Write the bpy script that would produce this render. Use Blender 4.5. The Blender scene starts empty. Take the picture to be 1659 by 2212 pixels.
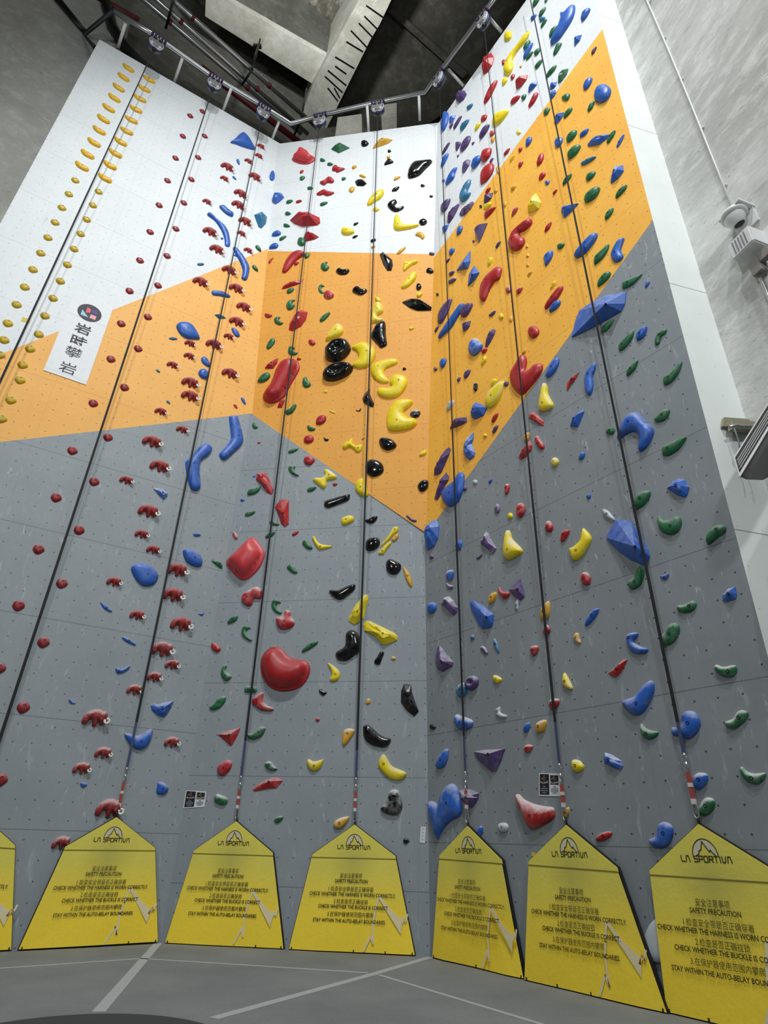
# A tall indoor lead-climbing wall seen from the mat below: three facets in grey, orange and white,
# moulded holds, auto-belay straps, yellow gates, raw concrete behind.
import bpy, bmesh, math, random
import numpy as np
from mathutils import Vector, Matrix
from mathutils.geometry import delaunay_2d_cdt, tessellate_polygon

random.seed(11)
SC = bpy.context.scene
COL = SC.collection

# ------------------------------------------------------------------ camera, light, exposure
F_PX=1273.12
CAM_R=[(0.9997,-0.0258,-0.0000),(-0.0126,-0.4891,-0.8722),(0.0225,0.8719,-0.4892)]
CAM_O=(0,0,1.400)
FRAMES={'L':((-3.2268,11.0624,0.0000),(0.8577,0.5141,0.0000),(0.0000,0.0000,1.0000),(0.5141,-0.8577,0.0000)),'C':((-3.2268,11.0624,0.0000),(0.9880,-0.1545,0.0000),(0.0000,0.0000,1.0000),(-0.1545,-0.9880,0.0000)),'R':((0.8209,10.4293,0.0000),(0.5878,-0.8090,-0.0000),(0.0000,0.0000,1.0000),(-0.8090,-0.5878,-0.0000)),'U':((-3.1834,11.0884,10.2084),(0.9795,-0.2016,0.0000),(-0.0080,-0.0388,0.9992),(-0.2014,-0.9787,-0.0397))}

IMG_W, IMG_H = 1659, 2212
cam_d = bpy.data.cameras.new('camera')
cam = bpy.data.objects.new('camera', cam_d)
COL.objects.link(cam)
cam_d.sensor_fit = 'VERTICAL'
cam_d.sensor_height = 24.0
cam_d.sensor_width = 24.0 * IMG_W / IMG_H
cam_d.lens = F_PX / IMG_H * 24.0
cam_d.clip_end = 200
m3 = Matrix(CAM_R)
cam.matrix_world = Matrix.Translation(CAM_O) @ m3.to_4x4()
SC.camera = cam

SC.view_settings.view_transform = 'Standard'
SC.view_settings.look = 'None'
SC.view_settings.gamma = 1.0
SC.view_settings.use_curve_mapping = False
SC.view_settings.exposure = 0.0

wd = bpy.data.worlds.new('hall')
SC.world = wd
wd.use_nodes = True
wd.node_tree.nodes['Background'].inputs[0].default_value = (0.93, 0.98, 1.0, 1)
wd.node_tree.nodes['Background'].inputs[1].default_value = 0.08

def hall_or_fill_light(loc, target, power, size, spread=None):
    d = bpy.data.lights.new('hall_or_fill_light', 'AREA')
    d.shape = 'DISK'; d.size = size; d.energy = power; d.color = (0.96, 0.985, 1.0)
    o = bpy.data.objects.new('hall_or_fill_light', d); COL.objects.link(o)
    o.location = loc
    o.rotation_euler = (Vector(target) - Vector(loc)).to_track_quat('-Z', 'Y').to_euler()
    return o
# two high-bay spots under the roof behind the viewer, aimed at the middle of the wall
def roof_spot(loc, target, power):
    d = bpy.data.lights.new('roof_spot', 'SPOT')
    d.energy = power; d.color = (0.96, 0.985, 1.0); d.shadow_soft_size = 0.22; d.spot_size = math.radians(76); d.spot_blend = 1.0
    o = bpy.data.objects.new('roof_spot', d); COL.objects.link(o)
    o.location = loc
    o.rotation_euler = (Vector(target) - Vector(loc)).to_track_quat('-Z', 'Y').to_euler()
    return o
roof_spot((-1.5, -4.0, 27.5), (-1.6, 10.6, 9.0), 7800)
roof_spot((2.2, -4.0, 27.5), (-0.2, 10.2, 9.0), 7800)
# unseen fill light, added only to brighten the roof structure
roof_fill = hall_or_fill_light((-1.5, 5.2, 21.8), (-2.6, 7.7, 26.6), 240, 0.6)
roof_fill.data.spread = math.radians(105)
# softer floods at mid height on both sides of the hall behind the viewer
hall_or_fill_light((-6.0, -4.0, 11.5), (0.0, 10.0, 12.0), 455, 1.0)
hall_or_fill_light((4.0, -5.0, 11.5), (-1.0, 10.0, 12.0), 455, 1.0)

# ------------------------------------------------------------------ geometry helpers
def ray(x, y):
    d = m3 @ Vector(((x - IMG_W / 2) / F_PX, -(y - IMG_H / 2) / F_PX, -1.0))
    return d.normalized()
O3 = Vector(CAM_O)
FR = {k: tuple(Vector(q) for q in v) for k, v in FRAMES.items()}
def plane_hit(x, y, P, n):
    d = ray(x, y)
    return O3 + d * ((P - O3).dot(n) / d.dot(n))
def on(w, x, y, off=0.0):                  # photo point -> (u, v) metres on a wall facet
    P, u, v, n = FR[w]
    q = plane_hit(x, y, P + n * off, n) - P
    return (q.dot(u), q.dot(v))
def W3(w, u_, v_, n_=0.0):
    P, u, v, n = FR[w]
    return P + u * u_ + v * v_ + n * n_
def onz(x, y, z):
    d = ray(x, y)
    return O3 + d * ((z - O3.z) / d.z)
def frame_matrix(w, u_=0, v_=0, n_=0, rot=0.0):
    P, u, v, n = FR[w]
    m = Matrix((u, v, n)).transposed().to_4x4()
    m = Matrix.Translation(W3(w, u_, v_, n_)) @ m @ Matrix.Rotation(rot, 4, 'Z')
    return m

def link(o, parent=None):
    COL.objects.link(o)
    if parent is not None:
        o.parent = parent
    return o
def mesh_of(bm, name, smooth=False):
    me = bpy.data.meshes.new(name)
    bm.normal_update()
    bm.to_mesh(me); bm.free()
    if smooth:
        for p in me.polygons: p.use_smooth = True
    return me
def obj(name, me, mats=None, parent=None, matrix=None):
    if isinstance(me, bmesh.types.BMesh):
        me = mesh_of(me, name)
    if mats is not None:
        for m in (mats if isinstance(mats, (list, tuple)) else [mats]):
            me.materials.append(m)
    o = bpy.data.objects.new(name, me)
    link(o, parent)
    if matrix is not None:
        if parent is None: o.matrix_world = matrix
        else: o.matrix_local = matrix
    return o
def empty(name, matrix):
    o = bpy.data.objects.new(name, None)
    o.empty_display_size = 0.1
    link(o); o.matrix_world = matrix
    return o
def tag(o, label, cat, group=None):
    o['label'] = label; o['category'] = cat
    if group: o['group'] = group
    return o
def structure(o, label=None):
    o['kind'] = 'structure'
    if label: o['label'] = label
    return o

def prism(bm, poly, z0, z1, mi=0, cap0=True):
    a = [bm.verts.new((p[0], p[1], z0)) for p in poly]
    b = [bm.verts.new((p[0], p[1], z1)) for p in poly]
    n = len(poly)
    f = bm.faces.new(b); f.material_index = mi
    if cap0:
        f = bm.faces.new(a[::-1]); f.material_index = mi
    for i in range(n):
        f = bm.faces.new((a[i], a[(i + 1) % n], b[(i + 1) % n], b[i])); f.material_index = mi
def ccw(poly):
    s = sum(poly[i][0] * poly[(i + 1) % len(poly)][1] - poly[(i + 1) % len(poly)][0] * poly[i][1] for i in range(len(poly)))
    return list(poly) if s > 0 else list(poly)[::-1]
def hexa(bm, base, top, mi=0):             # solid between two matching loops of 3D points
    a = [bm.verts.new(p) for p in base]; b = [bm.verts.new(p) for p in top]
    n = len(a)
    for q in (bm.faces.new(a[::-1]), bm.faces.new(b)): q.material_index = mi
    for i in range(n):
        bm.faces.new((a[i], a[(i + 1) % n], b[(i + 1) % n], b[i])).material_index = mi
    bmesh.ops.recalc_face_normals(bm, faces=bm.faces[:])
def box(bm, c, s, m=None, mi=0):
    n0 = len(bm.verts)
    r = bmesh.ops.create_cube(bm, size=1.0)
    for v in r['verts']:
        v.co = Vector((v.co.x * s[0], v.co.y * s[1], v.co.z * s[2])) + Vector(c)
        if m is not None: v.co = m @ v.co
    for v in r['verts']:
        for f in v.link_faces: f.material_index = mi
def tube(bm, pts, r, seg=10, mi=0, caps=True):
    pts = [Vector(p) for p in pts]
    rings = []
    up = None
    for i, p in enumerate(pts):
        t = (pts[min(i + 1, len(pts) - 1)] - pts[max(i - 1, 0)]).normalized()
        if up is None:
            up = Vector((0, 0, 1)) if abs(t.z) < 0.9 else Vector((1, 0, 0))
        x = t.cross(up).normalized(); y = x.cross(t).normalized(); up = y
        rr = r[i] if isinstance(r, (list, tuple)) else r
        rings.append([bm.verts.new(p + (x * math.cos(2 * math.pi * k / seg) + y * math.sin(2 * math.pi * k / seg)) * rr) for k in range(seg)])
    for a, b in zip(rings, rings[1:]):
        for k in range(seg):
            f = bm.faces.new((a[k], a[(k + 1) % seg], b[(k + 1) % seg], b[k])); f.smooth = True; f.material_index = mi
    if caps:
        bm.faces.new(rings[0][::-1]).material_index = mi
        bm.faces.new(rings[-1]).material_index = mi
    bmesh.ops.recalc_face_normals(bm, faces=bm.faces[:])
def lathe(bm, prof, seg=20, m=None, mi=0):   # profile (r, z) about local Z
    rings = []
    for r, z in prof:
        rings.append([bm.verts.new((m @ Vector((r * math.cos(2 * math.pi * k / seg), r * math.sin(2 * math.pi * k / seg), z))) if m is not None
                      else (r * math.cos(2 * math.pi * k / seg), r * math.sin(2 * math.pi * k / seg), z)) for k in range(seg)])
    for a, b in zip(rings, rings[1:]):
        for k in range(seg):
            f = bm.faces.new((a[k], a[(k + 1) % seg], b[(k + 1) % seg], b[k])); f.smooth = True; f.material_index = mi
    bm.faces.new(rings[0][::-1]).material_index = mi
    bm.faces.new(rings[-1]).material_index = mi
    bmesh.ops.recalc_face_normals(bm, faces=bm.faces[:])
def stroke(bm, pts, w, z, mi=0):             # flat ribbon through 2D points
    for a, b in zip(pts, pts[1:]):
        a = Vector(a); b = Vector(b); d = b - a
        if d.length < 1e-6: continue
        d.normalize(); n = Vector((-d.y, d.x)) * w / 2; e = d * w * 0.4
        q = [a - e + n, a - e - n, b + e - n, b + e + n]
        f = bm.faces.new([bm.verts.new((p.x, p.y, z)) for p in (q[1], q[2], q[3], q[0])]); f.material_index = mi
def flat(bm, poly, z, mi=0):
    f = bm.faces.new([bm.verts.new((p[0], p[1], z)) for p in ccw(poly)]); f.material_index = mi

# ------------------------------------------------------------------ materials
def lin(c):
    return tuple((v / 255 / 12.92 if v / 255 <= 0.04045 else ((v / 255 + 0.055) / 1.055) ** 2.4) for v in c) + (1.0,)
class G:                                       # small node-graph helper
    def __init__(s, name):
        s.m = bpy.data.materials.new(name); s.m.use_nodes = True
        s.nt = s.m.node_tree; s.b = s.nt.nodes['Principled BSDF']
    def n(s, t, **k):
        x = s.nt.nodes.new(t)
        for a, v in k.items(): setattr(x, a, v)
        return x
    def l(s, a, b): s.nt.links.new(a, b)
    def put(s, sock, v):
        if isinstance(v, bpy.types.NodeSocket): s.l(v, sock)
        else: sock.default_value = v
    def math(s, op, a, b=None, c=None, clamp=False):
        x = s.n('ShaderNodeMath', operation=op); x.use_clamp = clamp
        s.put(x.inputs[0], a)
        if b is not None: s.put(x.inputs[1], b)
        if c is not None: s.put(x.inputs[2], c)
        return x.outputs[0]
    def mix(s, f, a, b):
        x = s.n('ShaderNodeMix', data_type='RGBA'); s.put(x.inputs[0], f); s.put(x.inputs[6], a); s.put(x.inputs[7], b)
        return x.outputs[2]
    def noise(s, vec, scale, detail=3.0, rough=0.55, dist=0.0):
        x = s.n('ShaderNodeTexNoise'); s.l(vec, x.inputs['Vector'])
        x.inputs['Scale'].default_value = scale; x.inputs['Detail'].default_value = detail
        x.inputs['Roughness'].default_value = rough; x.inputs['Distortion'].default_value = dist
        return x.outputs['Fac']
    def ramp(s, f, lo, hi):
        x = s.n('ShaderNodeMapRange'); x.clamp = True
        s.put(x.inputs[0], f); x.inputs[1].default_value = lo; x.inputs[2].default_value = hi
        return x.outputs[0]
    def map(s, vec, scale=(1, 1, 1), rot=(0, 0, 0), loc=(0, 0, 0)):
        x = s.n('ShaderNodeMapping'); s.l(vec, x.inputs['Vector'])
        x.inputs['Scale'].default_value = scale; x.inputs['Rotation'].default_value = rot; x.inputs['Location'].default_value = loc
        return x.outputs[0]
    def obj(s): return s.n('ShaderNodeTexCoord').outputs['Object']
    def bump(s, h, strength=0.3, dist=0.02):
        x = s.n('ShaderNodeBump'); x.inputs['Strength'].default_value = strength; x.inputs['Distance'].default_value = dist
        s.l(h, x.inputs['Height']); s.l(x.outputs[0], s.b.inputs['Normal'])
    def col(s, v): s.put(s.b.inputs['Base Color'], v)
    def rough(s, v): s.put(s.b.inputs['Roughness'], v)

def plain(name, rgb, rough=0.5, metal=0.0):
    g = G(name); g.col(lin(rgb)); g.rough(rough); g.b.inputs['Metallic'].default_value = metal
    o = g.obj(); n = g.noise(o, 9.0, 2.0)
    g.col(g.mix(g.math('MULTIPLY', n, 0.35), lin(rgb), lin(tuple(v * 0.8 for v in rgb))))
    return g.m

def panel_mat(name, rgb, rgb2, joint0, tone, nut=0.7):
    """Painted plywood climbing panel: bolt-hole grid, sheet joints, chalk or rubber scuffs (object X,Y in metres)."""
    g = G(name); o = g.obj()
    sx = g.n('ShaderNodeSeparateXYZ'); g.l(o, sx.inputs[0]); u, v = sx.outputs[0], sx.outputs[1]
    def cell(a, off, p):
        a = g.math('ADD', a, -off); a = g.math('DIVIDE', a, p)
        return g.math('MULTIPLY', g.math('SUBTRACT', a, g.math('ROUND', a)), p)
    fu = cell(u, 0.13, 0.262); fv = cell(v, joint0 + 0.13, 0.26)
    d = g.math('SQRT', g.math('ADD', g.math('MULTIPLY', fu, fu), g.math('MULTIPLY', fv, fv)))
    dot = g.math('LESS_THAN', d, 0.0115)
    jv = g.math('LESS_THAN', g.math('ABSOLUTE', cell(v, joint0, 1.56)), 0.0055)
    ju = g.math('LESS_THAN', g.math('ABSOLUTE', cell(u, 1.31, 2.62)), 0.003)
    big = g.noise(o, 0.9, 4.0); fine = g.noise(o, 14.0, 3.0)
    c = g.mix(g.ramp(big, 0.3, 0.72), lin(rgb), lin(rgb2))
    c = g.mix(g.math('MULTIPLY', g.ramp(fine, 0.45, 0.8), 0.25), c, lin(tuple(q * 0.86 for q in rgb)))
    s1 = g.noise(g.map(o, (2.3, 0.8, 1), (0, 0, 0.7)), 2.6, 5.0, 0.7, 0.6)
    s2 = g.noise(g.map(o, (6.0, 1.2, 1), (0, 0, -0.6)), 1.7, 4.0, 0.7, 1.2)
    if tone == 'chalk':
        c = g.mix(g.math('MULTIPLY', g.ramp(s1, 0.60, 0.76), 0.4), c, lin((205, 210, 212)))
        c = g.mix(g.math('MULTIPLY', g.ramp(s2, 0.63, 0.72), 0.5), c, lin((215, 218, 220)))
    elif tone == 'scuff':
        c = g.mix(g.math('MULTIPLY', g.ramp(s2, 0.66, 0.74), 0.28), c, lin((120, 125, 128)))
        c = g.mix(g.math('MULTIPLY', g.ramp(s1, 0.66, 0.8), 0.2), c, lin((150, 155, 158)))
    else:
        c = g.mix(g.math('MULTIPLY', g.ramp(s1, 0.6, 0.76), 0.4), c, lin((238, 190, 140)))
        c = g.mix(g.math('MULTIPLY', g.ramp(s2, 0.68, 0.76), 0.35), c, lin((175, 115, 45)))
    c = g.mix(g.math('MULTIPLY', jv, 0.55 if tone == 'chalk' else 0.3), c, lin((52, 56, 58)))
    c = g.mix(g.math('MULTIPLY', ju, 0.18), c, lin((60, 62, 62)))
    c = g.mix(g.math('MULTIPLY', dot, nut), c, lin((28, 28, 30)))
    g.col(c); g.rough(0.62); g.bump(fine, 0.06, 0.01)
    return g.m

def concrete(name, rgb, dark, light, scale=(1, 1, 1), rot=(0, 0, 0), s=1.0, contrast=1.0, bump=0.5):
    g = G(name); o = g.obj(); v = g.map(o, scale, rot)
    a = g.noise(v, 0.45 * s, 6.0, 0.62, 0.3); b = g.noise(v, 3.2 * s, 8.0, 0.72, 0.35); d = g.noise(v, 11 * s, 6.0, 0.7, 0.2)
    c = g.mix(g.ramp(a, 0.35, 0.68), lin(dark), lin(rgb))
    c = g.mix(g.math('MULTIPLY', g.ramp(b, 0.5, 0.72), 0.6 * contrast), c, lin(light))
    c = g.mix(g.math('MULTIPLY', g.ramp(b, 0.46, 0.3), 0.7 * contrast), c, lin(dark))
    c = g.mix(g.math('MULTIPLY', g.ramp(d, 0.4, 0.28), 0.5), c, lin(tuple(q * 0.45 for q in dark)))
    g.col(c); g.rough(0.88); g.bump(b, bump * 0.6, 0.03)
    return g.m

def plastic(name, rgb, rough=0.42, worn=0.72):
    """Moulded resin; object property 'chalk' sets how much climbing chalk sits on its upper faces."""
    g = G(name); o = g.obj()
    ri = g.n('ShaderNodeObjectInfo').outputs['Random']
    vadd = g.n('ShaderNodeVectorMath', operation='ADD'); g.l(o, vadd.inputs[0])
    cx = g.n('ShaderNodeCombineXYZ'); g.l(g.math('MULTIPLY', ri, 40.0), cx.inputs[0]); g.l(g.math('MULTIPLY', ri, 17.0), cx.inputs[1]); g.l(cx.outputs[0], vadd.inputs[1])
    p = vadd.outputs[0]
    n1 = g.noise(p, 9.0, 4.0, 0.6); n2 = g.noise(p, 40.0, 3.0)
    base = g.mix(g.math('MULTIPLY', g.ramp(n1, 0.35, 0.75), 0.55), lin(rgb), lin(tuple(min(255, q * 0.8) for q in rgb)))
    at = g.n('ShaderNodeAttribute', attribute_type='OBJECT', attribute_name='chalk').outputs['Fac']
    nz = g.n('ShaderNodeSeparateXYZ'); g.l(g.n('ShaderNodeNewGeometry').outputs['Normal'], nz.inputs[0])
    up = g.math('ADD', nz.outputs[2], g.math('MULTIPLY', g.math('SUBTRACT', n1, 0.5), 1.6))
    m = g.math('MULTIPLY', g.ramp(up, 0.05, 0.7), at, clamp=True)
    dust = g.math('MULTIPLY', g.math('MULTIPLY', g.ramp(n1, 0.45, 0.72), at), 0.32)
    m = g.math('MAXIMUM', m, dust)
    g.col(g.mix(g.math('MULTIPLY', m, worn), base, lin((222, 222, 220))))
    g.rough(g.math('ADD', g.math('MULTIPLY', m, 0.4), rough, clamp=True)); g.bump(n2, 0.08, 0.004)
    return g.m

MAT = {
    'B': plastic('resin_blue', (38, 98, 192)), 'R': plastic('resin_red', (180, 30, 36)), 'G': plastic('resin_green', (32, 108, 66)),
    'Y': plastic('resin_yellow', (242, 218, 14)), 'K': plastic('resin_black', (9, 9, 10), 0.14, 0.8), 'P': plastic('resin_purple', (84, 62, 118)),
    'O': plastic('resin_golden', (226, 172, 48)), 'S': plastic('resin_salmon', (212, 62, 68)), 'T': plastic('resin_teal', (48, 118, 160)),
    'W': plastic('resin_pale', (196, 202, 208)),
    'M': plastic('resin_mammoth_red', (158, 40, 40), 0.5, 0.6), 'y': plastic('resin_mustard', (206, 176, 20)), 'b': plastic('resin_dark_red', (150, 28, 36)),
    'L': plastic('resin_amber', (238, 188, 18)),
}
MAT_TUSK = plastic('tusk_white', (250, 248, 242))
MAT_BOLT = plain('bolt_steel_dark', (22, 22, 24), 0.4, 0.6)
MAT_GAL = plain('galvanised_steel', (188, 192, 194), 0.28, 0.9)
MAT_STEEL = plain('bright_steel', (205, 208, 210), 0.3, 0.9)
MAT_WHITE = plain('white_paint', (224, 228, 226), 0.5)
MAT_BLACK = plain('black_plastic', (10, 10, 11), 0.35)
MAT_GREY = plain('housing_grey', (128, 130, 134), 0.45)
MAT_NAVY = plain('navy_band', (52, 66, 128), 0.5)
MAT_WEB = plain('webbing_black', (24, 26, 32), 0.8)
MAT_WEBB = plain('webbing_blue', (62, 76, 112), 0.8)
MAT_SLEEVE = plain('sleeve_red', (172, 72, 66), 0.75)
MAT_TAPE = plain('tape_white', (214, 212, 206), 0.7)
MAT_PURPLE = plain('sling_purple', (58, 34, 84), 0.75)
MAT_REDPIPE = plain('pipe_red', (96, 22, 28), 0.5)
MAT_LINE = plain('floor_tape_grey', (172, 178, 178), 0.75)
MAT_INK = plain('printed_ink', (52, 50, 20), 0.8)
MAT_PALEP = plain('printed_pale', (214, 208, 176), 0.8)
MAT_STREAK = plain('printed_streak', (238, 226, 184), 0.8)

# ------------------------------------------------------------------ room shell
mL = [panel_mat('panel_left_grey', (150, 160, 165), (140, 149, 154), 1.45, 'chalk'),
      panel_mat('panel_left_orange', (238, 176, 86), (242, 184, 96), 1.45, 'wood'),
      panel_mat('panel_left_white', (228, 234, 236), (220, 227, 230), 1.45, 'scuff', 0.45)]
mC = [panel_mat('panel_centre_grey', (148, 157, 162), (138, 147, 152), 0.77, 'chalk'),
      panel_mat('panel_centre_orange', (228, 158, 60), (234, 170, 70), 0.77, 'wood'),
      panel_mat('panel_centre_white', (230, 235, 236), (222, 228, 230), 0.77, 'scuff', 0.4)]
mR = [panel_mat('panel_right_grey', (140, 147, 151), (128, 136, 140), 1.42, 'chalk', 0.85),
      panel_mat('panel_right_orange', (244, 176, 62), (250, 192, 74), 1.42, 'wood'),
      panel_mat('panel_right_white', (230, 234, 236), (222, 228, 230), 1.42, 'scuff', 0.45)]
TH = -0.10

def line_at(p, q, u):
    t = (u - p[0]) / (q[0] - p[0]); return p[1] + (q[1] - p[1]) * t

# left facet
ule = on('L', 215, 85)[0]
vt0, vt1 = on('L', 215, 85), on('L', 605, 310)
wo0, wo1 = on('L', 572, 540), on('L', 128, 715)
og0, og1 = on('L', 545, 893), on('L', 60, 948)
u1 = 0.06
bm = bmesh.new()
a, b = line_at(og0, og1, ule), line_at(og0, og1, u1)
c, d = line_at(wo0, wo1, ule), line_at(wo0, wo1, u1)
e, f = vt0[1], line_at(vt0, vt1, u1)
prism(bm, ccw([(ule, 0), (u1, 0), (u1, b), (ule, a)]), TH, 0, 0)
prism(bm, ccw([(ule, a), (u1, b), (u1, d), (ule, c)]), TH, 0, 1)
prism(bm, ccw([(ule, c), (u1, d), (u1, f), (ule, e)]), TH, 0, 2)
structure(obj('wall_left', bm, mL, None, frame_matrix('L')), 'left climbing wall facet, grey below, orange band, white above')

# centre facet: vertical grey foot, leaning orange and white above it
wC = on('C', 929, 2066)[0]
vA = on('C', 545, 893); vB = on('C', 920, 1155)
bm = bmesh.new()
prism(bm, ccw([(-0.06, 0), (wC + 0.06, 0), (wC + 0.06, vB[1]), (vA[0] - 0.03, vA[1])]), TH, 0, 0)
structure(obj('wall_back', bm, mC, None, frame_matrix('C')), 'centre climbing wall facet, grey vertical foot')
def onU(x, y): return on('U', x, y)
A_, B_, MR_, ML_, TR_, TL_ = [onU(*q) for q in ((545, 893), (920, 1155), (942, 550), (572, 541), (948, 265), (605, 310))]
sh = lambda p, s: (p[0] + s, p[1])
bm = bmesh.new()
prism(bm, ccw([sh(A_, -0.05), sh(B_, 0.05), sh(MR_, 0.06), sh(ML_, -0.06)]), TH, 0, 1)
prism(bm, ccw([sh(ML_, -0.06), sh(MR_, 0.06), sh(TR_, 0.06), sh(TL_, -0.06)]), TH, 0, 2)
structure(obj('wall_back_upper', bm, mC, None, frame_matrix('U')), 'leaning centre facet, orange below and white above')

# right facet
e0, e1 = on('R', 1285, 0), on('R', 1659, 1420)
def ured(v): return e0[0] + (e1[0] - e0[0]) * (v - e0[1]) / (e1[1] - e0[1])
def cut(p, q):                               # where a colour boundary meets the free edge
    for i in range(60):
        u = ured(line_at(p, q, u if i else p[0]))
    return (u, line_at(p, q, u))
gp = cut(on('R', 920, 1155), on('R', 1408, 478)); wp = cut(on('R', 942, 550), on('R', 1296, 70)); tp = cut(on('R', 948, 265), on('R', 1137, 0))
u0 = -0.06
ga, wa, ta = [line_at(on('R', *p), on('R', *q), u0) for p, q in (((920, 1155), (1408, 478)), ((942, 550), (1296, 70)), ((948, 265), (1137, 0)))]
bm = bmesh.new()
prism(bm, ccw([(u0, 0), (ured(0), 0), gp, (u0, ga)]), TH, 0, 0)
prism(bm, ccw([(u0, ga), gp, wp, (u0, wa)]), TH, 0, 1)
prism(bm, ccw([(u0, wa), wp, tp, (u0, ta)]), TH, 0, 2)
structure(obj('wall_right', bm, mR, None, frame_matrix('R')), 'right climbing wall facet, grey below, orange band, white above')

# white closing panel beside the right facet, joined to the concrete
az = math.radians(14)
side_u = Vector((math.cos(az), math.sin(az), 0)); side_n = Vector((math.sin(az), -math.cos(az), 0))
def edge_pt(v): return W3('R', ured(v), v, 0)
sideP = edge_pt(10.0)
side_edge_dir = (edge_pt(22.0) - edge_pt(0.0)).normalized()
side_n = side_u.cross(side_edge_dir).normalized()
if side_n.y > 0: side_n = -side_n
so0, so1 = plane_hit(1328, 0, sideP, side_n), plane_hit(1659, 1060, sideP, side_n)
def outer_pt(z): return so0 + (so1 - so0) * ((z - so0.z) / (so1.z - so0.z))
def side_m():
    y = side_edge_dir; x = y.cross(side_n).normalized()
    if x.dot(side_u) < 0: x = -x
    n = x.cross(y)
    return Matrix.Translation(edge_pt(0)) @ Matrix((x, y, n)).transposed().to_4x4()
SM = side_m(); SMi = SM.inverted()
g = G('panel_side_white'); o_ = g.obj(); s_ = g.n('ShaderNodeSeparateXYZ'); g.l(o_, s_.inputs[0])
def gcell(a, off, p):
    a = g.math('DIVIDE', g.math('ADD', a, -off), p); return g.math('MULTIPLY', g.math('SUBTRACT', a, g.math('ROUND', a)), p)
jv_ = g.math('LESS_THAN', g.math('ABSOLUTE', gcell(s_.outputs[1], 0.6, 4.05)), 0.008)
nv_ = gcell(s_.outputs[1], 0.2, 0.5); nu_ = gcell(s_.outputs[0], 0.06, 0.34)
nd_ = g.math('LESS_THAN', g.math('ADD', g.math('MULTIPLY', nv_, nv_), g.math('MULTIPLY', nu_, nu_)), 0.00006)
c_ = g.mix(g.math('MULTIPLY', g.ramp(g.noise(o_, 1.4, 4), 0.4, 0.75), 0.5), lin((238, 243, 240)), lin((222, 229, 226)))
c_ = g.mix(g.math('MULTIPLY', jv_, 0.6), c_, lin((70, 74, 72))); c_ = g.mix(g.math('MULTIPLY', nd_, 0.5), c_, lin((110, 114, 112)))
g.col(c_); g.rough(0.6)
MAT_SIDE = g.m
bm = bmesh.new()
quad = [SMi @ edge_pt(0), SMi @ outer_pt(0), SMi @ outer_pt(tp[1]), SMi @ edge_pt(tp[1])]
prism(bm, ccw([(q.x, q.y) for q in quad]), -0.06, 0, 0)
structure(obj('wall_right_trim', bm, MAT_SIDE, None, SM), 'white closing panel between right climbing wall and concrete')

# concrete walls
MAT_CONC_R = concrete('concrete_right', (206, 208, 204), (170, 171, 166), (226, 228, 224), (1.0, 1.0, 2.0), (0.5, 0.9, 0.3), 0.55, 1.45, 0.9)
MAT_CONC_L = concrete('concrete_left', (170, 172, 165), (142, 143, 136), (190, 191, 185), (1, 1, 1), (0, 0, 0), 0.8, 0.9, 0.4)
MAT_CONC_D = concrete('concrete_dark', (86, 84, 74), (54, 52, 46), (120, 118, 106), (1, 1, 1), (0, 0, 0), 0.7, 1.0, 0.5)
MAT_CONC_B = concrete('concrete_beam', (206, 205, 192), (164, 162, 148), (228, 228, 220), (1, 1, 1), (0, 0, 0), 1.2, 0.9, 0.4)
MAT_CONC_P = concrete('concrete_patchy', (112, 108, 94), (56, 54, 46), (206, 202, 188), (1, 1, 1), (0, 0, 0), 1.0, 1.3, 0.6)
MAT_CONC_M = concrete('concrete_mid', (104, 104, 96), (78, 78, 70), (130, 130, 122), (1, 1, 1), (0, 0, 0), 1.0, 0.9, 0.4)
caz = math.radians(-72)
cdir = Vector((math.cos(caz), math.sin(caz), 0))
CR_n = cdir.cross((so0 - so1).normalized()).normalized()
if CR_n.x > 0: CR_n = -CR_n
def concR(x, y, off=0.0): return plane_hit(x, y, so0 + CR_n * off, CR_n)
bm = bmesh.new()
q = [outer_pt(0) + cdir * -0.0, outer_pt(0) + cdir * 11, outer_pt(28.5) + cdir * 11, outer_pt(28.5)]
hexa(bm, q, [p - CR_n * 0.4 for p in q])
structure(obj('wall_right_concrete', bm, MAT_CONC_R), 'rough grey concrete wall on the right')

P, u, v, n = FR['L']
def concL(x, y, off=-0.55): return plane_hit(x, y, P + n * off, n)
bm = bmesh.new()
base = W3('L', -16, 0, -0.55); base2 = W3('L', -5.6, 0, -0.55)
zt = 23.6
q = [base, base2, base2 + Vector((0, 0, zt)), base + Vector((0, 0, zt))]
hexa(bm, q, [p - n * 0.5 for p in q])
structure(obj('wall_left_concrete', bm, MAT_CONC_L), 'grey concrete wall behind the left climbing wall')

# concrete behind and above
def vwall(name, pts, z0, z1, m, label, th=0.4, away=Vector((0, 1, 0))):
    bm = bmesh.new()
    for a, b in zip(pts, pts[1:]):
        a = Vector((a[0], a[1], 0)); b = Vector((b[0], b[1], 0))
        q = [a + Vector((0, 0, z0)), b + Vector((0, 0, z0)), b + Vector((0, 0, z1)), a + Vector((0, 0, z1))]
        d = (b - a).normalized(); nn = Vector((-d.y, d.x, 0))
        if nn.dot(away) < 0: nn = -nn
        hexa(bm, q, [p + nn * th for p in q])
    return structure(obj(name, bm, m), label)
bp0, bp1 = onz(443, 35, 28.0), onz(676, 182, 28.0)
bd = (bp1 - bp0).normalized()
vwall('wall_back_concrete', [bp0 - bd * 9, bp1 + bd * 6], 0, 29, MAT_CONC_M, 'shaded concrete wall behind the climbing wall')  # wall stands in shade; the shade is put into its darker concrete colour
rb = W3('R', -4.5, 0, -2.6); rb2 = W3('R', 7.0, 0, -2.6)
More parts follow.
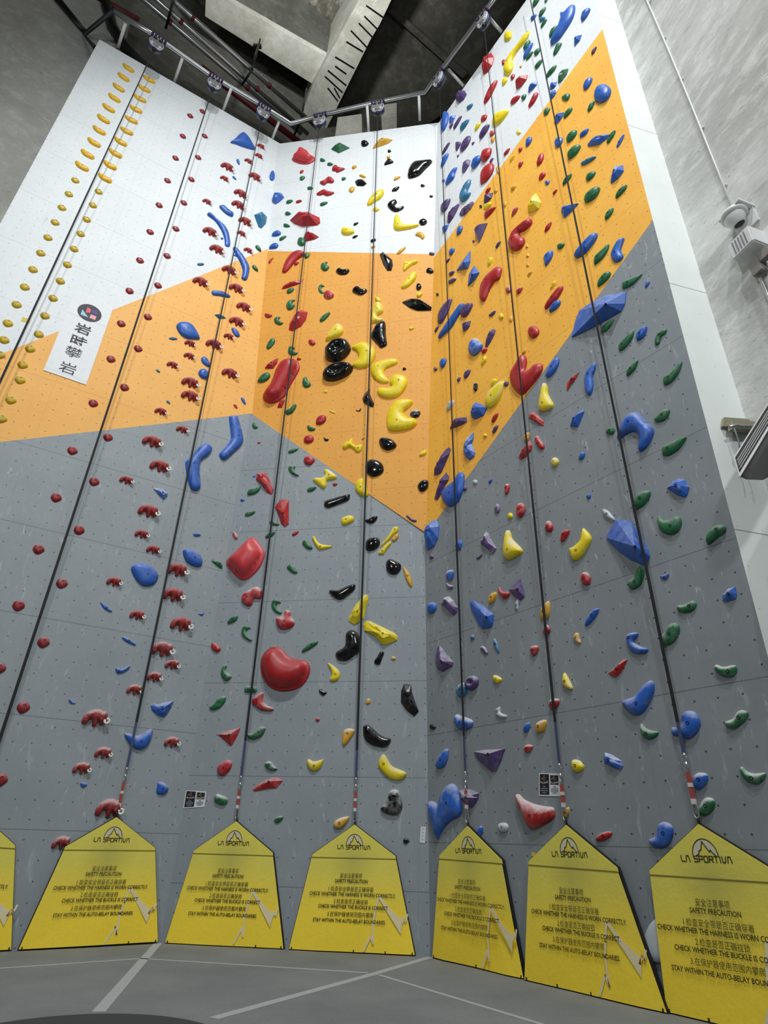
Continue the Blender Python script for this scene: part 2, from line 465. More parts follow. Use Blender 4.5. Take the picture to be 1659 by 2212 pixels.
vwall('wall_right_rear', [rb, rb2], 0, 29, MAT_CONC_D, 'dark concrete behind the right climbing wall', 0.4, Vector((1, 0.7, 0)))

bm = bmesh.new()
q = [Vector(p) for p in ((-18, -6, 28.6), (13, -6, 28.6), (13, 20, 28.6), (-18, 20, 28.6))]
hexa(bm, q, [p + Vector((0, 0, 0.4)) for p in q])
structure(obj('ceiling', bm, MAT_CONC_P), 'patchy stained concrete ceiling slab')
def slab(name, px, z, th, m, label):
    bm = bmesh.new()
    q = [onz(x, y, z) for x, y in px]
    hexa(bm, q, [p + Vector((0, 0, th)) for p in q])
    return structure(obj(name, bm, m), label)
slab('ceiling_beam_ledge', [(447, -60), (500, -35), (494, 2), (704, 122), (678, 183), (443, 35)], 26.0, 2.4, MAT_CONC_B, 'pale concrete ledge beam crossing the ceiling')
slab('ceiling_beam_dark', [(500, -40), (520, -30), (716, 116), (704, 122), (494, 2)], 26.3, 2.2, MAT_CONC_M, 'narrow dark moulding beside the ledge beam')
slab('ceiling_beam_slotted', [(800, -60), (876, -60), (845, 0), (820, 53), (800, 86), (724, 240), (696, 296), (628, 292), (653, 243), (676, 182), (775, 0)], 25.6, 2.8, MAT_CONC_B, 'pale concrete beam with sawn slots')
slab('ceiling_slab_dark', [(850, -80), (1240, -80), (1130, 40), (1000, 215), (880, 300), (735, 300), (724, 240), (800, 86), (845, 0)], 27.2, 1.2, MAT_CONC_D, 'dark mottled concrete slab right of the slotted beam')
slab('ceiling_rib', [(835, 22), (852, 20), (1010, 158), (1000, 170)], 27.0, 0.25, MAT_CONC_D, 'shallow rib under the dark slab')
# sawn slots in the beam
bm = bmesh.new()
for (x0, y0), (x1, y1) in (((791, 12), (838, 45)), ((787, 35), (820, 68)), ((775, 50), (809, 85)), ((758, 66), (795, 105)), ((748, 90), (784, 112)), ((724, 123), (765, 148)), ((724, 143), (748, 160)), ((708, 152), (748, 185)), ((702, 165), (740, 200)), ((722, 190), (734, 212)), ((708, 190), (730, 219))):
    a, b = onz(x0, y0, 25.585), onz(x1, y1, 25.585)
    d = (b - a).normalized(); s = Vector((-d.y, d.x, 0)) * 0.022
    hexa(bm, [a - s, b - s, b + s, a + s], [p + Vector((0, 0, 0.03)) for p in (a - s, b - s, b + s, a + s)])
o = obj('ceiling_beam_slots', bm, MAT_BLACK); structure(o, 'dark sawn slots across the pale beam')
# pale piers behind the centre wall
for k, (px, off) in enumerate((([(728, 266), (781, 246), (783, 300), (722, 306)], -1.5), ([(822, 232), (857, 222), (857, 300), (826, 300)], -1.3))):
    Pc, uc, vc, nc = FR['C']
    bm = bmesh.new()
    q = [plane_hit(x, y, Pc + nc * off, nc) for x, y in px]
    q[0].z = q[1].z = max(q[0].z, q[1].z); 
    hexa(bm, q, [p - nc * 0.5 for p in q])
    structure(obj('wall_back_pier', bm, MAT_CONC_B), 'pale concrete pier behind the centre wall')

# floor
g = G('floor_mat_grey'); o_ = g.obj()
c_ = g.mix(g.ramp(g.noise(o_, 0.8, 5, 0.6), 0.35, 0.7), lin((112, 117, 119)), lin((130, 133, 133)))
c_ = g.mix(g.math('MULTIPLY', g.ramp(g.noise(o_, 30, 3), 0.5, 0.8), 0.4), c_, lin((96, 98, 98)))
g.col(c_); g.rough(0.8); g.bump(g.noise(o_, 60, 2), 0.15, 0.004)
MAT_FLOOR = g.m
bm = bmesh.new()
q = [Vector(p) for p in ((-16, -6, 0), (10, -6, 0), (10, 14, 0), (-16, 14, 0))]
hexa(bm, [p - Vector((0, 0, 0.3)) for p in q], q)
structure(obj('floor', bm, MAT_FLOOR), 'grey foam mat floor')

def floor_strip(pts, wpx, label):
    bm = bmesh.new()
    P_ = [onz(x, y, 0.0) for x, y in pts]
    L_, R_ = [], []
    for i, p in enumerate(P_):
        d = (P_[min(i + 1, len(P_) - 1)] - P_[max(0, i - 1)]).normalized(); s = Vector((-d.y, d.x, 0)) * wpx / 2
        L_.append(p + s); R_.append(p - s)
    for i in range(len(P_) - 1):
        q = [L_[i], R_[i], R_[i + 1], L_[i + 1]]
        q = [p + Vector((0, 0, 0.0005)) for p in q]
        hexa(bm, q, [p + Vector((0, 0, 0.003)) for p in q])
    o = obj('floor_tape', bm, MAT_LINE)
    tag(o, label, 'floor tape', 'pale tape lines on the grey mat')
floor_strip([(-300, 2113), (0, 2092), (305, 2071), (420, 2078), (795, 2102)], 0.055, 'thin pale tape line parallel to the left and centre walls')
floor_strip([(818, 2106), (1167, 2212), (1300, 2260)], 0.055, 'thin pale tape line running along the right wall gates')
floor_strip([(342, 2037), (213, 2186)], 0.12, 'pale tape strip running out from the left wall corner')
floor_strip([(929, 2068), (805, 2105), (462, 2200)], 0.11, 'long pale tape strip running out from the right wall corner')
fp = [onz(x, y, 0) for x, y in ((0, 2212), (215, 2192), (430, 2211))]
ax, ay, bx, by, cx_, cy_ = fp[0].x, fp[0].y, fp[1].x, fp[1].y, fp[2].x, fp[2].y
D = 2 * (ax * (by - cy_) + bx * (cy_ - ay) + cx_ * (ay - by))
ux = ((ax**2 + ay**2) * (by - cy_) + (bx**2 + by**2) * (cy_ - ay) + (cx_**2 + cy_**2) * (ay - by)) / D
uy = ((ax**2 + ay**2) * (cx_ - bx) + (bx**2 + by**2) * (ax - cx_) + (cx_**2 + cy_**2) * (bx - ax)) / D
rr = math.hypot(ax - ux, ay - uy)
bm = bmesh.new(); lathe(bm, [(rr, 0.001), (rr, 0.008), (rr * 0.98, 0.010)], 96)
tag(obj('rubber_mat', bm, plain('rubber_dark', (58, 62, 63), 0.85), None, Matrix.Translation((ux, uy, 0))), 'dark round rubber mat at the bottom left floor edge', 'mat')

# ------------------------------------------------------------------ climbing holds
def inside(P, x, y):
    c = np.zeros(x.shape, bool); n = len(P)
    for i in range(n):
        x0, y0 = P[i]; x1, y1 = P[(i + 1) % n]
        k = ((y0 > y) != (y1 > y))
        if y0 != y1: c ^= k & (x < (x1 - x0) * (y - y0) / (y1 - y0) + x0)
    return c
def dist(P, X):
    A = np.asarray(P); B = np.roll(A, -1, 0); D = B - A
    L = (D**2).sum(1); L[L == 0] = 1e-12
    T = np.clip(((X[:, None, :] - A[None]) * D[None]).sum(2) / L[None], 0, 1)
    return np.sqrt((((A[None] + T[..., None] * D[None]) - X[:, None, :])**2).sum(2)).min(1)
def catmull(P, n):
    P = np.asarray(P, float); out = []
    N = len(P)
    for i in range(N):
        p0, p1, p2, p3 = P[i - 1], P[i], P[(i + 1) % N], P[(i + 2) % N]
        for k in range(n):
            t = k / n
            out.append(0.5 * (2 * p1 + (p2 - p0) * t + (2 * p0 - 5 * p1 + 4 * p2 - p3) * t * t + (3 * p1 - p0 - 3 * p2 + p3) * t**3))
    return np.array(out)
def hold_mesh(name, pts, kind, apex=None, h=None, dens=70):
    P = np.asarray(pts, float)
    if kind in 'podr':
        P = catmull(P, 3 if len(P) <= 13 else 2)
    lo, hi = P.min(0), P.max(0)
    gx, gy = np.meshgrid(np.linspace(lo[0], hi[0], 26), np.linspace(lo[1], hi[1], 26))
    X = np.stack([gx.ravel(), gy.ravel()], 1); X = X[inside(P, X[:, 0], X[:, 1])]
    dd = dist(P, X); r = dd.max(); ctr = X[dd.argmax()]
    b = min(0.12 * r, 0.02)
    rnd = random.Random(int(abs(P[0][0] * 7919 + P[0][1] * 104729) * 1000) + len(P))
    bm = bmesh.new()
    if kind in 'fv':
        ap = np.array(apex) if apex is not None else None
        H = h or (min(0.95 * r, 0.36) if kind == 'f' else min(1.1 * r, 0.45))
        n = len(P)
        bot = [bm.verts.new((p[0], p[1], 0)) for p in P]
        top = [bm.verts.new((p[0], p[1], b)) for p in P]
        for i in range(n):
            bm.faces.new((bot[i], bot[(i + 1) % n], top[(i + 1) % n], top[i]))
        if ap is not None:
            a = bm.verts.new((ap[0], ap[1], H)); peak = (ap[0], ap[1], H)
            for i in range(n): bm.faces.new((top[i], top[(i + 1) % n], a))
        else:
            c = ctr * 0.6 + P.mean(0) * 0.4
            if not inside(P, c[:1], c[1:])[0]: c = ctr
            ring = [bm.verts.new((c[0] + (p[0] - c[0]) * 0.46, c[1] + (p[1] - c[1]) * 0.46, H * (0.72 + 0.3 * rnd.random()))) for p in P]
            a = bm.verts.new((c[0], c[1], H)); peak = (c[0], c[1], H)
            for i in range(n):
                j = (i + 1) % n
                bm.faces.new((top[i], top[j], ring[j])); bm.faces.new((top[i], ring[j], ring[i])); bm.faces.new((ring[i], ring[j], a))
        bmesh.ops.recalc_face_normals(bm, faces=bm.faces[:])
        return mesh_of(bm, name), peak
    area = abs(np.dot(P[:, 0], np.roll(P[:, 1], -1)) - np.dot(P[:, 1], np.roll(P[:, 0], -1))) / 2
    s = max(math.sqrt(area / dens), r * 0.26) if kind != 'd' else r * 0.13
    pts_ = []
    nx = int((hi[0] - lo[0]) / s) + 2; ny = int((hi[1] - lo[1]) / (s * 0.866)) + 2
    for j in range(ny):
        for i in range(nx): pts_.append((lo[0] + (i + 0.5 * (j % 2)) * s, lo[1] + j * s * 0.866))
    nrm = np.roll(P, -1, 0) - np.roll(P, 1, 0); nrm = np.stack([-nrm[:, 1], nrm[:, 0]], 1)
    nrm /= np.maximum(np.linalg.norm(nrm, axis=1), 1e-9)[:, None]
    ring = P + nrm * r * 0.14
    X = np.array(pts_); X = X[inside(P, X[:, 0], X[:, 1])]
    if len(X): X = X[dist(P, X) > max(0.30 * r, 0.4 * s)] if len(X) else X
    ring = ring[inside(P, ring[:, 0], ring[:, 1])]
    if kind == 'd':
        ring = np.concatenate([P + nrm * r * q_ for q_ in (0.07, 0.19, 0.24)]); ring = ring[inside(P, ring[:, 0], ring[:, 1])]
    if len(ring): ring = ring[dist(P, ring) > (0.09 if kind != 'd' else 0.05) * r]
    allp = [P] + ([ring] if len(ring) else []) + ([X] if len(X) else []) + [np.array([ctr])]
    V = np.concatenate(allp)
    N = len(P)
    vs, es, fs, ov, oe, of = delaunay_2d_cdt([Vector(p) for p in V], [(i, (i + 1) % N) for i in range(N)], [], 1, 1e-6)
    Q = np.array([(p.x, p.y) for p in vs]); d = dist(P, Q); t = np.clip(d / r, 0, 1)
    if kind in 'po':
        H =  h or min(r * (1.0 if r < 0.07 else 0.8 if r < 0.16 else 0.62), 0.30)
        tilt = np.array([rnd.uniform(-1, 1), rnd.uniform(-0.6, 1)]) * 0.16
        z = b + (H - b) * np.sqrt(np.clip(1 - (1 - t)**2, 0, 1)) * (1 + ((Q - ctr) @ tilt) / max(r, 1e-3) * (t > 0) * 0.6)
    elif kind == 'd':
        H = min(r * 0.8, 0.32)
        k = np.clip((t - 0.2) / 0.8, 0, 1)
        z = b + 0.08 * r * np.clip(t / 0.06, 0, 1) + (H - b - 0.08 * r) * np.sqrt(np.clip(1 - (1 - k)**2.2, 0, 1))
    else:
        H = min(r * 0.75, 0.26)
        z = b + (H - b) * np.sqrt(np.clip(1 - (1 - np.clip(t / 0.5, 0, 1))**2, 0, 1)) - 0.6 * H * np.clip((t - 0.55) / 0.35, 0, 1)
    z = np.maximum(z, b)
    bv = [bm.verts.new((Q[i][0], Q[i][1], b if d[i] < 1e-5 else z[i])) for i in range(len(Q))]
    for f in fs:
        try: bm.faces.new([bv[i] for i in f])
        except ValueError: pass
    bnd = [e for e in bm.edges if len(e.link_faces) == 1]
    ext = bmesh.ops.extrude_edge_only(bm, edges=bnd)
    for v_ in ext['geom']:
        if isinstance(v_, bmesh.types.BMVert): v_.co.z = 0.0
    lone = [v_ for v_ in bm.verts if not v_.link_faces]
    if lone: bmesh.ops.delete(bm, geom=lone, context='VERTS')
    bmesh.ops.recalc_face_normals(bm, faces=bm.faces[:])
    i = int(np.argmax(t)); zc = float(z[i])
    if kind == 'r': i = int(np.argmin(((Q - ctr)**2).sum(1))); zc = float(z[i])
    return mesh_of(bm, name, True), (float(Q[i][0]), float(Q[i][1]), zc)

bm = bmesh.new()
lathe(bm, [(0.019, -0.012), (0.019, 0.004), (0.012, 0.0045), (0.0115, -0.006), (0.001, -0.0065)], 12)
BOLT = mesh_of(bm, 'bolt'); BOLT.materials.append(MAT_BOLT)
def add_bolt(parent, p, s=1.0):
    o = bpy.data.objects.new('bolt', BOLT); link(o, parent)
    o.matrix_local = Matrix.Translation(p) @ Matrix.Scale(s, 4)
    return o

COLN = {'B': 'blue', 'R': 'red', 'G': 'green', 'Y': 'yellow', 'K': 'black', 'P': 'purple', 'O': 'golden', 'S': 'salmon', 'T': 'teal', 'W': 'pale'}
WALLN = {'L': 'left', 'C': 'centre', 'U': 'centre', 'R': 'right'}
CATN = {'wedge_volume': 'climbing volume', 'foothold': 'foothold', 'faceted_hold': 'faceted hold'}
# facet | colour | form | zone | chalked | centre u,v (m) | outline (mm about the centre) | apex | relief | size class | kind | label
HOLDS = '''L|B|p|white|0|-1.61,19.99|-182,-324 65,-252 385,-80 310,112 145,324 -39,409 -133,289 -238,-96 -336,-384||0.120|52|rounded_hold|big blue hump hold on the white part of the left wall
L|B|o|white|0|-1.60,18.92|53,-96 58,-65 51,-11 32,50 6,98 -24,118 -48,104 -59,63 -51,9 -27,-43 5,-82 34,-102||0.041|13|foothold|small blue slim hold just below the big blue hump hold
U|S|d|white|0|0.50,9.70|-215,-214 19,-358 208,-390 369,-271 343,-107 182,91 55,337 -102,419 -233,352 -279,173 -389,1|||50|sloper_hold|salmon bell-shaped hold on the white part of the centre wall
U|G|f|white|0|1.66,9.79|-30,-212 300,-60 14,217 -286,56||0.145|40|faceted_hold|green diamond hold on the white part of the centre wall
U|G|o|white|0|1.13,9.36|86,-45 80,-11 53,30 12,69 -32,90 -68,82 -87,49 -83,3 -56,-39 -13,-65 33,-73 69,-65||0.056|12|foothold|tiny green oval hold just right of the salmon bell-shaped hold
U|G|o|white|0|1.38,9.09|98,-30 87,-2 54,31 7,58 -40,70 -76,57 -91,23 -81,-17 -47,-50 0,-66 48,-65 84,-52||0.056|13|foothold|small green oval hold just below the green diamond hold
U|O|o|white|0|2.15,8.73|66,47 45,64 10,69 -30,60 -62,36 -75,0 -66,-40 -39,-68 -4,-73 30,-53 56,-19 70,18||0.058|10|foothold|tiny golden rounded hold, fourth highest golden one on the white part of the centre wall
U|K|p|white|0|2.43,9.82|-74,-124 54,-156 133,-46 51,106 -48,141 -114,68||0.072|17|rounded_hold|small black rounded hold just right of the green diamond hold
U|R|p|white|0|1.60,8.81|-121,-59 -21,-109 36,-185 266,-75 63,52 5,155 -87,167 -143,34||0.072|28|rounded_hold|red oval hold just below the green diamond hold
L|B|o|white|0|-1.60,18.12|65,-32 63,-12 46,15 20,42 -11,58 -39,56 -56,38 -57,10 -41,-17 -11,-36 23,-44 50,-43||0.038|9|foothold|tiny blue slim hold, fourth highest blue one on the white part of the left wall
L|B|o|white|0|-0.55,19.18|-18,241 -47,185 -69,74 -79,-61 -67,-180 -32,-247 17,-247 61,-181 84,-72 79,52 52,162 17,231||0.056|22|rounded_hold|small blue oval hold, third highest blue one on the white part of the left wall
U|B|f|white|0|-0.18,7.88|-154,-96 -31,-236 108,-137 213,12 121,210 -118,231 -169,42||0.155|27|faceted_hold|blue faceted hold, highest blue one on the white part of the centre wall
L|T|f|white|0|-0.63,16.94|-135,-86 -25,-319 62,-313 158,-28 157,264 -17,377 -207,71||0.145|39|faceted_hold|teal blue faceted hold, highest teal one on the white part of the left wall
L|B|p|white|0|-1.59,16.59|-131,-60 31,-131 178,-111 193,32 41,89 -107,162 -212,47||0.074|30|crimp_hold|blue slim hold just above the upper blue sickle hold
L|B|p|white|0|-1.62,15.77|-209,213 8,-17 152,-301 205,-527 330,-460 276,-160 190,71 52,215 -159,302 -370,402 -421,287||0.066|72|crescent_hold|upper blue sickle hold on the white part of the left wall
L|B|o|white|0|-1.53,15.45|34,26 27,36 11,41 -8,37 -26,24 -36,3 -37,-21 -28,-38 -13,-42 5,-32 22,-13 32,8||0.027|6|foothold|tiny blue rounded hold just below the upper blue sickle hold
L|B|p|orange|0|-0.89,14.87|-213,232 -49,16 54,-240 65,-530 193,-515 225,-287 216,-38 131,140 -31,336 -254,500 -314,399||0.078|71|crescent_hold|lower blue sickle hold on the orange part of the left wall
L|B|o|white|0|-1.10,15.06|41,8 36,19 20,28 -1,32 -24,28 -41,16 -48,-2 -43,-19 -28,-28 -6,-27 17,-17 34,-5||0.026|7|foothold|tiny blue oval hold just above the lower blue sickle hold
U|B|p|white|0|-0.03,6.30|-19,-98 100,-73 119,30 21,121 -99,83 -150,-50||0.073|20|rounded_hold|small blue oval hold, second highest blue one on the white part of the centre wall
U|B|p|white|0|-0.07,5.78|-30,-90 106,-81 134,41 43,126 -91,74 -134,-59||0.071|20|rounded_hold|small blue oval hold, lowest blue one on the white part of the centre wall
L|G|o|white|0|-0.54,15.75|84,-64 85,-30 65,18 29,66 -15,97 -59,99 -89,71 -96,25 -76,-22 -34,-58 16,-77 59,-80||0.059|15|foothold|small green oval hold, the only green one on the white part of the left wall
L|G|o|orange|0|-0.52,14.94|82,-59 82,-27 61,17 25,62 -20,90 -62,91 -91,64 -97,20 -76,-24 -34,-57 16,-74 58,-75||0.058|14|foothold|small green oval hold, the only green one on the orange part of the left wall
U|G|o|white|0|0.17,6.07|100,66 75,79 28,76 -28,58 -77,24 -102,-18 -98,-58 -68,-82 -21,-79 30,-50 73,-7 99,35||0.054|15|foothold|small green slim hold, eleventh highest green one on the white part of the centre wall
U|G|o|white|0|0.24,6.59|104,-59 94,-26 59,17 9,59 -44,84 -86,80 -106,49 -97,4 -62,-39 -10,-69 44,-81 86,-78||0.053|15|foothold|small green oval hold, tenth highest green one on the white part of the centre wall
U|G|o|white|0|0.23,7.11|89,-25 78,6 45,39 -1,66 -47,75 -82,59 -95,21 -84,-22 -51,-55 -5,-69 41,-65 76,-49||0.059|13|foothold|small green oval hold, ninth highest green one on the white part of the centre wall
U|G|o|white|0|0.23,7.64|97,24 76,47 32,60 -23,62 -72,47 -103,14 -105,-27 -80,-62 -37,-75 14,-65 60,-37 90,-5||0.061|14|foothold|small green oval hold, seventh highest green one on the white part of the centre wall
U|R|o|white|0|0.52,7.57|94,15 78,33 40,46 -9,51 -56,44 -88,21 -95,-9 -76,-37 -38,-50 9,-46 54,-29 85,-7||0.051|14|foothold|small red oval hold, fifth highest red one on the white part of the centre wall
U|G|o|white|0|0.54,8.66|77,42 52,68 10,81 -37,78 -74,52 -89,6 -78,-47 -46,-89 -5,-102 35,-83 66,-42 81,3||0.056|12|foothold|tiny green rounded hold just below the salmon bell-shaped hold
U|R|o|white|0|0.49,8.98|55,56 34,67 4,64 -30,46 -54,16 -60,-21 -46,-55 -19,-75 11,-71 38,-45 56,-7 62,30||0.048|8|foothold|tiny red oval hold just below the salmon bell-shaped hold
U|G|o|white|0|0.83,8.10|91,-24 80,4 47,36 1,62 -46,73 -81,59 -96,26 -85,-13 -51,-45 -5,-60 42,-59 78,-45||0.054|13|foothold|small green oval hold, sixth highest green one on the white part of the centre wall
U|G|o|white|0|1.30,7.28|115,29 92,49 44,60 -18,58 -74,39 -109,5 -113,-36 -87,-68 -38,-79 20,-65 72,-35 107,0||0.060|17|rounded_hold|small green oval hold just right of the big red hexagonal hold
U|R|p|white|0|1.35,8.29|-100,-157 4,-73 149,-123 206,-28 104,150 -5,164 -91,60 -243,-5||0.077|32|rounded_hold|red oval hold, third highest red one on the white part of the centre wall
U|R|p|white|0|1.30,7.74|-145,-49 -39,-38 71,-131 212,-113 286,-32 80,73 -13,173 -154,125 -256,24||0.068|38|crimp_hold|red slim hold, fourth highest red one on the white part of the centre wall
U|G|o|white|0|1.85,8.27|62,23 45,44 13,56 -24,58 -55,43 -71,12 -66,-26 -45,-58 -13,-71 20,-60 47,-35 62,-4||0.056|10|foothold|tiny green rounded hold, fifth highest green one on the white part of the centre wall
U|O|o|white|0|2.15,8.74|62,31 43,49 10,56 -28,52 -60,34 -75,2 -69,-35 -46,-62 -13,-70 20,-56 47,-27 63,5||0.055|10|foothold|tiny golden rounded hold, third highest golden one on the white part of the centre wall
U|O|p|white|0|2.42,8.24|38,-94 101,-54 -36,100 -105,41||0.040|15|foothold|small golden oval hold, fifth highest golden one on the white part of the centre wall
U|O|o|white|0|2.12,7.70|63,93 29,114 -17,110 -63,83 -92,34 -92,-30 -64,-90 -19,-126 27,-123 61,-80 78,-16 79,48||0.059|13|foothold|small golden rounded hold, seventh highest golden one on the white part of the centre wall
U|K|f|white|0|2.37,7.94|-109,-95 83,-168 180,-84 117,63 -93,151 -173,108||0.103|26|faceted_hold|black faceted hold, fifth highest black one on the white part of the centre wall
U|R|f|white|0|0.81,6.69|-337,-80 -87,-250 360,-300 437,-227 404,-7 173,206 -110,307 -355,273 -487,105||0.225|67|wedge_volume|big red hexagonal hold on the white part of the centre wall
U|R|f|white|0|0.98,5.96|-106,-182 162,-149 261,-81 122,65 -70,221 -153,171 -187,-13||0.131|33|faceted_hold|red faceted hold just below the big red hexagonal hold
U|G|p|white|0|0.75,5.79|-18,-161 99,-152 123,21 13,153 -89,150 -122,-23||0.079|18|rounded_hold|small green rounded hold just below the big red hexagonal hold
U|Y|p|white|0|2.06,5.91|-107,-101 60,-155 207,-96 155,23 -14,145 -132,159 -178,44||0.086|29|rounded_hold|yellow oval hold, lowest yellow one on the white part of the centre wall
U|K|o|white|0|2.30,6.17|65,38 49,49 17,50 -22,41 -56,22 -75,-6 -74,-34 -54,-52 -22,-53 13,-37 44,-10 63,18||0.041|11|foothold|tiny black oval hold, eleventh highest black one on the white part of the centre wall
U|K|o|white|0|2.29,5.64|77,34 61,46 28,49 -12,43 -49,27 -71,2 -72,-24 -53,-43 -21,-47 17,-34 51,-10 73,15||0.041|11|foothold|tiny black oval hold, twelfth highest black one on the white part of the centre wall
U|K|o|white|0|2.81,5.37|74,20 58,37 25,48 -16,49 -54,37 -77,11 -78,-21 -60,-47 -27,-57 12,-49 46,-27 69,-2||0.051|12|foothold|tiny black oval hold, lowest black one on the white part of the centre wall
U|O|o|white|0|2.81,5.12|63,15 51,28 25,36 -8,37 -38,27 -56,7 -57,-18 -43,-38 -16,-46 14,-40 42,-23 60,-3||0.039|10|foothold|tiny golden oval hold, ninth highest golden one on the white part of the centre wall
U|Y|p|white|0|2.82,7.14|-210,-262 -135,-269 -1,-181 166,-53 257,142 232,279 130,293 -6,203 -157,21 -228,-177||0.100|36|crimp_hold|yellow slim hold, highest yellow one on the white part of the centre wall
U|R|p|orange|0|-0.10,5.21|-9,-93 33,9 76,112 -38,43 -63,-62||0.034|13|foothold|tiny red slim hold, highest red one on the orange part of the centre wall
U|R|p|orange|0|0.56,5.03|-249,-360 -164,-385 -43,-233 74,-13 231,135 344,203 286,313 111,392 -84,286 -230,0 -278,-299||0.109|50|crimp_hold|large red slim hold, second highest red one on the orange part of the centre wall
U|R|o|orange|0|0.68,4.94|59,31 40,47 7,53 -30,47 -61,27 -74,-4 -68,-39 -44,-64 -12,-70 21,-55 47,-25 61,6||0.053|10|foothold|tiny red rounded hold, third highest red one on the orange part of the centre wall
U|G|o|orange|0|0.96,5.19|57,71 28,89 -13,87 -55,67 -84,29 -88,-22 -66,-72 -28,-103 13,-101 45,-68 65,-17 69,34||0.053|12|foothold|tiny green rounded hold, highest green one on the orange part of the centre wall
U|G|p|orange|0|1.51,4.66|-29,-172 68,-168 111,-49 25,52 53,145 -28,134 -118,99 -123,-49||0.065|20|rounded_hold|small green rounded hold, second highest green one on the orange part of the centre wall
U|K|p|orange|0|2.01,4.36|-80,-108 96,-131 173,-41 154,46 -6,63 -106,149 -198,39||0.065|29|rounded_hold|black oval hold, third highest black one on the orange part of the centre wall
U|K|p|orange|0|2.49,3.56|-116,-74 40,-172 177,-105 191,0 67,34 -29,142 -122,147 -196,27||0.074|32|rounded_hold|black oval hold, fifth highest black one on the orange part of the centre wall
U|R|f|orange|0|0.58,4.14|-187,-116 36,-63 290,10 335,135 -2,98 -209,9 -246,-99||0.073|46|faceted_hold|large red long faceted hold, fourth highest red one on the orange centre wall
U|G|o|orange|0|0.59,3.92|98,57 71,79 23,85 -33,73 -79,43 -100,-3 -92,-53 -58,-87 -10,-93 39,-68 78,-25 99,21||0.057|16|foothold|small green oval hold, fourth highest green one on the orange part of the centre wall
U|G|p|orange|0|1.45,3.82|-47,-100 21,-175 89,-146 13,-49 7,57 85,85 17,152 -62,133 -86,11||0.042|20|crescent_hold|small green crescent hold, third highest green one on the orange part of the centre wall
U|R|p|orange|1|1.66,3.56|-98,-68 -1,-149 123,-122 144,-7 35,140 -76,146 -134,37||0.079|22|rounded_hold|small red rounded hold, fifth highest red one on the orange part of the centre wall
U|G|p|orange|0|0.66,3.41|-64,-178 47,-180 108,-58 50,-9 29,55 94,134 -10,151 -102,97 -133,-40||0.066|21|rounded_hold|small green rounded hold, fifth highest green one on the orange part of the centre wall
U|R|p|orange|0|0.05,3.12|-48,-46 50,-79 125,-12 -27,79 -99,66||0.051|17|rounded_hold|small red oval hold, sixth highest red one on the orange part of the centre wall
U|G|p|orange|0|0.37,2.88|-66,-83 66,-151 134,-94 57,-43 2,45 33,119 -70,136 -134,66||0.056|20|crescent_hold|small green crescent hold, seventh highest green one on the orange part of the centre wall
U|R|f|orange|0|0.89,2.78|-99,-315 110,-185 225,17 246,263 71,366 -123,168 -206,-42 -210,-257||0.164|49|faceted_hold|large red faceted hold, seventh highest red one on the orange part of the centre wall
U|G|o|orange|0|1.62,2.79|123,126 89,133 28,108 -45,58 -106,-6 -137,-73 -130,-124 -88,-142 -27,-117 37,-57 91,19 122,86||0.062|22|crimp_hold|small green slim hold, sixth highest green one on the orange part of the centre wall
L|B|p|orange|0|-1.23,13.48|-200,-152 -16,-82 187,-11 221,60 107,96 -45,86 -237,-31||0.057|39|crimp_hold|blue slim hold just below the lower blue sickle hold
L|T|f|orange|0|-1.15,12.73|-2,-88 159,27 -9,87 -134,-22||0.064|26|faceted_hold|teal blue pointed hold, highest teal one on the orange part of the left wall
L|T|o|white|0|-1.89,14.17|84,48 70,59 37,56 -5,41 -45,13 -71,-22 -76,-55 -60,-74 -28,-72 13,-48 51,-12 77,23||0.037|15|foothold|small teal blue slim hold, lowest teal one on the white part of the left wall
L|B|p|orange|0|-1.80,11.85|-192,-104 -91,-195 51,-221 230,-141 314,-71 209,114 71,244 -71,252 -217,152 -258,18||0.107|51|rounded_hold|upper big blue dome hold on the orange part of the left wall
L|B|p|orange|0|-0.70,12.43|-30,-83 67,-120 120,-43 49,74 -65,118 -116,63||0.053|20|rounded_hold|small blue oval hold, fourth highest blue one on the orange part of the left wall
L|B|p|orange|0|-1.24,11.17|-54,-70 66,-117 127,-71 80,30 7,119 -77,120 -114,24||0.059|22|rounded_hold|small blue oval hold, fifth highest blue one on the orange part of the left wall
L|B|p|orange|0|-1.22,10.79|-55,-113 57,-123 115,-69 116,68 3,153 -96,99 -121,-25||0.081|24|rounded_hold|small blue rounded hold, sixth highest blue one on the orange part of the left wall
L|B|o|orange|0|-0.21,10.46|63,-77 66,-54 53,-13 29,35 -2,74 -34,91 -58,83 -66,53 -53,12 -24,-29 12,-62 44,-79||0.036|16|foothold|small blue slim hold just above the upper blue elbow hold
L|R|p|orange|0|-0.36,10.23|3,-48 49,-35 1,45 -66,24||0.027|9|foothold|tiny red oval hold just above the upper blue elbow hold
U|G|p|orange|0|0.24,2.13|-37,-173 48,-91 106,32 74,149 -19,143 -86,21 -111,-107||0.059|23|rounded_hold|small green oval hold, eighth highest green one on the orange part of the centre wall
U|G|p|orange|0|0.85,1.78|-80,-80 -1,-128 104,-124 130,-62 52,-32 0,49 52,90 -23,153 -114,139 -124,11||0.061|21|rounded_hold|small green rounded hold, ninth highest green one on the orange part of the centre wall
U|R|f|orange|0|0.36,1.45|22,-151 117,13 125,170 -79,62 -197,-111||0.089|29|faceted_hold|red faceted hold, tenth highest red one on the orange part of the centre wall
U|R|o|orange|0|1.04,1.51|52,-20 46,-2 26,18 -1,35 -30,43 -52,36 -62,16 -56,-9 -37,-29 -9,-39 20,-39 43,-32||0.032|9|foothold|tiny red oval hold, ninth highest red one on the orange part of the centre wall
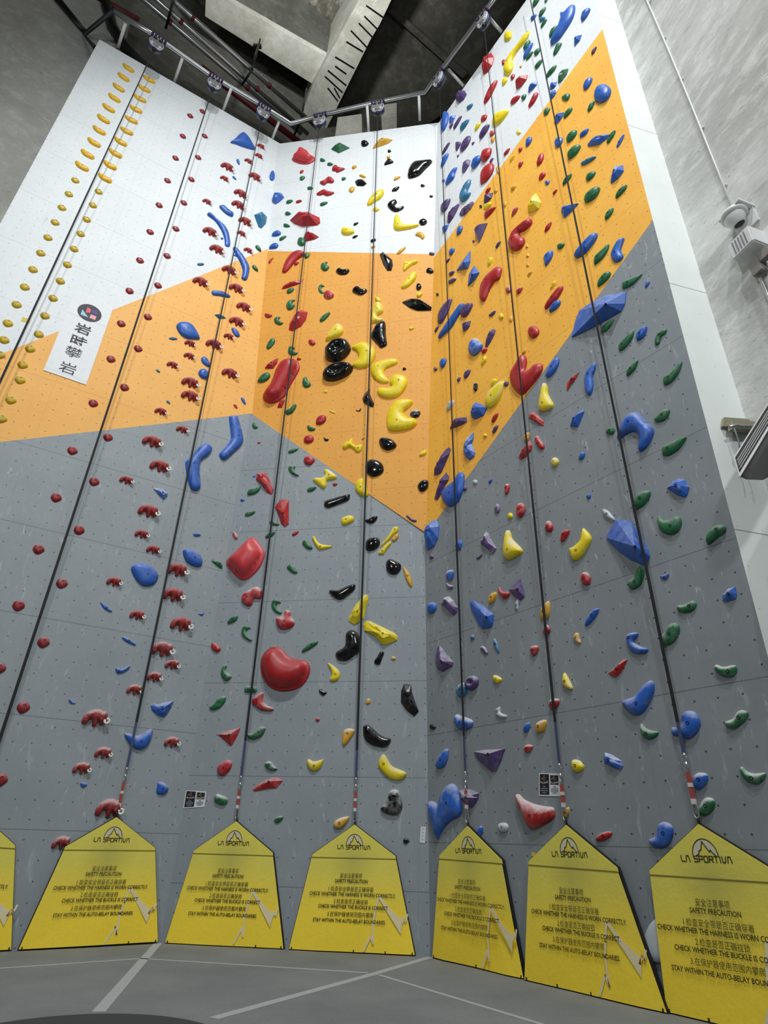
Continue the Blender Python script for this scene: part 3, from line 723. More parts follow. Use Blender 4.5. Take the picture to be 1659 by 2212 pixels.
U|R|d|orange|0|0.63,0.84|-313,-564 -163,-619 -20,-584 143,-452 216,-260 315,0 430,263 439,454 348,625 179,692 -28,636 -162,438 -214,164 -295,-102 -394,-262 -405,-428|||99|sloper_hold|tall red peanut hold on the orange part of the centre wall
U|G|p|orange|0|0.18,1.03|-86,-124 2,-122 116,-59 158,55 101,146 -3,145 -101,63 -158,-84||0.081|28|rounded_hold|green oval hold just left of the tall red peanut hold
U|R|f|orange|0|0.70,0.20|30,-132 89,72 27,149 -53,53 -84,-122||0.058|22|faceted_hold|small red faceted hold just below the tall red peanut hold
U|G|p|orange|0|0.97,-0.02|-59,-138 51,-84 114,37 117,133 52,123 -27,28 -124,-14 -124,-100||0.061|23|crimp_hold|small green slim hold just below the tall red peanut hold
U|G|p|orange|0|1.28,0.74|-61,-99 15,-160 114,-121 108,-34 29,63 -7,165 -77,129 -99,27||0.060|24|rounded_hold|small green rounded hold just right of the tall red peanut hold
U|R|p|orange|0|1.32,1.99|-54,-37 40,-103 103,-39 15,89 -81,76||0.056|15|foothold|small red rounded hold just left of the upper black dish hold
U|Y|p|orange|1|1.92,2.22|-57,-205 120,-139 214,-8 155,182 48,252 -70,159 -197,-61 -235,-217||0.113|39|rounded_hold|yellow oval hold just above the upper black dish hold
U|K|r|orange|0|2.02,1.59|-261,-234 -84,-336 117,-292 288,-110 324,54 255,232 77,322 -129,295 -301,108 -326,-42|||56|sloper_hold|upper black dish hold on the orange part of the centre wall
U|K|r|orange|0|2.03,0.93|-322,-132 -204,-233 23,-245 275,-126 387,23 358,157 157,243 -73,234 -272,123 -345,-33|||65|sloper_hold|lower black dish hold on the orange part of the centre wall
U|Y|p|orange|0|2.61,1.36|-131,171 -68,16 -92,-124 -190,-217 -195,-305 -27,-382 171,-358 309,-183 353,61 242,296 36,410 -167,360 -245,262||0.100|56|rounded_hold|large yellow rounded hold just right of the upper black dish hold
U|Y|p|orange|0|3.19,0.83|-272,-185 -116,-343 50,-383 105,-340 21,-192 -23,-47 45,64 185,114 296,168 290,274 155,323 -98,297 -294,202 -333,32||0.083|57|crescent_hold|large yellow crescent hold, ninth highest yellow one on the orange part of the centre wall
U|Y|p|orange|0|3.36,0.33|-49,84 20,8 -89,-45 -227,-9 -331,-46 -320,-181 -196,-296 -5,-337 183,-279 319,-99 369,94 293,257 128,331 4,297 -36,184||0.087|65|rounded_hold|large yellow oval hold just above the lowest yellow C-shaped hold
U|Y|p|orange|0|3.62,-0.52|-296,-369 -152,-407 82,-397 278,-312 310,-207 241,-105 110,-89 18,32 32,126 138,209 224,310 193,395 33,439 -168,409 -301,232 -366,16 -350,-270||0.113|69|rounded_hold|lowest yellow C-shaped hold on the orange part of the centre wall
U|K|f|orange|0|2.82,0.05|-116,-84 -5,-190 118,-256 139,-158 75,6 18,172 30,284 -92,169 -140,30||0.091|42|faceted_hold|black faceted hold, eleventh highest black one on the orange part of the centre wall
U|K|p|orange|0|2.60,-0.24|-42,-27 40,-36 51,59 -2,-9 -71,19||0.017|11|foothold|tiny black crescent hold, twelfth highest black one on the orange part of the centre wall
U|Y|o|orange|0|1.78,0.40|47,-6 41,10 25,26 4,37 -17,38 -32,24 -37,1 -31,-23 -15,-38 6,-42 27,-35 42,-22||0.034|8|foothold|tiny yellow rounded hold just below the lower black dish hold
U|Y|o|orange|0|1.98,-0.21|73,-50 67,-33 41,-5 4,26 -35,51 -67,60 -83,52 -78,29 -53,1 -14,-25 27,-44 59,-54||0.023|14|foothold|small yellow slim hold, twelfth highest yellow one on the orange part of the centre wall
U|R|p|orange|0|1.72,-0.42|-72,-111 38,-106 117,-20 112,105 13,137 -95,78 -116,-60||0.073|22|rounded_hold|small red rounded hold, thirteenth highest red one on the orange part of the centre wall
U|G|p|orange|0|1.50,-0.61|-36,-66 74,-72 104,-18 13,30 -61,95 -99,41||0.045|18|rounded_hold|small green oval hold, lowest green one on the orange part of the centre wall
C|G|p|grey|0|0.17,9.80|-35,-52 40,-90 85,-44 26,27 -26,105 -68,51||0.041|14|foothold|small green rounded hold, highest green one on the grey part of the centre wall
U|R|p|orange|0|1.46,-0.91|-82,-72 2,-110 109,-73 122,32 45,106 -77,80 -109,6||0.068|22|rounded_hold|small red rounded hold, lowest red one on the orange part of the centre wall
U|K|p|orange|0|1.87,-0.95|-28,-34 42,-56 66,-6 -18,28 -61,79||0.027|11|foothold|tiny black crescent hold, fourteenth highest black one on the orange part of the centre wall
U|Y|p|orange|0|2.50,-1.19|-170,-82 -79,-31 2,-70 85,-184 177,-179 219,-93 211,-1 66,-16 3,53 -7,161 -48,188 -98,110 -165,101 -240,-13||0.055|44|crescent_hold|yellow crescent hold, fourteenth highest yellow one on the orange part of the centre wall
U|O|o|orange|0|2.73,-1.02|44,14 35,21 16,23 -7,20 -28,10 -39,-5 -39,-22 -27,-34 -8,-36 13,-28 31,-14 43,2||0.024|8|foothold|tiny golden oval hold, the only golden one on the orange part of the centre wall
C|R|o|grey|0|0.34,9.30|30,2 24,13 11,24 -7,31 -24,30 -36,20 -39,4 -33,-12 -19,-23 -2,-25 15,-19 26,-9||0.024|6|foothold|tiny red rounded hold, highest red one on the grey part of the centre wall
C|G|o|grey|0|1.17,9.02|113,38 91,51 44,52 -15,41 -69,19 -103,-13 -107,-45 -82,-66 -36,-67 20,-48 71,-17 105,15||0.044|21|crimp_hold|small green slim hold, second highest green one on the grey part of the centre wall
C|R|p|grey|0|1.56,8.72|-89,-72 7,-128 84,-96 135,5 43,116 -76,107 -116,34||0.075|24|rounded_hold|small red rounded hold, second highest red one on the grey part of the centre wall
C|G|p|grey|0|1.24,8.47|-52,-62 47,-129 131,-134 38,-38 16,55 24,115 -110,124 -124,49||0.058|23|crescent_hold|small green crescent hold just right of the glossy red bar hold
C|B|f|grey|0|0.35,8.39|28,-31 21,41 -54,-6||0.020|8|foothold|tiny blue pointed hold, highest blue one on the grey part of the centre wall
C|R|f|grey|0|0.62,8.22|-73,-70 80,-278 189,-325 217,-212 100,39 0,236 -109,265 -212,231 -222,83||0.107|50|faceted_hold|glossy red bar hold on the grey part of the centre wall
C|G|p|grey|0|0.39,8.01|-82,-107 70,-64 138,34 128,126 30,66 -110,28 -138,-71||0.062|28|crimp_hold|green slim hold just left of the glossy red bar hold
C|Y|p|grey|1|1.96,8.21|-98,-178 -16,-241 44,-186 48,-54 124,-30 238,-7 247,66 55,234 -36,219 -2,112 -74,27 -218,36 -257,-21||0.071|50|crescent_hold|large yellow crescent hold, highest yellow one on the grey part of the centre wall
C|R|o|grey|0|2.19,8.06|54,10 45,24 24,36 -3,41 -28,35 -43,18 -45,-6 -34,-28 -13,-39 12,-37 35,-24 51,-7||0.034|10|foothold|tiny red rounded hold, fourth highest red one on the grey part of the centre wall
C|G|o|grey|0|1.69,7.97|97,40 76,55 33,60 -22,53 -71,32 -100,0 -102,-34 -77,-59 -34,-63 17,-47 62,-17 92,15||0.049|20|rounded_hold|small green oval hold, fourth highest green one on the grey part of the centre wall
U|Y|p|orange|0|2.74,-2.27|-64,-153 90,-243 151,-171 95,30 53,190 -25,217 -124,134 -137,-35||0.081|41|rounded_hold|yellow oval hold, lowest yellow one on the orange part of the centre wall
L|B|p|grey|0|-0.32,9.37|-25,-4 -40,-173 -148,-425 -207,-589 -69,-671 159,-305 260,-54 232,134 78,507 21,602 -136,527 -133,417||0.098|96|crescent_hold|upper blue elbow hold on the grey part of the left wall
L|B|p|grey|0|-0.93,8.40|-222,-190 -136,-453 2,-665 151,-557 63,-176 53,91 185,295 229,499 97,580 -26,462 -169,129 -251,-37||0.104|102|crescent_hold|lower blue elbow hold on the grey part of the left wall
U|K|p|orange|0|2.99,-1.82|-185,0 -151,-118 -21,-216 130,-187 213,-94 191,66 74,179 -81,218 -178,130||0.090|39|rounded_hold|black rounded hold, sixteenth highest black one on the orange part of the centre wall
U|K|p|orange|0|3.07,1.93|-75,-271 13,-395 127,-358 163,-291 131,10 119,352 59,439 -116,353 -201,177 -240,-4||0.089|57|rounded_hold|large black oval hold, seventh highest black one on the orange part of the centre wall
R|P|o|orange|0|0.54,11.96|68,48 51,52 21,45 -16,28 -47,4 -64,-22 -62,-44 -42,-52 -11,-44 22,-22 50,6 66,32||0.050|13|foothold|small purple slim hold, thirteenth highest purple one on the orange part of the right wall
R|B|p|orange|0|1.05,11.80|-221,-212 -35,-192 166,-64 369,92 407,213 290,253 57,158 -183,39 -389,-75 -444,-193||0.090|75|crimp_hold|large blue slim hold, twentieth highest blue one on the orange part of the right wall
R|P|f|orange|0|1.50,11.28|-95,-95 18,-126 93,-83 132,37 -36,145 -128,112||0.094|23|faceted_hold|small purple faceted hold, twelfth highest purple one on the orange part of the right wall
R|P|f|orange|0|2.13,10.40|-94,-170 11,-101 125,15 162,95 99,186 0,149 -110,-18 -153,-125||0.077|41|faceted_hold|purple long faceted hold, fourteenth highest purple one on the orange part of the right wall
R|B|p|orange|1|1.71,10.47|-152,-72 -52,-200 93,-216 209,-126 134,73 23,237 -114,225 -170,54||0.112|39|rounded_hold|blue rounded hold, twenty-first highest blue one on the orange part of the right wall
R|R|o|orange|0|1.95,10.19|78,-1 59,24 23,47 -20,61 -58,59 -77,36 -74,-2 -50,-39 -14,-62 24,-64 57,-49 77,-26||0.050|14|foothold|small red oval hold, sixteenth highest red one on the orange part of the right wall
R|B|p|orange|0|0.71,10.78|-87,-34 -27,-130 67,-103 117,-4 76,91 -29,128 -94,54||0.069|22|rounded_hold|small blue oval hold, twenty-second highest blue one on the orange part of the right wall
R|P|o|orange|0|0.46,10.79|62,-47 56,-21 35,13 5,47 -27,66 -52,63 -63,38 -58,2 -36,-33 -5,-56 27,-65 52,-62||0.036|9|foothold|tiny purple rounded hold, fifteenth highest purple one on the orange part of the right wall
R|Y|p|orange|0|1.92,9.95|-45,-83 55,-36 62,72 -12,82 -83,-50||0.049|19|crimp_hold|small yellow slim hold, seventh highest yellow one on the orange part of the right wall
R|P|p|orange|0|1.43,9.94|-47,-82 36,-65 106,27 43,83 -55,85 -98,-26||0.052|18|rounded_hold|small purple oval hold, sixteenth highest purple one on the orange part of the right wall
R|P|o|orange|0|1.18,9.97|46,30 28,41 2,42 -26,34 -46,16 -51,-10 -39,-37 -16,-54 11,-56 33,-41 47,-15 52,10||0.043|10|foothold|tiny purple oval hold, seventeenth highest purple one on the orange part of the right wall
R|K|p|orange|1|1.64,9.44|7,-113 49,-36 49,77 -27,102 -61,-26||0.047|18|rounded_hold|small black oval hold, lowest black one on the orange part of the right wall
R|Y|p|orange|0|2.13,9.22|-55,-71 30,-66 86,-3 30,66 -40,73 -78,-16||0.060|17|rounded_hold|small yellow oval hold, eighth highest yellow one on the orange part of the right wall
R|Y|p|orange|1|2.11,8.90|-193,-158 -83,-230 100,-171 226,-1 254,184 68,215 -119,164 -237,9||0.093|57|rounded_hold|large yellow oval hold, ninth highest yellow one on the orange part of the right wall
R|P|o|orange|0|2.42,8.98|43,32 24,47 -4,52 -32,47 -50,29 -52,0 -36,-33 -9,-56 18,-61 39,-47 50,-20 52,9||0.044|12|foothold|tiny purple rounded hold just left of the red U-shaped hold
R|R|p|orange|0|2.89,8.92|-334,-91 -247,-289 -129,-440 67,-390 295,-277 378,-160 356,-49 235,26 123,-5 6,37 56,198 51,360 -35,453 -195,324 -324,214 -350,60||0.107|87|rounded_hold|red U-shaped hold on the orange part of the right wall
R|O|p|orange|0|2.92,9.43|19,-53 53,20 0,43 -63,-25||0.032|11|foothold|tiny golden oval hold just above the red U-shaped hold
R|R|p|orange|0|3.17,9.71|-97,-15 -22,-145 99,-152 130,-47 49,120 -41,162 -100,106||0.066|28|rounded_hold|red rounded hold, fifteenth highest red one on the orange part of the right wall
R|B|p|grey|0|3.46,8.60|-134,-112 -53,-130 67,-70 142,31 148,130 47,160 -70,71 -147,-58||0.070|43|crimp_hold|blue slim hold just right of the red U-shaped hold
R|Y|p|grey|1|3.23,8.09|-128,-185 -51,-250 80,-276 141,-228 100,-77 63,74 71,198 50,303 0,310 -55,203 -119,38 -156,-117||0.087|61|rounded_hold|large yellow oval hold just below the red U-shaped hold
R|W|p|orange|0|0.89,9.46|-83,-90 51,-82 123,26 75,84 -41,91 -113,-18||0.060|22|rounded_hold|small pale chalky oval hold, the only pale chalky one on the orange right wall
R|P|f|orange|0|1.10,8.86|-107,-46 97,-102 239,-110 238,4 -33,161 -189,117 -252,5||0.093|39|faceted_hold|purple faceted hold, nineteenth highest purple one on the orange part of the right wall
R|B|f|orange|0|1.64,8.83|-147,-78 -69,-162 161,-207 259,-86 122,91 -22,233 -123,177 -167,32||0.135|38|faceted_hold|blue faceted hold, twenty-third highest blue one on the orange part of the right wall
R|R|p|orange|0|2.08,8.39|-15,-71 70,13 69,71 -44,48 -93,-57||0.046|21|crimp_hold|small red slim hold, lowest red one on the orange part of the right wall
R|P|p|orange|0|2.06,8.13|-45,-64 45,-13 73,57 -20,58 -77,-28||0.041|18|crimp_hold|small purple slim hold, twentieth highest purple one on the orange part of the right wall
R|Y|o|orange|0|1.80,8.14|43,-23 39,-2 25,23 3,45 -21,56 -40,49 -50,27 -48,-2 -33,-27 -10,-41 15,-43 34,-37||0.034|9|foothold|tiny yellow rounded hold, lowest yellow one on the orange part of the right wall
R|B|f|orange|1|1.39,8.10|-131,-166 -26,-288 96,-264 120,-198 49,52 103,159 112,291 -45,266 -137,149 -187,-3||0.105|61|wedge_volume|large blue faceted hold, twenty-fourth highest blue one on the orange part of the right wall
R|R|f|grey|0|2.99,7.80|-64,-4 38,-150 120,-217 137,-147 66,18 -46,186 -129,199 -155,113||0.055|34|faceted_hold|red long faceted hold, second highest red one on the grey part of the right wall
R|O|p|grey|0|2.75,7.56|-31,-88 33,-74 66,29 26,74 -39,59 -71,-20||0.052|20|rounded_hold|small golden oval hold, highest golden one on the grey part of the right wall
R|R|f|grey|0|2.70,7.30|-135,-118 -15,-115 105,-46 140,29 113,147 56,104 -77,40 -174,-54||0.074|42|faceted_hold|red long faceted hold, fourth highest red one on the grey part of the right wall
R|R|p|grey|1|3.00,7.29|-45,-73 40,-155 80,-106 22,45 -23,155 -91,120||0.046|29|rounded_hold|red oval hold, third highest red one on the grey part of the right wall
R|Y|p|grey|1|3.23,6.78|-55,-34 0,-89 77,-54 60,41 -9,86 -57,32||0.056|20|rounded_hold|small yellow rounded hold, second highest yellow one on the grey part of the right wall
R|P|f|orange|0|0.62,8.20|-174,-255 -64,-248 52,-97 184,60 225,164 180,227 87,230 53,108 -86,20 -221,-30 -288,-207||0.107|59|faceted_hold|large purple long faceted hold just above the big blue teardrop hold
R|P|f|orange|0|0.55,7.61|-227,-183 -142,-241 -6,-139 104,-1 203,62 215,136 144,260 10,184 -68,70 -193,-117||0.093|59|faceted_hold|large purple long faceted hold just left of the big blue teardrop hold
R|B|p|orange|0|0.90,7.38|-343,-19 -283,-190 -132,-326 56,-335 208,-198 271,-21 299,174 221,278 142,276 22,174 -159,152 -330,69||0.119|74|rounded_hold|big blue teardrop hold on the orange part of the right wall
U|K|p|orange|0|4.05,-2.35|-58,-140 39,-116 109,-27 105,95 21,130 -78,84 -122,-21||0.074|26|rounded_hold|black rounded hold, lowest black one on the orange part of the centre wall
U|K|p|orange|0|3.27,-1.24|-109,-94 20,-165 149,-134 213,-52 123,90 -33,166 -151,163 -176,61||0.096|38|rounded_hold|black oval hold just below the lowest yellow C-shaped hold
U|Y|p|orange|0|4.06,-1.56|-6,-61 70,-12 60,83 -29,40 -94,-53||0.044|16|rounded_hold|small yellow oval hold, fifteenth highest yellow one on the orange part of the centre wall
U|K|o|orange|0|3.65,0.80|46,-1 41,16 25,33 3,45 -19,46 -35,33 -41,9 -36,-16 -20,-32 2,-36 24,-30 40,-16||0.035|8|foothold|tiny black rounded hold, ninth highest black one on the orange part of the centre wall
U|K|p|orange|1|3.90,-0.51|-40,-103 78,-80 112,36 43,95 -89,73 -122,-14||0.063|23|rounded_hold|small black rounded hold just right of the lowest yellow C-shaped hold
R|W|o|grey|0|1.47,7.27|28,31 7,45 -21,51 -48,47 -62,31 -58,4 -37,-26 -6,-49 21,-54 39,-42 45,-17 41,9||0.038|10|foothold|tiny pale chalky rounded hold just right of the big blue teardrop hold
R|B|o|grey|0|1.84,7.11|41,19 28,27 6,29 -19,23 -40,10 -48,-8 -42,-28 -24,-40 -2,-42 19,-31 36,-13 44,5||0.031|10|foothold|tiny blue oval hold just right of the big blue teardrop hold
R|P|o|grey|0|1.20,7.25|31,30 13,40 -11,43 -35,37 -49,21 -48,-2 -32,-26 -7,-43 17,-45 34,-32 41,-10 40,12||0.036|9|foothold|tiny purple rounded hold just right of the big blue teardrop hold
R|R|p|grey|1|2.21,6.77|-49,-96 15,-89 60,29 8,93 -51,43||0.047|24|rounded_hold|small red oval hold, fifth highest red one on the grey part of the right wall
U|Y|o|orange|0|3.83,2.03|63,8 52,23 26,34 -7,38 -38,30 -58,12 -61,-14 -48,-36 -22,-47 9,-43 38,-28 58,-9||0.037|11|foothold|tiny yellow oval hold just below the black boat-shaped hold
U|O|f|white|0|2.98,9.67|-147,-169 178,-77 318,55 183,152 -15,194 -198,48 -291,-185||0.134|43|faceted_hold|golden long faceted hold, highest golden one on the white part of the centre wall
U|K|o|white|0|3.21,9.20|49,-9 42,19 23,47 -3,67 -30,70 -50,51 -57,14 -51,-26 -32,-54 -5,-62 21,-53 41,-34||0.044|8|foothold|tiny black rounded hold, second highest black one on the white part of the centre wall
U|O|o|white|0|3.18,8.92|53,40 35,54 8,56 -23,47 -46,26 -53,-6 -43,-39 -21,-62 7,-65 32,-47 50,-16 57,15||0.046|8|foothold|tiny golden rounded hold, second highest golden one on the white part of the centre wall
U|K|p|white|0|3.19,8.68|14,-93 147,-42 33,143 -55,100 -133,-97||0.064|20|rounded_hold|small black rounded hold, third highest black one on the white part of the centre wall
U|K|p|white|0|4.06,8.11|-284,-337 -166,-367 37,-294 211,-64 379,145 389,284 83,334 -123,327 -263,108 -306,-158||0.122|51|rounded_hold|big black blade hold on the white part of the centre wall
R|Y|p|white|0|3.68,20.19|-108,-24 -30,-197 65,-250 125,-119 63,151 -22,280 -107,189||0.073|22|rounded_hold|small yellow rounded hold just above the long yellow spoon hold
R|Y|p|white|0|3.81,18.98|-397,-319 -272,-552 -129,-434 -136,-171 -33,-9 131,43 360,31 486,174 461,297 293,329 88,266 -113,247 -289,149 -401,-61||0.104|96|crescent_hold|long yellow spoon hold on the white part of the right wall
R|Y|p|white|0|3.37,18.40|-45,-112 75,-98 85,55 -16,143 -88,18||0.057|18|rounded_hold|small yellow oval hold just below the long yellow spoon hold
R|R|f|white|0|2.93,20.07|-169,-236 -16,-348 123,-287 223,-53 155,344 -6,431 -131,225 -208,-82||0.178|49|faceted_hold|large red long faceted hold, second highest red one on the white right wall
R|R|o|white|0|3.42,19.28|44,62 23,86 -6,91 -34,76 -53,39 -53,-16 -35,-73 -7,-111 22,-116 43,-85 54,-33 54,21||0.047|12|foothold|tiny red oval hold, highest red one on the white part of the right wall
R|O|o|white|0|3.88,18.22|33,-3 23,19 7,40 -12,55 -28,55 -35,38 -31,7 -19,-25 -3,-46 14,-51 27,-41 33,-24||0.025|5|foothold|tiny golden rounded hold just below the long yellow spoon hold
R|R|o|white|0|3.62,18.17|56,42 35,69 3,84 -33,81 -59,57 -66,12 -52,-42 -24,-84 8,-98 36,-80 55,-41 63,4||0.056|13|foothold|tiny red oval hold, third highest red one on the white part of the right wall
R|R|f|white|0|3.81,17.57|-129,-84 -6,-173 163,-137 211,-20 38,230 -100,191 -152,7||0.134|30|faceted_hold|red faceted hold, fourth highest red one on the white part of the right wall
R|R|p|white|0|2.87,18.62|-207,-145 -70,-180 69,-100 236,67 280,207 58,219 -121,63 -212,-113||0.095|52|crimp_hold|large red slim hold, fifth highest red one on the white part of the right wall
R|P|f|white|0|1.87,20.19|-86,-239 89,-334 208,-252 145,46 -9,309 -127,337 -208,102||0.136|29|faceted_hold|purple faceted hold, highest purple one on the white part of the right wall
R|T|o|white|0|2.16,19.15|110,-35 83,13 31,64 -32,105 -87,117 -117,89 -113,28 -80,-41 -27,-92 29,-111 78,-102 107,-74||0.054|14|foothold|small teal blue oval hold, second highest teal one on the white right wall
R|B|f|white|0|4.11,16.88|-18,-86 91,-84 120,-13 32,111 -87,120 -157,-26||0.085|23|faceted_hold|small blue long faceted hold just below the long yellow spoon hold
R|R|p|white|0|3.59,17.15|-62,-81 78,-114 144,-54 44,78 -76,130 -152,24||0.064|22|crimp_hold|small red slim hold, seventh highest red one on the white part of the right wall
R|G|o|white|0|3.83,16.87|62,18 41,52 5,77 -35,88 -66,74 -79,34 -69,-22 -41,-72 -6,-97 28,-90 53,-60 66,-20||0.060|14|foothold|small green oval hold, lowest green one on the white part of the right wall
R|R|p|white|0|4.06,16.38|-41,-127 94,-52 134,66 60,147 -81,56 -167,-87||0.070|33|crimp_hold|red slim hold, sixth highest red one on the white part of the right wall
R|B|p|white|0|1.17,19.96|-43,-408 96,-253 162,39 99,348 -22,436 -125,128 -174,-281||0.102|43|crimp_hold|blue slim hold, tenth highest blue one on the white part of the right wall
R|B|f|white|0|1.47,19.59|-24,-187 87,-89 127,21 -55,243 -137,19||0.100|19|faceted_hold|small blue faceted hold, ninth highest blue one on the white part of the right wall
R|P|o|white|0|1.41,19.31|82,34 64,45 28,47 -17,38 -55,19 -77,-8 -75,-36 -53,-55 -16,-56 24,-40 58,-14 80,13||0.060|13|foothold|small purple slim hold, third highest purple one on the white part of the right wall
R|P|o|white|0|1.66,19.10|177,80 141,96 67,91 -27,67 -113,24 -165,-30 -169,-80 -126,-108 -51,-103 36,-65 115,-11 166,42||0.066|30|crimp_hold|purple slim hold, second highest purple one on the white part of the right wall
R|T|p|white|0|1.89,18.60|-95,-101 75,-110 208,-8 46,115 -88,105 -142,-23||0.089|24|crimp_hold|teal blue slim hold, third highest teal one on the white part of the right wall
R|R|p|white|0|2.60,17.90|33,-157 99,-46 29,91 -68,141 -114,-28||0.058|16|foothold|small red oval hold, eighth highest red one on the white part of the right wall
R|Y|p|white|0|2.36,17.85|-3,-98 108,-25 60,79 -41,86 -112,-38||0.061|18|crimp_hold|small yellow slim hold, fifth highest yellow one on the white part of the right wall
R|Y|p|white|0|3.06,17.15|-171,-98 8,-218 220,-203 296,-81 1,273 -158,276 -227,68||0.089|35|rounded_hold|yellow oval hold, fourth highest yellow one on the white part of the right wall
R|P|p|white|0|2.58,17.30|-17,-130 132,-45 159,57 50,126 -101,79 -195,-89||0.103|32|crimp_hold|purple slim hold, fourth highest purple one on the white part of the right wall
R|R|p|white|1|2.79,16.89|-67,-62 42,-121 96,-26 -15,142 -75,62||0.051|14|foothold|small red oval hold, ninth highest red one on the white part of the right wall
R|O|p|white|0|2.79,16.62|-3,-120 74,-12 1,106 -74,17||0.051|13|foothold|tiny golden oval hold, second highest golden one on the white part of the right wall
R|Y|f|white|0|3.52,15.83|-6,-113 79,-131 -9,165 -57,84||0.033|15|foothold|small yellow pointed hold, lowest yellow one on the white part of the right wall
R|P|p|white|0|1.60,18.05|-63,-155 29,-145 132,-36 -18,219 -76,124||0.063|21|rounded_hold|small purple oval hold, seventh highest purple one on the white part of the right wall
R|P|p|white|0|1.90,17.72|-125,-170 46,-188 171,-74 177,95 66,216 -117,173 -214,-33||0.085|33|crimp_hold|purple slim hold, sixth highest purple one on the white part of the right wall
R|P|o|white|0|1.16,18.56|157,65 124,80 55,78 -32,58 -112,23 -161,-23 -165,-66 -126,-92 -56,-89 25,-58 98,-12 147,33||0.058|26|crimp_hold|purple slim hold, eighth highest purple one on the white part of the right wall
R|P|o|white|0|2.15,17.37|50,10 37,26 15,39 -13,45 -36,40 -47,22 -44,-4 -28,-28 -6,-40 18,-38 38,-25 50,-8||0.037|7|foothold|tiny purple oval hold, fifth highest purple one on the white part of the right wall
R|P|o|white|0|1.59,17.59|34,17 22,30 2,37 -19,37 -36,27 -42,7 -35,-18 -19,-38 0,-45 18,-38 31,-20 37,0||0.033|6|foothold|tiny purple oval hold, ninth highest purple one on the white part of the right wall
R|R|p|white|0|2.52,16.29|-124,-101 -26,-201 132,-177 200,18 52,217 -85,225 -152,31||0.113|30|rounded_hold|red oval hold, eleventh highest red one on the white part of the right wall
R|B|p|white|0|2.19,16.45|-132,-96 -8,-169 137,-136 191,23 64,170 -76,174 -156,20||0.109|28|rounded_hold|blue oval hold, twelfth highest blue one on the white part of the right wall
R|P|f|white|0|1.85,16.78|-77,-201 105,-113 162,27 63,189 -66,175 -159,-87||0.116|30|faceted_hold|purple long faceted hold, eleventh highest purple one on the white part of the right wall
R|P|o|white|0|2.68,15.86|58,30 44,37 17,37 -17,28 -47,12 -63,-9 -62,-29 -45,-42 -18,-41 13,-27 40,-6 56,15||0.048|12|foothold|tiny purple slim hold, tenth highest purple one on the white part of the right wall
R|R|p|white|0|3.14,15.57|-57,-48 42,-57 102,24 9,54 -92,7||0.050|16|foothold|small red slim hold, tenth highest red one on the white part of the right wall
R|B|p|white|0|1.06,18.07|-115,-132 0,-126 140,7 169,146 -35,159 -140,-67||0.083|31|crimp_hold|blue slim hold, eleventh highest blue one on the white part of the right wall
R|R|p|white|0|2.49,15.57|-171,-196 -8,-257 173,-188 240,-2 177,199 -21,299 -171,209 -216,-99||0.102|46|rounded_hold|large red oval hold, lowest red one on the white part of the right wall
R|B|p|orange|0|3.75,15.12|-60,-109 40,-104 93,-5 51,114 -45,134 -92,-18||0.058|22|rounded_hold|small blue oval hold, seventh highest blue one on the orange part of the right wall
R|R|o|orange|0|3.51,15.15|49,28 32,48 4,60 -27,59 -50,43 -58,11 -49,-28 -26,-60 2,-71 27,-59 45,-31 54,0||0.048|11|foothold|tiny red oval hold, highest red one on the orange part of the right wall
R|R|p|orange|0|3.95,14.15|-75,-120 34,-117 91,9 70,136 -24,134 -103,-26||0.058|28|crimp_hold|red slim hold, second highest red one on the orange part of the right wall
R|R|p|orange|1|3.45,14.65|-50,-65 33,-62 80,19 6,90 -51,32||0.052|15|foothold|small red oval hold, third highest red one on the orange part of the right wall
R|Y|o|orange|0|3.27,15.14|72,28 56,36 24,37 -17,30 -54,15 -78,-6 -80,-26 -62,-40 -29,-40 9,-27 44,-7 67,13||0.050|15|foothold|small yellow slim hold, highest yellow one on the orange part of the right wall
R|O|p|white|0|2.83,15.31|9,-185 39,4 0,147 -51,30||0.035|18|crimp_hold|small golden slim hold, lowest golden one on the white part of the right wall
R|G|p|white|0|4.62,20.12|-68,-100 42,-106 113,-43 58,110 -49,136 -104,-13||0.067|20|rounded_hold|small green oval hold, second highest green one on the white part of the right wall
R|G|o|white|0|4.88,19.64|48,14 35,33 12,44 -15,47 -37,35 -48,9 -44,-24 -28,-52 -5,-64 19,-56 38,-35 49,-9||0.042|10|foothold|tiny green oval hold just above the blue fish-shaped hold
R|G|p|white|0|4.73,19.35|-59,-95 57,-63 104,28 63,68 -56,88 -125,-42||0.065|23|crimp_hold|small green slim hold, third highest green one on the white part of the right wall
R|B|p|white|0|4.48,19.59|0,-91 79,-41 65,24 -44,115 -94,15||0.055|13|foothold|small blue oval hold just left of the blue fish-shaped hold
R|T|o|white|0|4.68,19.07|83,-64 68,-14 35,48 -8,104 -48,134 -74,120 -78,67 -61,-4 -27,-65 14,-102 51,-110 76,-97||0.050|14|foothold|small teal blue oval hold just left of the blue fish-shaped hold
R|G|p|white|0|4.70,18.80|-26,-46 68,-9 82,42 -32,54 -110,-21||0.057|20|crimp_hold|small green slim hold, fourth highest green one on the white part of the right wall
R|G|p|white|0|4.86,18.05|-72,-104 52,-77 138,18 69,105 -45,122 -117,-44||0.067|25|crimp_hold|green slim hold, fifth highest green one on the white part of the right wall
R|G|o|white|0|4.16,18.76|103,44 75,77 24,96 -37,94 -89,66 -115,11 -108,-54 -72,-106 -21,-124 33,-103 78,-56 103,-3||0.073|22|crimp_hold|small green slim hold, sixth highest green one on the white part of the right wall
R|B|p|white|0|4.16,18.48|-56,-152 96,-45 164,86 34,153 -98,61 -168,-128||0.074|37|crimp_hold|blue slim hold just right of the long yellow spoon hold
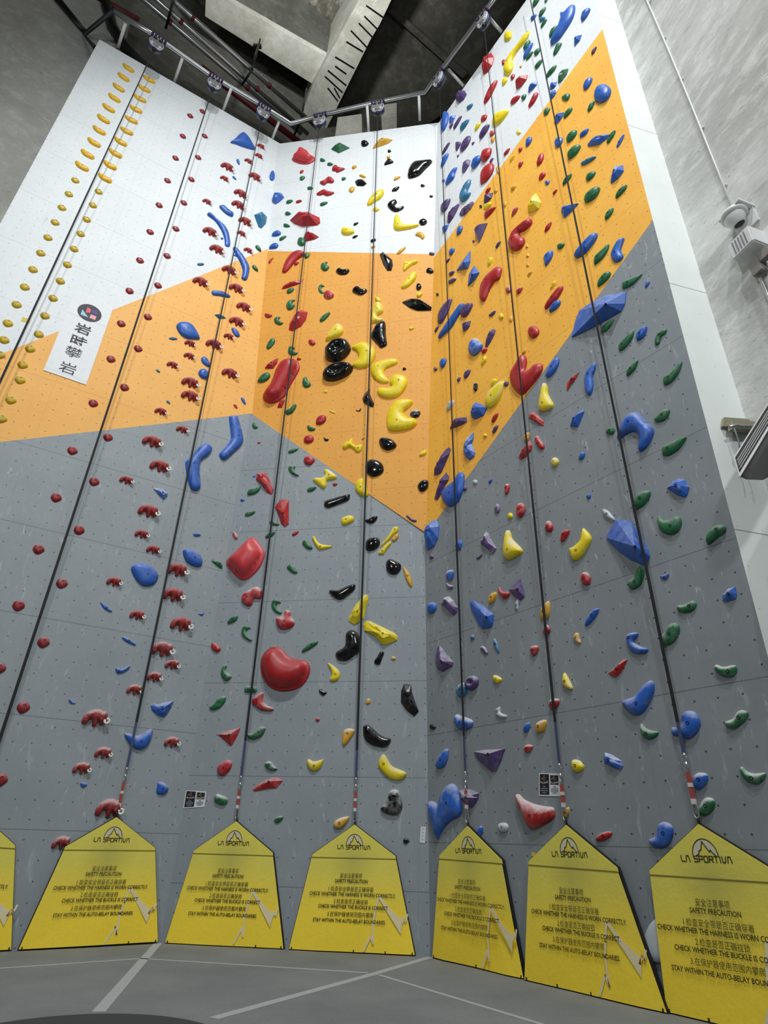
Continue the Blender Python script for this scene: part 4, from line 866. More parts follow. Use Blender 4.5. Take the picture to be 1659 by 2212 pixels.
R|G|o|white|0|4.17,18.22|111,-5 88,26 40,55 -22,75 -78,73 -113,45 -116,-1 -88,-47 -39,-76 18,-80 70,-63 104,-36||0.052|18|crimp_hold|small green slim hold, tenth highest green one on the white part of the right wall
R|G|o|white|0|4.39,18.01|87,0 64,42 20,80 -32,102 -77,96 -101,55 -96,-10 -66,-73 -22,-110 24,-111 63,-84 86,-44||0.059|17|rounded_hold|small green oval hold, ninth highest green one on the white part of the right wall
R|G|o|white|0|4.36,17.46|114,18 89,47 39,69 -25,78 -82,65 -116,29 -117,-20 -87,-64 -36,-85 22,-78 74,-51 108,-16||0.063|21|crimp_hold|small green slim hold, eleventh highest green one on the white part of the right wall
R|G|p|white|0|4.86,17.23|-58,-104 64,-68 129,23 54,122 -49,101 -124,-72||0.065|27|crimp_hold|green slim hold, eighth highest green one on the white part of the right wall
R|G|p|white|0|4.60,16.67|-85,-65 89,-79 154,23 51,87 -81,82 -157,-27||0.056|29|crimp_hold|green slim hold, twelfth highest green one on the white part of the right wall
R|B|f|white|0|4.57,16.11|-42,-84 63,-108 102,-11 -17,167 -94,13||0.070|16|faceted_hold|small blue faceted hold, sixth highest blue one on the white part of the right wall
R|B|f|white|0|4.53,15.82|-62,-87 12,-107 78,-52 71,79 -34,176 -94,-19||0.072|21|faceted_hold|small blue faceted hold, eighth highest blue one on the white part of the right wall
R|G|o|orange|0|4.75,15.31|42,22 23,56 -3,81 -31,90 -49,74 -52,30 -37,-29 -12,-81 14,-105 35,-96 47,-62 50,-19||0.040|11|foothold|tiny green rounded hold, second highest green one on the orange part of the right wall
R|G|p|orange|0|4.31,15.47|-64,-54 5,-107 85,-27 57,64 -25,129 -87,21||0.053|17|rounded_hold|small green oval hold, fourth highest green one on the orange part of the right wall
R|B|f|orange|0|4.55,14.85|-62,-127 68,-83 123,8 45,101 -53,130 -137,-14||0.092|25|faceted_hold|blue faceted hold, third highest blue one on the orange part of the right wall
R|B|p|orange|0|4.42,14.12|-43,-139 62,-131 102,-6 28,134 -52,141 -88,7||0.060|23|rounded_hold|small blue rounded hold, eighth highest blue one on the orange part of the right wall
R|B|p|white|0|5.14,17.94|-189,-435 0,-383 172,-308 293,-135 341,143 230,265 124,277 20,462 -29,338 -39,223 -162,11 -311,-94 -407,-307||0.115|88|crimp_hold|blue fish-shaped hold on the white part of the right wall
R|B|p|white|0|5.62,17.29|-100,-86 -47,-136 86,-90 141,16 72,123 -38,150 -102,7||0.077|28|crimp_hold|blue slim hold just right of the blue fish-shaped hold
R|B|f|white|0|5.32,16.72|-91,-89 -49,-83 47,-92 122,27 26,134 -60,126||0.077|26|faceted_hold|blue faceted hold just below the blue fish-shaped hold
R|G|p|white|0|4.88,17.23|-62,-128 36,-82 103,30 48,141 -39,155 -93,-104||0.054|25|crimp_hold|green slim hold, seventh highest green one on the white part of the right wall
R|G|f|white|0|4.82,16.07|-124,-71 -37,-123 108,-81 165,39 61,165 -70,124 -120,-32||0.103|32|faceted_hold|green long faceted hold, thirteenth highest green one on the white part of the right wall
R|P|o|orange|0|5.58,15.77|71,38 55,51 24,53 -13,43 -47,21 -65,-10 -64,-42 -45,-64 -15,-65 20,-47 49,-16 68,15||0.047|18|crimp_hold|small purple slim hold, highest purple one on the orange part of the right wall
R|B|p|orange|0|5.28,14.97|-44,-141 74,-96 121,29 41,128 -59,99 -103,-35||0.068|26|rounded_hold|blue oval hold just left of the round blue ball hold
R|B|p|orange|0|5.50,14.21|-101,-178 4,-286 124,-253 164,-74 94,187 -23,317 -126,251 -170,47||0.102|42|rounded_hold|round blue ball hold on the orange part of the right wall
R|G|o|orange|0|4.81,15.24|72,9 49,54 12,93 -31,114 -66,104 -80,57 -70,-13 -41,-81 -3,-118 33,-117 61,-85 75,-39||0.062|16|rounded_hold|small green rounded hold, highest green one on the orange part of the right wall
R|G|p|orange|0|5.23,14.18|-70,-66 16,-70 81,18 65,86 -34,69 -87,-28||0.056|23|crimp_hold|small green slim hold just below the round blue ball hold
R|G|p|orange|0|4.75,14.71|-67,-70 60,-70 118,0 67,84 -60,92 -111,-12||0.051|22|crimp_hold|small green slim hold, fifth highest green one on the orange part of the right wall
R|G|p|orange|0|4.72,13.90|-61,-112 79,-96 124,13 45,112 -81,101 -129,-20||0.075|25|rounded_hold|green oval hold, sixth highest green one on the orange part of the right wall
R|B|p|orange|0|4.97,13.63|-64,-48 44,-78 106,-13 61,36 -61,73 -100,5||0.055|20|crimp_hold|small blue slim hold, fourth highest blue one on the orange part of the right wall
R|B|f|orange|0|5.20,13.07|-218,85 -17,-145 140,-176 222,-170 187,-92 15,107 -137,189 -224,163||0.085|52|faceted_hold|large blue long faceted hold, fifth highest blue one on the orange right wall
R|G|p|orange|0|5.42,12.83|-70,-97 54,-35 110,44 63,77 -41,43 -96,-50||0.053|28|crimp_hold|green slim hold, seventh highest green one on the orange part of the right wall
R|B|o|orange|0|5.55,12.50|97,76 79,82 40,69 -10,40 -56,0 -84,-42 -87,-75 -66,-88 -26,-74 20,-38 63,9 91,50||0.035|29|crimp_hold|blue slim hold, sixth highest blue one on the orange part of the right wall
R|G|p|orange|0|4.69,13.38|-94,-99 50,-117 149,-45 138,46 29,139 -113,116 -148,-17||0.085|30|rounded_hold|green oval hold, eighth highest green one on the orange part of the right wall
R|T|o|orange|0|4.92,12.77|154,-79 131,-43 73,10 -6,65 -84,103 -140,108 -156,79 -131,28 -70,-25 8,-67 83,-91 136,-95||0.049|33|crimp_hold|teal blue slim hold, the only teal blue one on the orange right wall
R|B|f|orange|0|5.33,11.78|-112,-113 10,-125 134,-67 148,90 49,180 -72,98 -130,-70||0.103|41|faceted_hold|blue long faceted hold, ninth highest blue one on the orange part of the right wall
R|G|p|orange|0|4.43,12.80|-74,-53 44,-53 115,24 79,71 -54,69 -112,-31||0.054|24|crimp_hold|small green slim hold, tenth highest green one on the orange part of the right wall
R|G|p|orange|0|4.89,12.32|-57,-74 51,-83 103,-18 49,72 -56,96 -100,0||0.057|21|rounded_hold|small green oval hold, ninth highest green one on the orange part of the right wall
R|G|p|orange|0|4.83,11.81|-112,-90 37,-141 147,-73 162,33 51,122 -98,129 -161,21||0.088|34|rounded_hold|green oval hold, twelfth highest green one on the orange part of the right wall
R|G|p|orange|0|5.33,11.29|-38,-74 81,-41 119,34 46,67 -64,41 -117,-57||0.055|30|crimp_hold|green slim hold, eleventh highest green one on the orange part of the right wall
R|B|f|orange|0|4.30,12.01|-105,5 -83,-151 121,-144 244,-99 36,107 -92,191 -123,59||0.099|39|faceted_hold|blue faceted hold, eleventh highest blue one on the orange part of the right wall
R|G|p|orange|0|5.04,11.01|-31,-79 62,-32 94,50 42,80 -54,50 -92,-51||0.053|25|crimp_hold|green slim hold, thirteenth highest green one on the orange part of the right wall
R|B|p|orange|0|4.53,10.72|-150,-151 9,-139 175,-46 227,30 206,112 87,147 -83,101 -221,37 -262,-68||0.093|54|crimp_hold|glossy blue pill hold on the orange part of the right wall
R|G|p|orange|0|4.75,10.25|-130,-118 -3,-106 117,-21 160,75 124,94 -5,77 -125,50 -166,-80||0.063|42|crimp_hold|green slim hold just left of the blue boot-shaped hold
R|B|p|orange|0|5.03,10.04|-109,-166 -29,-238 57,-201 42,-45 83,55 147,163 69,213 -10,183 -103,87 -136,-7||0.065|52|rounded_hold|blue boot-shaped hold on the orange part of the right wall
R|G|o|orange|0|4.04,11.23|75,-16 60,16 27,49 -14,75 -52,82 -76,61 -78,19 -60,-27 -27,-61 11,-72 46,-64 70,-44||0.052|16|rounded_hold|small green oval hold just left of the glossy blue pill hold
R|G|p|orange|0|4.68,9.68|-91,-75 42,-72 136,-10 127,69 31,110 -89,53 -127,-45||0.061|32|crimp_hold|green slim hold just above the big long blue wedge
R|G|p|grey|0|5.10,9.22|-125,-41 0,-82 119,-48 194,-10 115,26 -27,85 -125,103 -154,-1||0.053|43|crimp_hold|green slim hold, highest green one on the grey part of the right wall
R|B|p|grey|0|5.32,8.95|-22,-43 32,-9 46,27 -10,54 -43,-12||0.028|13|foothold|small blue oval hold, highest blue one on the grey part of the right wall
R|R|p|orange|0|3.71,10.13|-168,-128 43,-97 196,18 218,104 127,145 -41,82 -181,-20 -215,-106||0.069|50|crimp_hold|large red slim hold just left of the big long blue wedge
R|B|p|orange|0|3.69,9.92|-88,-69 33,-87 131,-40 129,51 28,98 -86,47 -116,-28||0.062|26|crimp_hold|blue slim hold just left of the big long blue wedge
R|B|f|grey|0|4.43,9.09|-335,-172 -92,-226 407,-300 493,-210 561,-10 235,217 -85,310 -279,312 -382,170 -509,-119|292,-182|0.230|118|wedge_volume|big long blue wedge on the grey part of the right wall
R|G|p|grey|0|4.57,8.69|-47,-81 67,-34 122,43 51,69 -80,47 -123,-27||0.056|28|crimp_hold|green slim hold just below the big long blue wedge
R|G|p|grey|0|4.80,8.17|-115,-105 -53,-112 70,-49 133,30 159,125 109,98 -6,69 -113,32 -141,-62||0.053|47|crimp_hold|large green slim hold, fourth highest green one on the grey part of the right wall
R|B|p|grey|0|5.05,8.12|-64,-77 17,-78 83,-5 103,78 15,93 -64,53 -90,-39||0.063|31|rounded_hold|blue oval hold, third highest blue one on the grey part of the right wall
R|G|p|grey|0|5.29,7.86|-69,-102 -27,-92 13,-12 85,5 118,54 88,89 -13,81 -70,26 -94,-66||0.042|35|crimp_hold|green slim hold, third highest green one on the grey part of the right wall
R|G|p|grey|0|4.79,7.62|-79,-79 32,-44 94,32 112,90 4,66 -74,22 -102,-53||0.050|35|crimp_hold|green slim hold, fifth highest green one on the grey part of the right wall
R|G|p|grey|0|5.31,7.14|-107,-121 -12,-110 90,-34 157,65 160,120 57,78 -47,35 -115,25 -144,-69||0.053|52|crimp_hold|large green slim hold, sixth highest green one on the grey part of the right wall
R|R|f|grey|0|3.77,8.08|-111,-123 -24,-43 100,22 167,97 37,100 -82,31 -115,-52||0.043|42|faceted_hold|red long faceted hold, highest red one on the grey part of the right wall
R|B|p|grey|0|4.10,7.90|-114,-149 -86,-254 -32,-282 36,-146 51,28 115,116 154,235 80,249 -28,191 -91,74 -112,-71||0.055|69|crimp_hold|large blue slim hold, fifth highest blue one on the grey part of the right wall
R|B|f|grey|0|3.75,7.31|-78,-88 -4,-139 150,77 137,133 -70,89 -137,-45||0.080|40|faceted_hold|blue long faceted hold, sixth highest blue one on the grey part of the right wall
R|G|p|grey|0|4.26,6.78|-12,-54 51,-54 61,31 -14,73 -74,26||0.045|19|rounded_hold|small green rounded hold just left of the big blue arch hold
R|B|p|grey|0|4.62,6.55|-248,20 -161,39 -39,36 28,-26 42,-144 -6,-292 18,-341 120,-318 235,-189 259,-83 177,110 113,270 25,333 -105,304 -219,163 -274,46||0.096|84|crescent_hold|big blue arch hold on the grey part of the right wall
R|G|p|grey|0|5.03,6.58|-100,-31 -36,-73 55,-73 115,-2 115,51 23,85 -63,38 -105,20||0.051|34|rounded_hold|green oval hold, seventh highest green one on the grey part of the right wall
R|G|p|grey|0|5.07,6.05|-137,-71 -56,-101 73,-74 171,3 191,48 75,66 -66,71 -128,53 -155,-35||0.059|51|crimp_hold|large green slim hold, ninth highest green one on the grey part of the right wall
R|B|p|grey|0|3.73,6.63|-39,-52 15,-55 56,5 30,51 -27,45 -64,-17||0.042|17|rounded_hold|small blue oval hold, eighth highest blue one on the grey part of the right wall
R|B|f|grey|0|5.01,5.44|-111,13 -52,-77 39,-161 77,-141 126,-53 96,71 22,127 -63,123 -147,66||0.089|51|faceted_hold|large blue faceted hold, tenth highest blue one on the grey part of the right wall
R|G|p|grey|0|4.49,5.50|-78,-108 37,-88 130,-3 148,67 67,107 -29,96 -103,19 -145,-52||0.063|40|rounded_hold|green oval hold, tenth highest green one on the grey part of the right wall
R|B|o|grey|0|3.73,5.91|23,27 9,35 -10,37 -29,30 -42,16 -43,-4 -31,-24 -13,-38 6,-39 21,-27 28,-8 29,12||0.031|11|foothold|tiny blue rounded hold, eleventh highest blue one on the grey part of the right wall
R|W|p|grey|0|3.97,5.49|-42,-9 43,-96 98,-124 30,43 -43,116 -68,96||0.039|28|crimp_hold|pale chalky slim hold just above the big blue ledge volume
R|B|v|grey|0|4.19,4.94|-243,108 -153,-41 3,-225 168,-360 253,-260 248,-158 113,313 -111,427 -303,224|184,-157|0.210|99|wedge_volume|big blue ledge volume on the grey part of the right wall
R|R|p|grey|0|3.23,5.47|-40,-92 61,-19 86,45 15,71 -57,44 -91,-70||0.051|24|rounded_hold|red oval hold, eighth highest red one on the grey part of the right wall
R|Y|p|grey|0|3.46,5.21|-167,-150 -101,-202 1,-177 128,-62 199,53 110,225 81,222 17,81 -93,18 -183,9||0.072|68|rounded_hold|large yellow oval hold, fifth highest yellow one on the grey part of the right wall
R|G|p|grey|0|4.78,5.02|-115,-70 -31,-152 68,-160 143,-91 160,10 103,53 31,37 -50,61 -84,140 -120,137 -138,59||0.067|51|rounded_hold|green pac-shaped hold on the grey part of the right wall
R|G|p|grey|0|5.28,4.66|-96,-90 -47,-75 22,-42 109,-16 135,48 77,104 -16,90 -94,26 -117,-58||0.061|43|rounded_hold|green oval hold, twelfth highest green one on the grey part of the right wall
R|R|p|grey|1|3.46,4.69|-35,-80 59,-97 75,11 29,89 -37,84 -73,-11||0.061|27|rounded_hold|red rounded hold, ninth highest red one on the grey part of the right wall
R|G|p|grey|0|4.20,4.46|-67,-139 26,-117 98,-34 125,81 82,166 33,110 -31,23 -109,-15 -120,-92||0.051|55|rounded_hold|large green oval hold just below the big blue ledge volume
R|B|p|grey|0|4.57,4.36|-15,-44 39,-27 60,26 -18,17 -57,29||0.025|19|rounded_hold|small blue rounded hold, sixteenth highest blue one on the grey part of the right wall
R|B|f|grey|0|5.25,3.91|-54,-64 57,-58 80,-5 82,76 1,76 -73,20 -89,-36||0.057|33|faceted_hold|blue faceted hold, seventeenth highest blue one on the grey part of the right wall
R|G|p|grey|0|4.74,3.91|-91,-25 -15,-64 79,-58 131,-2 93,57 -7,32 -81,49 -105,16||0.047|43|rounded_hold|green oval hold, fourteenth highest green one on the grey part of the right wall
R|B|p|grey|0|3.47,4.13|-72,-91 39,-26 113,54 110,87 22,87 -96,-10 -128,-92||0.043|37|crimp_hold|blue slim hold, twentieth highest blue one on the grey part of the right wall
R|G|p|grey|0|4.47,3.64|-75,-116 23,-103 104,-29 143,55 108,118 28,114 -55,39 -124,-16 -134,-93||0.055|49|rounded_hold|large green oval hold, fifteenth highest green one on the grey part of the right wall
R|B|p|grey|0|4.03,3.64|-89,-76 4,-136 114,-143 135,-100 70,-70 -12,-3 -21,39 29,69 48,114 -27,140 -102,124 -125,55||0.049|46|crescent_hold|large blue crescent hold, twenty-first highest blue one on the grey part of the right wall
R|O|p|grey|1|3.19,3.90|-7,-74 43,-76 35,-12 28,61 -21,72 -63,10||0.038|22|rounded_hold|small golden oval hold, fourth highest golden one on the grey part of the right wall
U|P|p|orange|0|3.80,-3.10|-8,-48 87,-77 95,-30 5,3 -67,80 -115,79||0.023|22|crescent_hold|small purple crescent hold, lowest purple one on the orange part of the centre wall
C|K|p|grey|0|3.01,7.16|-105,-64 29,-95 112,-7 123,63 50,69 -58,13 -130,-11||0.056|27|rounded_hold|black oval hold, second highest black one on the grey part of the centre wall
C|Y|p|grey|0|3.38,6.73|-135,-179 -19,-81 97,43 179,118 183,218 71,203 -21,23 -136,-128 -182,-216||0.054|44|crimp_hold|yellow slim hold, third highest yellow one on the grey part of the centre wall
C|O|p|grey|0|3.51,6.72|-20,-90 62,-4 50,87 -33,39 -79,-49||0.043|18|rounded_hold|small golden oval hold, highest golden one on the grey part of the centre wall
C|Y|p|grey|0|3.31,6.49|-37,-133 8,-72 111,77 122,140 29,106 -86,-30 -136,-117||0.046|28|crimp_hold|yellow slim hold, fifth highest yellow one on the grey part of the centre wall
C|K|p|grey|0|3.05,6.59|-97,-130 9,-139 125,-63 153,50 97,142 -45,135 -127,74 -134,-79||0.090|31|rounded_hold|black rounded hold, third highest black one on the grey part of the centre wall
C|K|p|grey|0|3.46,6.09|-109,-78 -40,-153 75,-169 161,-75 165,35 61,113 -44,161 -113,119 -127,21||0.095|34|rounded_hold|black rounded hold, fourth highest black one on the grey part of the centre wall
C|O|p|grey|0|3.76,5.86|-43,-32 36,-179 86,-205 81,-61 25,87 -67,206 -94,190||0.047|42|crimp_hold|golden slim hold, second highest golden one on the grey part of the centre wall
R|B|f|grey|0|0.23,6.67|-177,-218 -118,-299 66,-272 170,-135 212,85 182,209 71,297 -86,283 -147,150 -184,-141||0.162|67|wedge_volume|blue corner hold on the grey part of the right wall
R|P|o|grey|0|0.20,6.20|60,-24 54,-4 34,18 6,37 -23,45 -46,37 -56,14 -50,-13 -30,-35 -1,-46 29,-46 51,-38||0.036|10|foothold|tiny purple rounded hold just below the blue corner hold
R|B|f|grey|0|0.97,6.16|-42,-98 38,-101 79,0 66,97 -43,87 -98,-12||0.069|25|faceted_hold|blue faceted hold just right of the blue corner hold
R|P|f|grey|1|1.68,5.95|-39,-110 95,-264 173,-194 80,2 22,157 -37,213 -113,139 -174,37||0.086|49|faceted_hold|large purple faceted hold, third highest purple one on the grey part of the right wall
R|P|p|grey|0|1.45,5.75|-61,-25 36,-25 77,31 -1,21 -71,12||0.022|13|foothold|small purple slim hold, fourth highest purple one on the grey part of the right wall
R|Y|p|grey|1|2.18,5.70|-145,-176 -55,-249 165,-232 225,-181 143,-48 40,96 17,212 -24,283 -79,250 -137,98 -169,-62||0.105|65|rounded_hold|large yellow oval hold, fourth highest yellow one on the grey part of the right wall
R|P|p|grey|1|1.95,6.48|1,-89 62,-23 7,101 -65,4||0.044|22|rounded_hold|small purple oval hold, second highest purple one on the grey part of the right wall
R|Y|o|grey|0|2.22,6.23|12,53 -9,54 -31,42 -48,19 -50,-8 -35,-35 -6,-54 25,-58 47,-45 54,-20 47,11 32,38||0.043|13|foothold|small yellow rounded hold, third highest yellow one on the grey part of the right wall
R|R|p|grey|1|2.46,6.24|-36,-132 67,-88 96,20 27,115 -59,118 -101,-30||0.062|32|rounded_hold|red oval hold, sixth highest red one on the grey part of the right wall
R|R|p|grey|1|2.96,5.72|-58,-57 30,-99 77,-37 33,84 -32,85 -70,-2||0.058|23|rounded_hold|small red rounded hold, seventh highest red one on the grey part of the right wall
R|B|p|grey|1|0.70,5.65|-75,-54 20,-111 88,-46 94,65 -18,100 -95,43||0.062|22|rounded_hold|small blue rounded hold, fifteenth highest blue one on the grey part of the right wall
R|P|p|grey|1|0.68,5.45|-58,-21 30,-70 98,-41 -9,32 -83,89||0.031|16|foothold|small purple oval hold, sixth highest purple one on the grey part of the right wall
R|P|f|grey|1|0.68,5.08|-61,-75 70,-198 156,-172 176,-93 92,58 -40,182 -156,192 -242,104||0.087|41|faceted_hold|purple faceted hold, eighth highest purple one on the grey part of the right wall
R|B|p|grey|0|0.18,5.18|-87,-74 16,-118 124,-61 116,41 15,102 -86,95 -107,-1||0.069|25|rounded_hold|blue rounded hold, eighteenth highest blue one on the grey part of the right wall
R|O|p|grey|0|1.69,4.92|-40,-87 60,-42 99,67 10,90 -64,39 -81,-47||0.060|24|rounded_hold|golden oval hold, second highest golden one on the grey part of the right wall
R|R|p|grey|0|1.93,4.94|-67,-17 9,-108 108,-97 129,-25 -12,27 -64,123 -106,85||0.049|27|crescent_hold|red crescent hold, tenth highest red one on the grey part of the right wall
R|P|f|grey|0|2.23,4.89|-83,-70 37,-173 119,-139 105,-9 69,199 -35,142 -179,68|59,-20|0.097|49|faceted_hold|large purple faceted hold, seventh highest purple one on the grey part of the right wall
R|W|p|grey|0|2.18,4.66|-25,-37 11,-83 42,3 28,92 -37,4||0.032|24|crimp_hold|pale chalky slim hold, third highest pale one on the grey part of the right wall
R|B|f|grey|0|1.43,4.71|-223,138 -79,-144 -6,-236 188,-265 233,-204 259,-64 26,151 -183,298 -254,293|201,-118|0.129|61|wedge_volume|large blue faceted hold, nineteenth highest blue one on the grey part of the right wall
R|O|p|grey|0|2.71,4.41|-94,-80 -18,-116 61,-65 92,52 77,145 -58,72 -95,0||0.058|41|rounded_hold|golden oval hold, third highest golden one on the grey part of the right wall
R|R|p|grey|1|2.69,4.14|-52,-46 2,-75 69,-29 44,54 -11,75 -64,0||0.051|22|rounded_hold|small red rounded hold, eleventh highest red one on the grey part of the right wall
R|T|o|grey|0|1.19,4.39|0,37 -19,35 -38,24 -50,6 -51,-15 -36,-33 -9,-44 19,-44 37,-33 41,-13 33,9 18,27||0.034|11|foothold|tiny teal blue rounded hold, highest teal one on the grey part of the right wall
R|P|p|grey|1|1.43,4.12|1,-59 75,-74 34,19 -25,70 -79,43||0.032|16|rounded_hold|small purple oval hold, ninth highest purple one on the grey part of the right wall
R|T|p|grey|0|1.70,4.13|-4,-88 46,-117 22,36 -31,123 -57,54||0.030|30|crimp_hold|teal blue slim hold, second highest teal one on the grey part of the right wall
R|R|p|grey|1|2.44,3.90|-38,-82 35,-61 76,8 35,59 -46,58 -80,4||0.057|23|rounded_hold|small red rounded hold, twelfth highest red one on the grey part of the right wall
R|P|f|grey|0|0.44,4.20|-125,-171 -7,-234 246,-183 263,-128 123,21 9,148 -65,237 -119,197 -162,102 -181,-18|84,-96|0.130|57|faceted_hold|large purple faceted hold, tenth highest purple one on the grey part of the right wall
C|Y|f|grey|0|3.24,4.77|-277,44 -78,-67 54,-218 119,-233 332,-146 339,-82 289,-17 -38,151 -171,219 -260,231 -302,165||0.116|74|wedge_volume|large yellow long faceted hold just right of the black boot-shaped hold
C|B|p|grey|0|0.16,7.79|10,-40 56,7 0,45 -47,4||0.028|10|foothold|tiny blue rounded hold, lowest blue one on the grey part of the centre wall
C|G|p|grey|0|0.38,7.45|-78,-63 -1,-59 95,-7 109,56 38,50 -64,39 -109,-15||0.046|22|crimp_hold|small green slim hold just left of the red faceted spike hold
C|R|f|grey|0|1.12,7.40|-94,-31 -21,-231 70,-319 146,-254 121,-15 84,337 -99,357 -203,175|34,-50|0.123|59|faceted_hold|red faceted spike hold on the grey part of the centre wall
C|G|p|grey|0|0.95,7.18|-37,-44 78,-57 113,-23 19,23 -75,68 -107,15||0.037|22|crimp_hold|small green slim hold, seventh highest green one on the grey part of the centre wall
C|G|p|grey|0|0.89,6.91|-79,-67 30,-48 97,29 80,82 -41,45 -100,-32||0.048|21|crimp_hold|small green slim hold, eighth highest green one on the grey part of the centre wall
C|R|p|grey|0|1.43,6.92|-22,-60 59,8 55,60 -29,36 -73,-28||0.034|14|foothold|small red oval hold just below the red faceted spike hold
C|K|p|grey|0|2.23,7.63|-227,-108 -137,-145 23,-91 267,8 301,103 274,160 -12,90 -210,29 -244,-25||0.066|56|crimp_hold|large black slim hold, highest black one on the grey part of the centre wall
C|Y|p|grey|0|2.51,7.17|-92,-101 -7,-104 125,-30 133,63 34,107 -99,59 -128,-20||0.064|27|rounded_hold|yellow oval hold, second highest yellow one on the grey part of the centre wall
L|B|o|grey|0|-0.66,6.77|77,15 65,30 36,40 -3,43 -40,35 -65,15 -73,-11 -60,-33 -31,-43 6,-38 43,-23 68,-3||0.036|16|rounded_hold|small blue oval hold, fourth highest blue one on the grey part of the left wall
C|R|p|grey|1|0.13,6.93|-43,-14 33,-93 64,-46 -5,80 -68,69||0.034|16|foothold|small red oval hold just above the salmon square-dome hold
C|S|d|grey|0|0.44,6.37|-379,-123 -265,-249 -75,-422 48,-452 182,-375 330,-178 392,47 368,174 255,331 117,484 -5,465 -180,259 -343,80 -404,-21|||94|sloper_hold|salmon square-dome hold on the grey part of the centre wall
L|B|p|grey|0|-0.65,6.25|-134,-72 -28,-145 115,-165 197,-103 188,8 108,115 -42,166 -177,144 -212,84||0.101|42|rounded_hold|blue oval hold, fifth highest blue one on the grey part of the left wall
L|G|f|grey|0|-0.13,6.25|6,-55 95,-86 92,-13 55,53 -130,88 -149,34||0.049|25|faceted_hold|green long faceted hold, the only green one on the grey part of the left wall
C|G|p|grey|0|1.71,6.64|-1,-84 97,-101 105,-49 -18,114 -91,104 -104,25||0.052|21|rounded_hold|small green oval hold, ninth highest green one on the grey part of the centre wall
C|Y|p|grey|0|1.98,6.65|-122,18 -52,-91 24,-133 226,-90 235,-51 39,-16 -64,55 -134,173 -182,153||0.051|42|crescent_hold|yellow crescent hold, fourth highest yellow one on the grey part of the centre wall
C|G|p|grey|0|1.44,6.12|28,-94 119,-97 93,-21 -28,110 -85,74 -104,23||0.050|22|rounded_hold|small green oval hold, tenth highest green one on the grey part of the centre wall
C|R|p|grey|1|0.69,5.55|-153,-136 -51,-191 27,-152 47,-32 168,-47 200,37 181,134 65,211 -49,165 -193,70 -212,-51||0.087|45|rounded_hold|red horn hold on the grey part of the centre wall
C|K|p|grey|0|2.49,5.61|-153,-120 -12,-175 142,-69 247,36 236,137 88,100 -92,21 -220,37 -252,-10||0.072|55|rounded_hold|large black oval hold, fifth highest black one on the grey part of the centre wall
C|G|p|grey|0|1.23,5.34|-29,-123 80,-161 98,-115 21,-54 -22,18 8,65 66,69 -37,151 -116,117 -118,-3||0.052|33|crescent_hold|green crescent hold just right of the red horn hold
C|R|p|grey|1|1.44,5.06|-133,-151 8,-187 139,-133 165,-42 86,63 66,157 -30,194 -88,78 -210,34||0.099|42|rounded_hold|red rounded hold, ninth highest red one on the grey part of the centre wall
C|G|p|grey|0|0.36,5.10|-49,-84 61,-39 101,42 67,89 -53,32 -99,-61||0.051|23|crimp_hold|small green slim hold just below the red horn hold
C|G|p|grey|0|0.69,4.82|-31,-100 94,-164 112,-126 46,-68 -13,25 14,82 66,92 -31,152 -107,108 -109,-8||0.049|35|crescent_hold|green crescent hold, thirteenth highest green one on the grey part of the centre wall
C|R|p|grey|0|0.11,4.55|-71,-22 8,-79 77,-80 102,-24 32,55 -57,106 -105,68||0.054|21|rounded_hold|small red oval hold, tenth highest red one on the grey part of the centre wall
C|G|p|grey|0|1.92,4.53|-89,-98 18,-49 154,48 161,110 9,71 -95,-26 -123,-80||0.045|34|crimp_hold|green slim hold just right of the big red kidney hold
C|K|p|grey|0|2.67,4.53|-167,-254 -14,-267 111,-183 216,-99 233,31 193,196 112,287 1,296 -61,212 -53,58 -92,-29 -198,-92 -231,-157||0.105|65|rounded_hold|black boot-shaped hold on the grey part of the centre wall
C|Y|f|grey|0|2.83,5.20|-167,-201 -66,-268 10,-224 108,-148 137,52 178,232 166,324 87,314 -66,121 -150,-46 -184,-168||0.117|67|wedge_volume|large yellow long faceted hold, sixth highest yellow one on the grey centre wall
L|B|p|grey|0|-0.28,5.17|8,-41 42,-4 25,52 -2,11 -61,-13||0.022|12|foothold|tiny blue crescent hold, eighth highest blue one on the grey part of the left wall
C|R|d|grey|0|1.49,4.15|-386,-160 -272,-306 -111,-398 62,-421 231,-395 374,-323 470,-179 496,-33 451,83 339,137 184,158 47,223 -52,332 -180,394 -301,373 -403,290 -456,159 -445,9|||109|sloper_hold|big red kidney hold on the grey part of the centre wall
C|G|p|grey|0|0.39,4.08|-52,-100 25,-158 98,-122 112,-69 -6,39 -5,104 -25,159 -84,105 -103,7||0.059|37|rounded_hold|green oval hold, fifteenth highest green one on the grey part of the centre wall
C|G|p|grey|0|0.91,3.77|-94,-54 93,-55 119,-8 80,45 -76,56 -119,14||0.048|27|rounded_hold|green oval hold just left of the big red kidney hold
C|G|p|grey|0|0.33,3.53|-97,-123 30,-92 114,-1 133,92 84,123 -20,82 -92,-21 -158,-62||0.053|36|crimp_hold|green slim hold, seventeenth highest green one on the grey part of the centre wall
C|R|p|grey|1|1.15,3.53|-137,-45 4,-131 199,-141 226,-97 101,-46 15,35 9,138 -25,183 -156,97 -192,36||0.062|47|crescent_hold|large red crescent hold just below the big red kidney hold
C|Y|p|grey|0|2.42,4.04|-45,42 -28,-53 -57,-111 -1,-147 104,-106 124,-13 72,72 -65,169 -119,174||0.052|38|crescent_hold|yellow crescent hold just below the black boot-shaped hold
C|K|p|grey|0|2.24,3.71|-29,-34 26,-65 86,-11 20,20 -36,51 -65,21||0.033|18|rounded_hold|small black rounded hold just right of the big red kidney hold
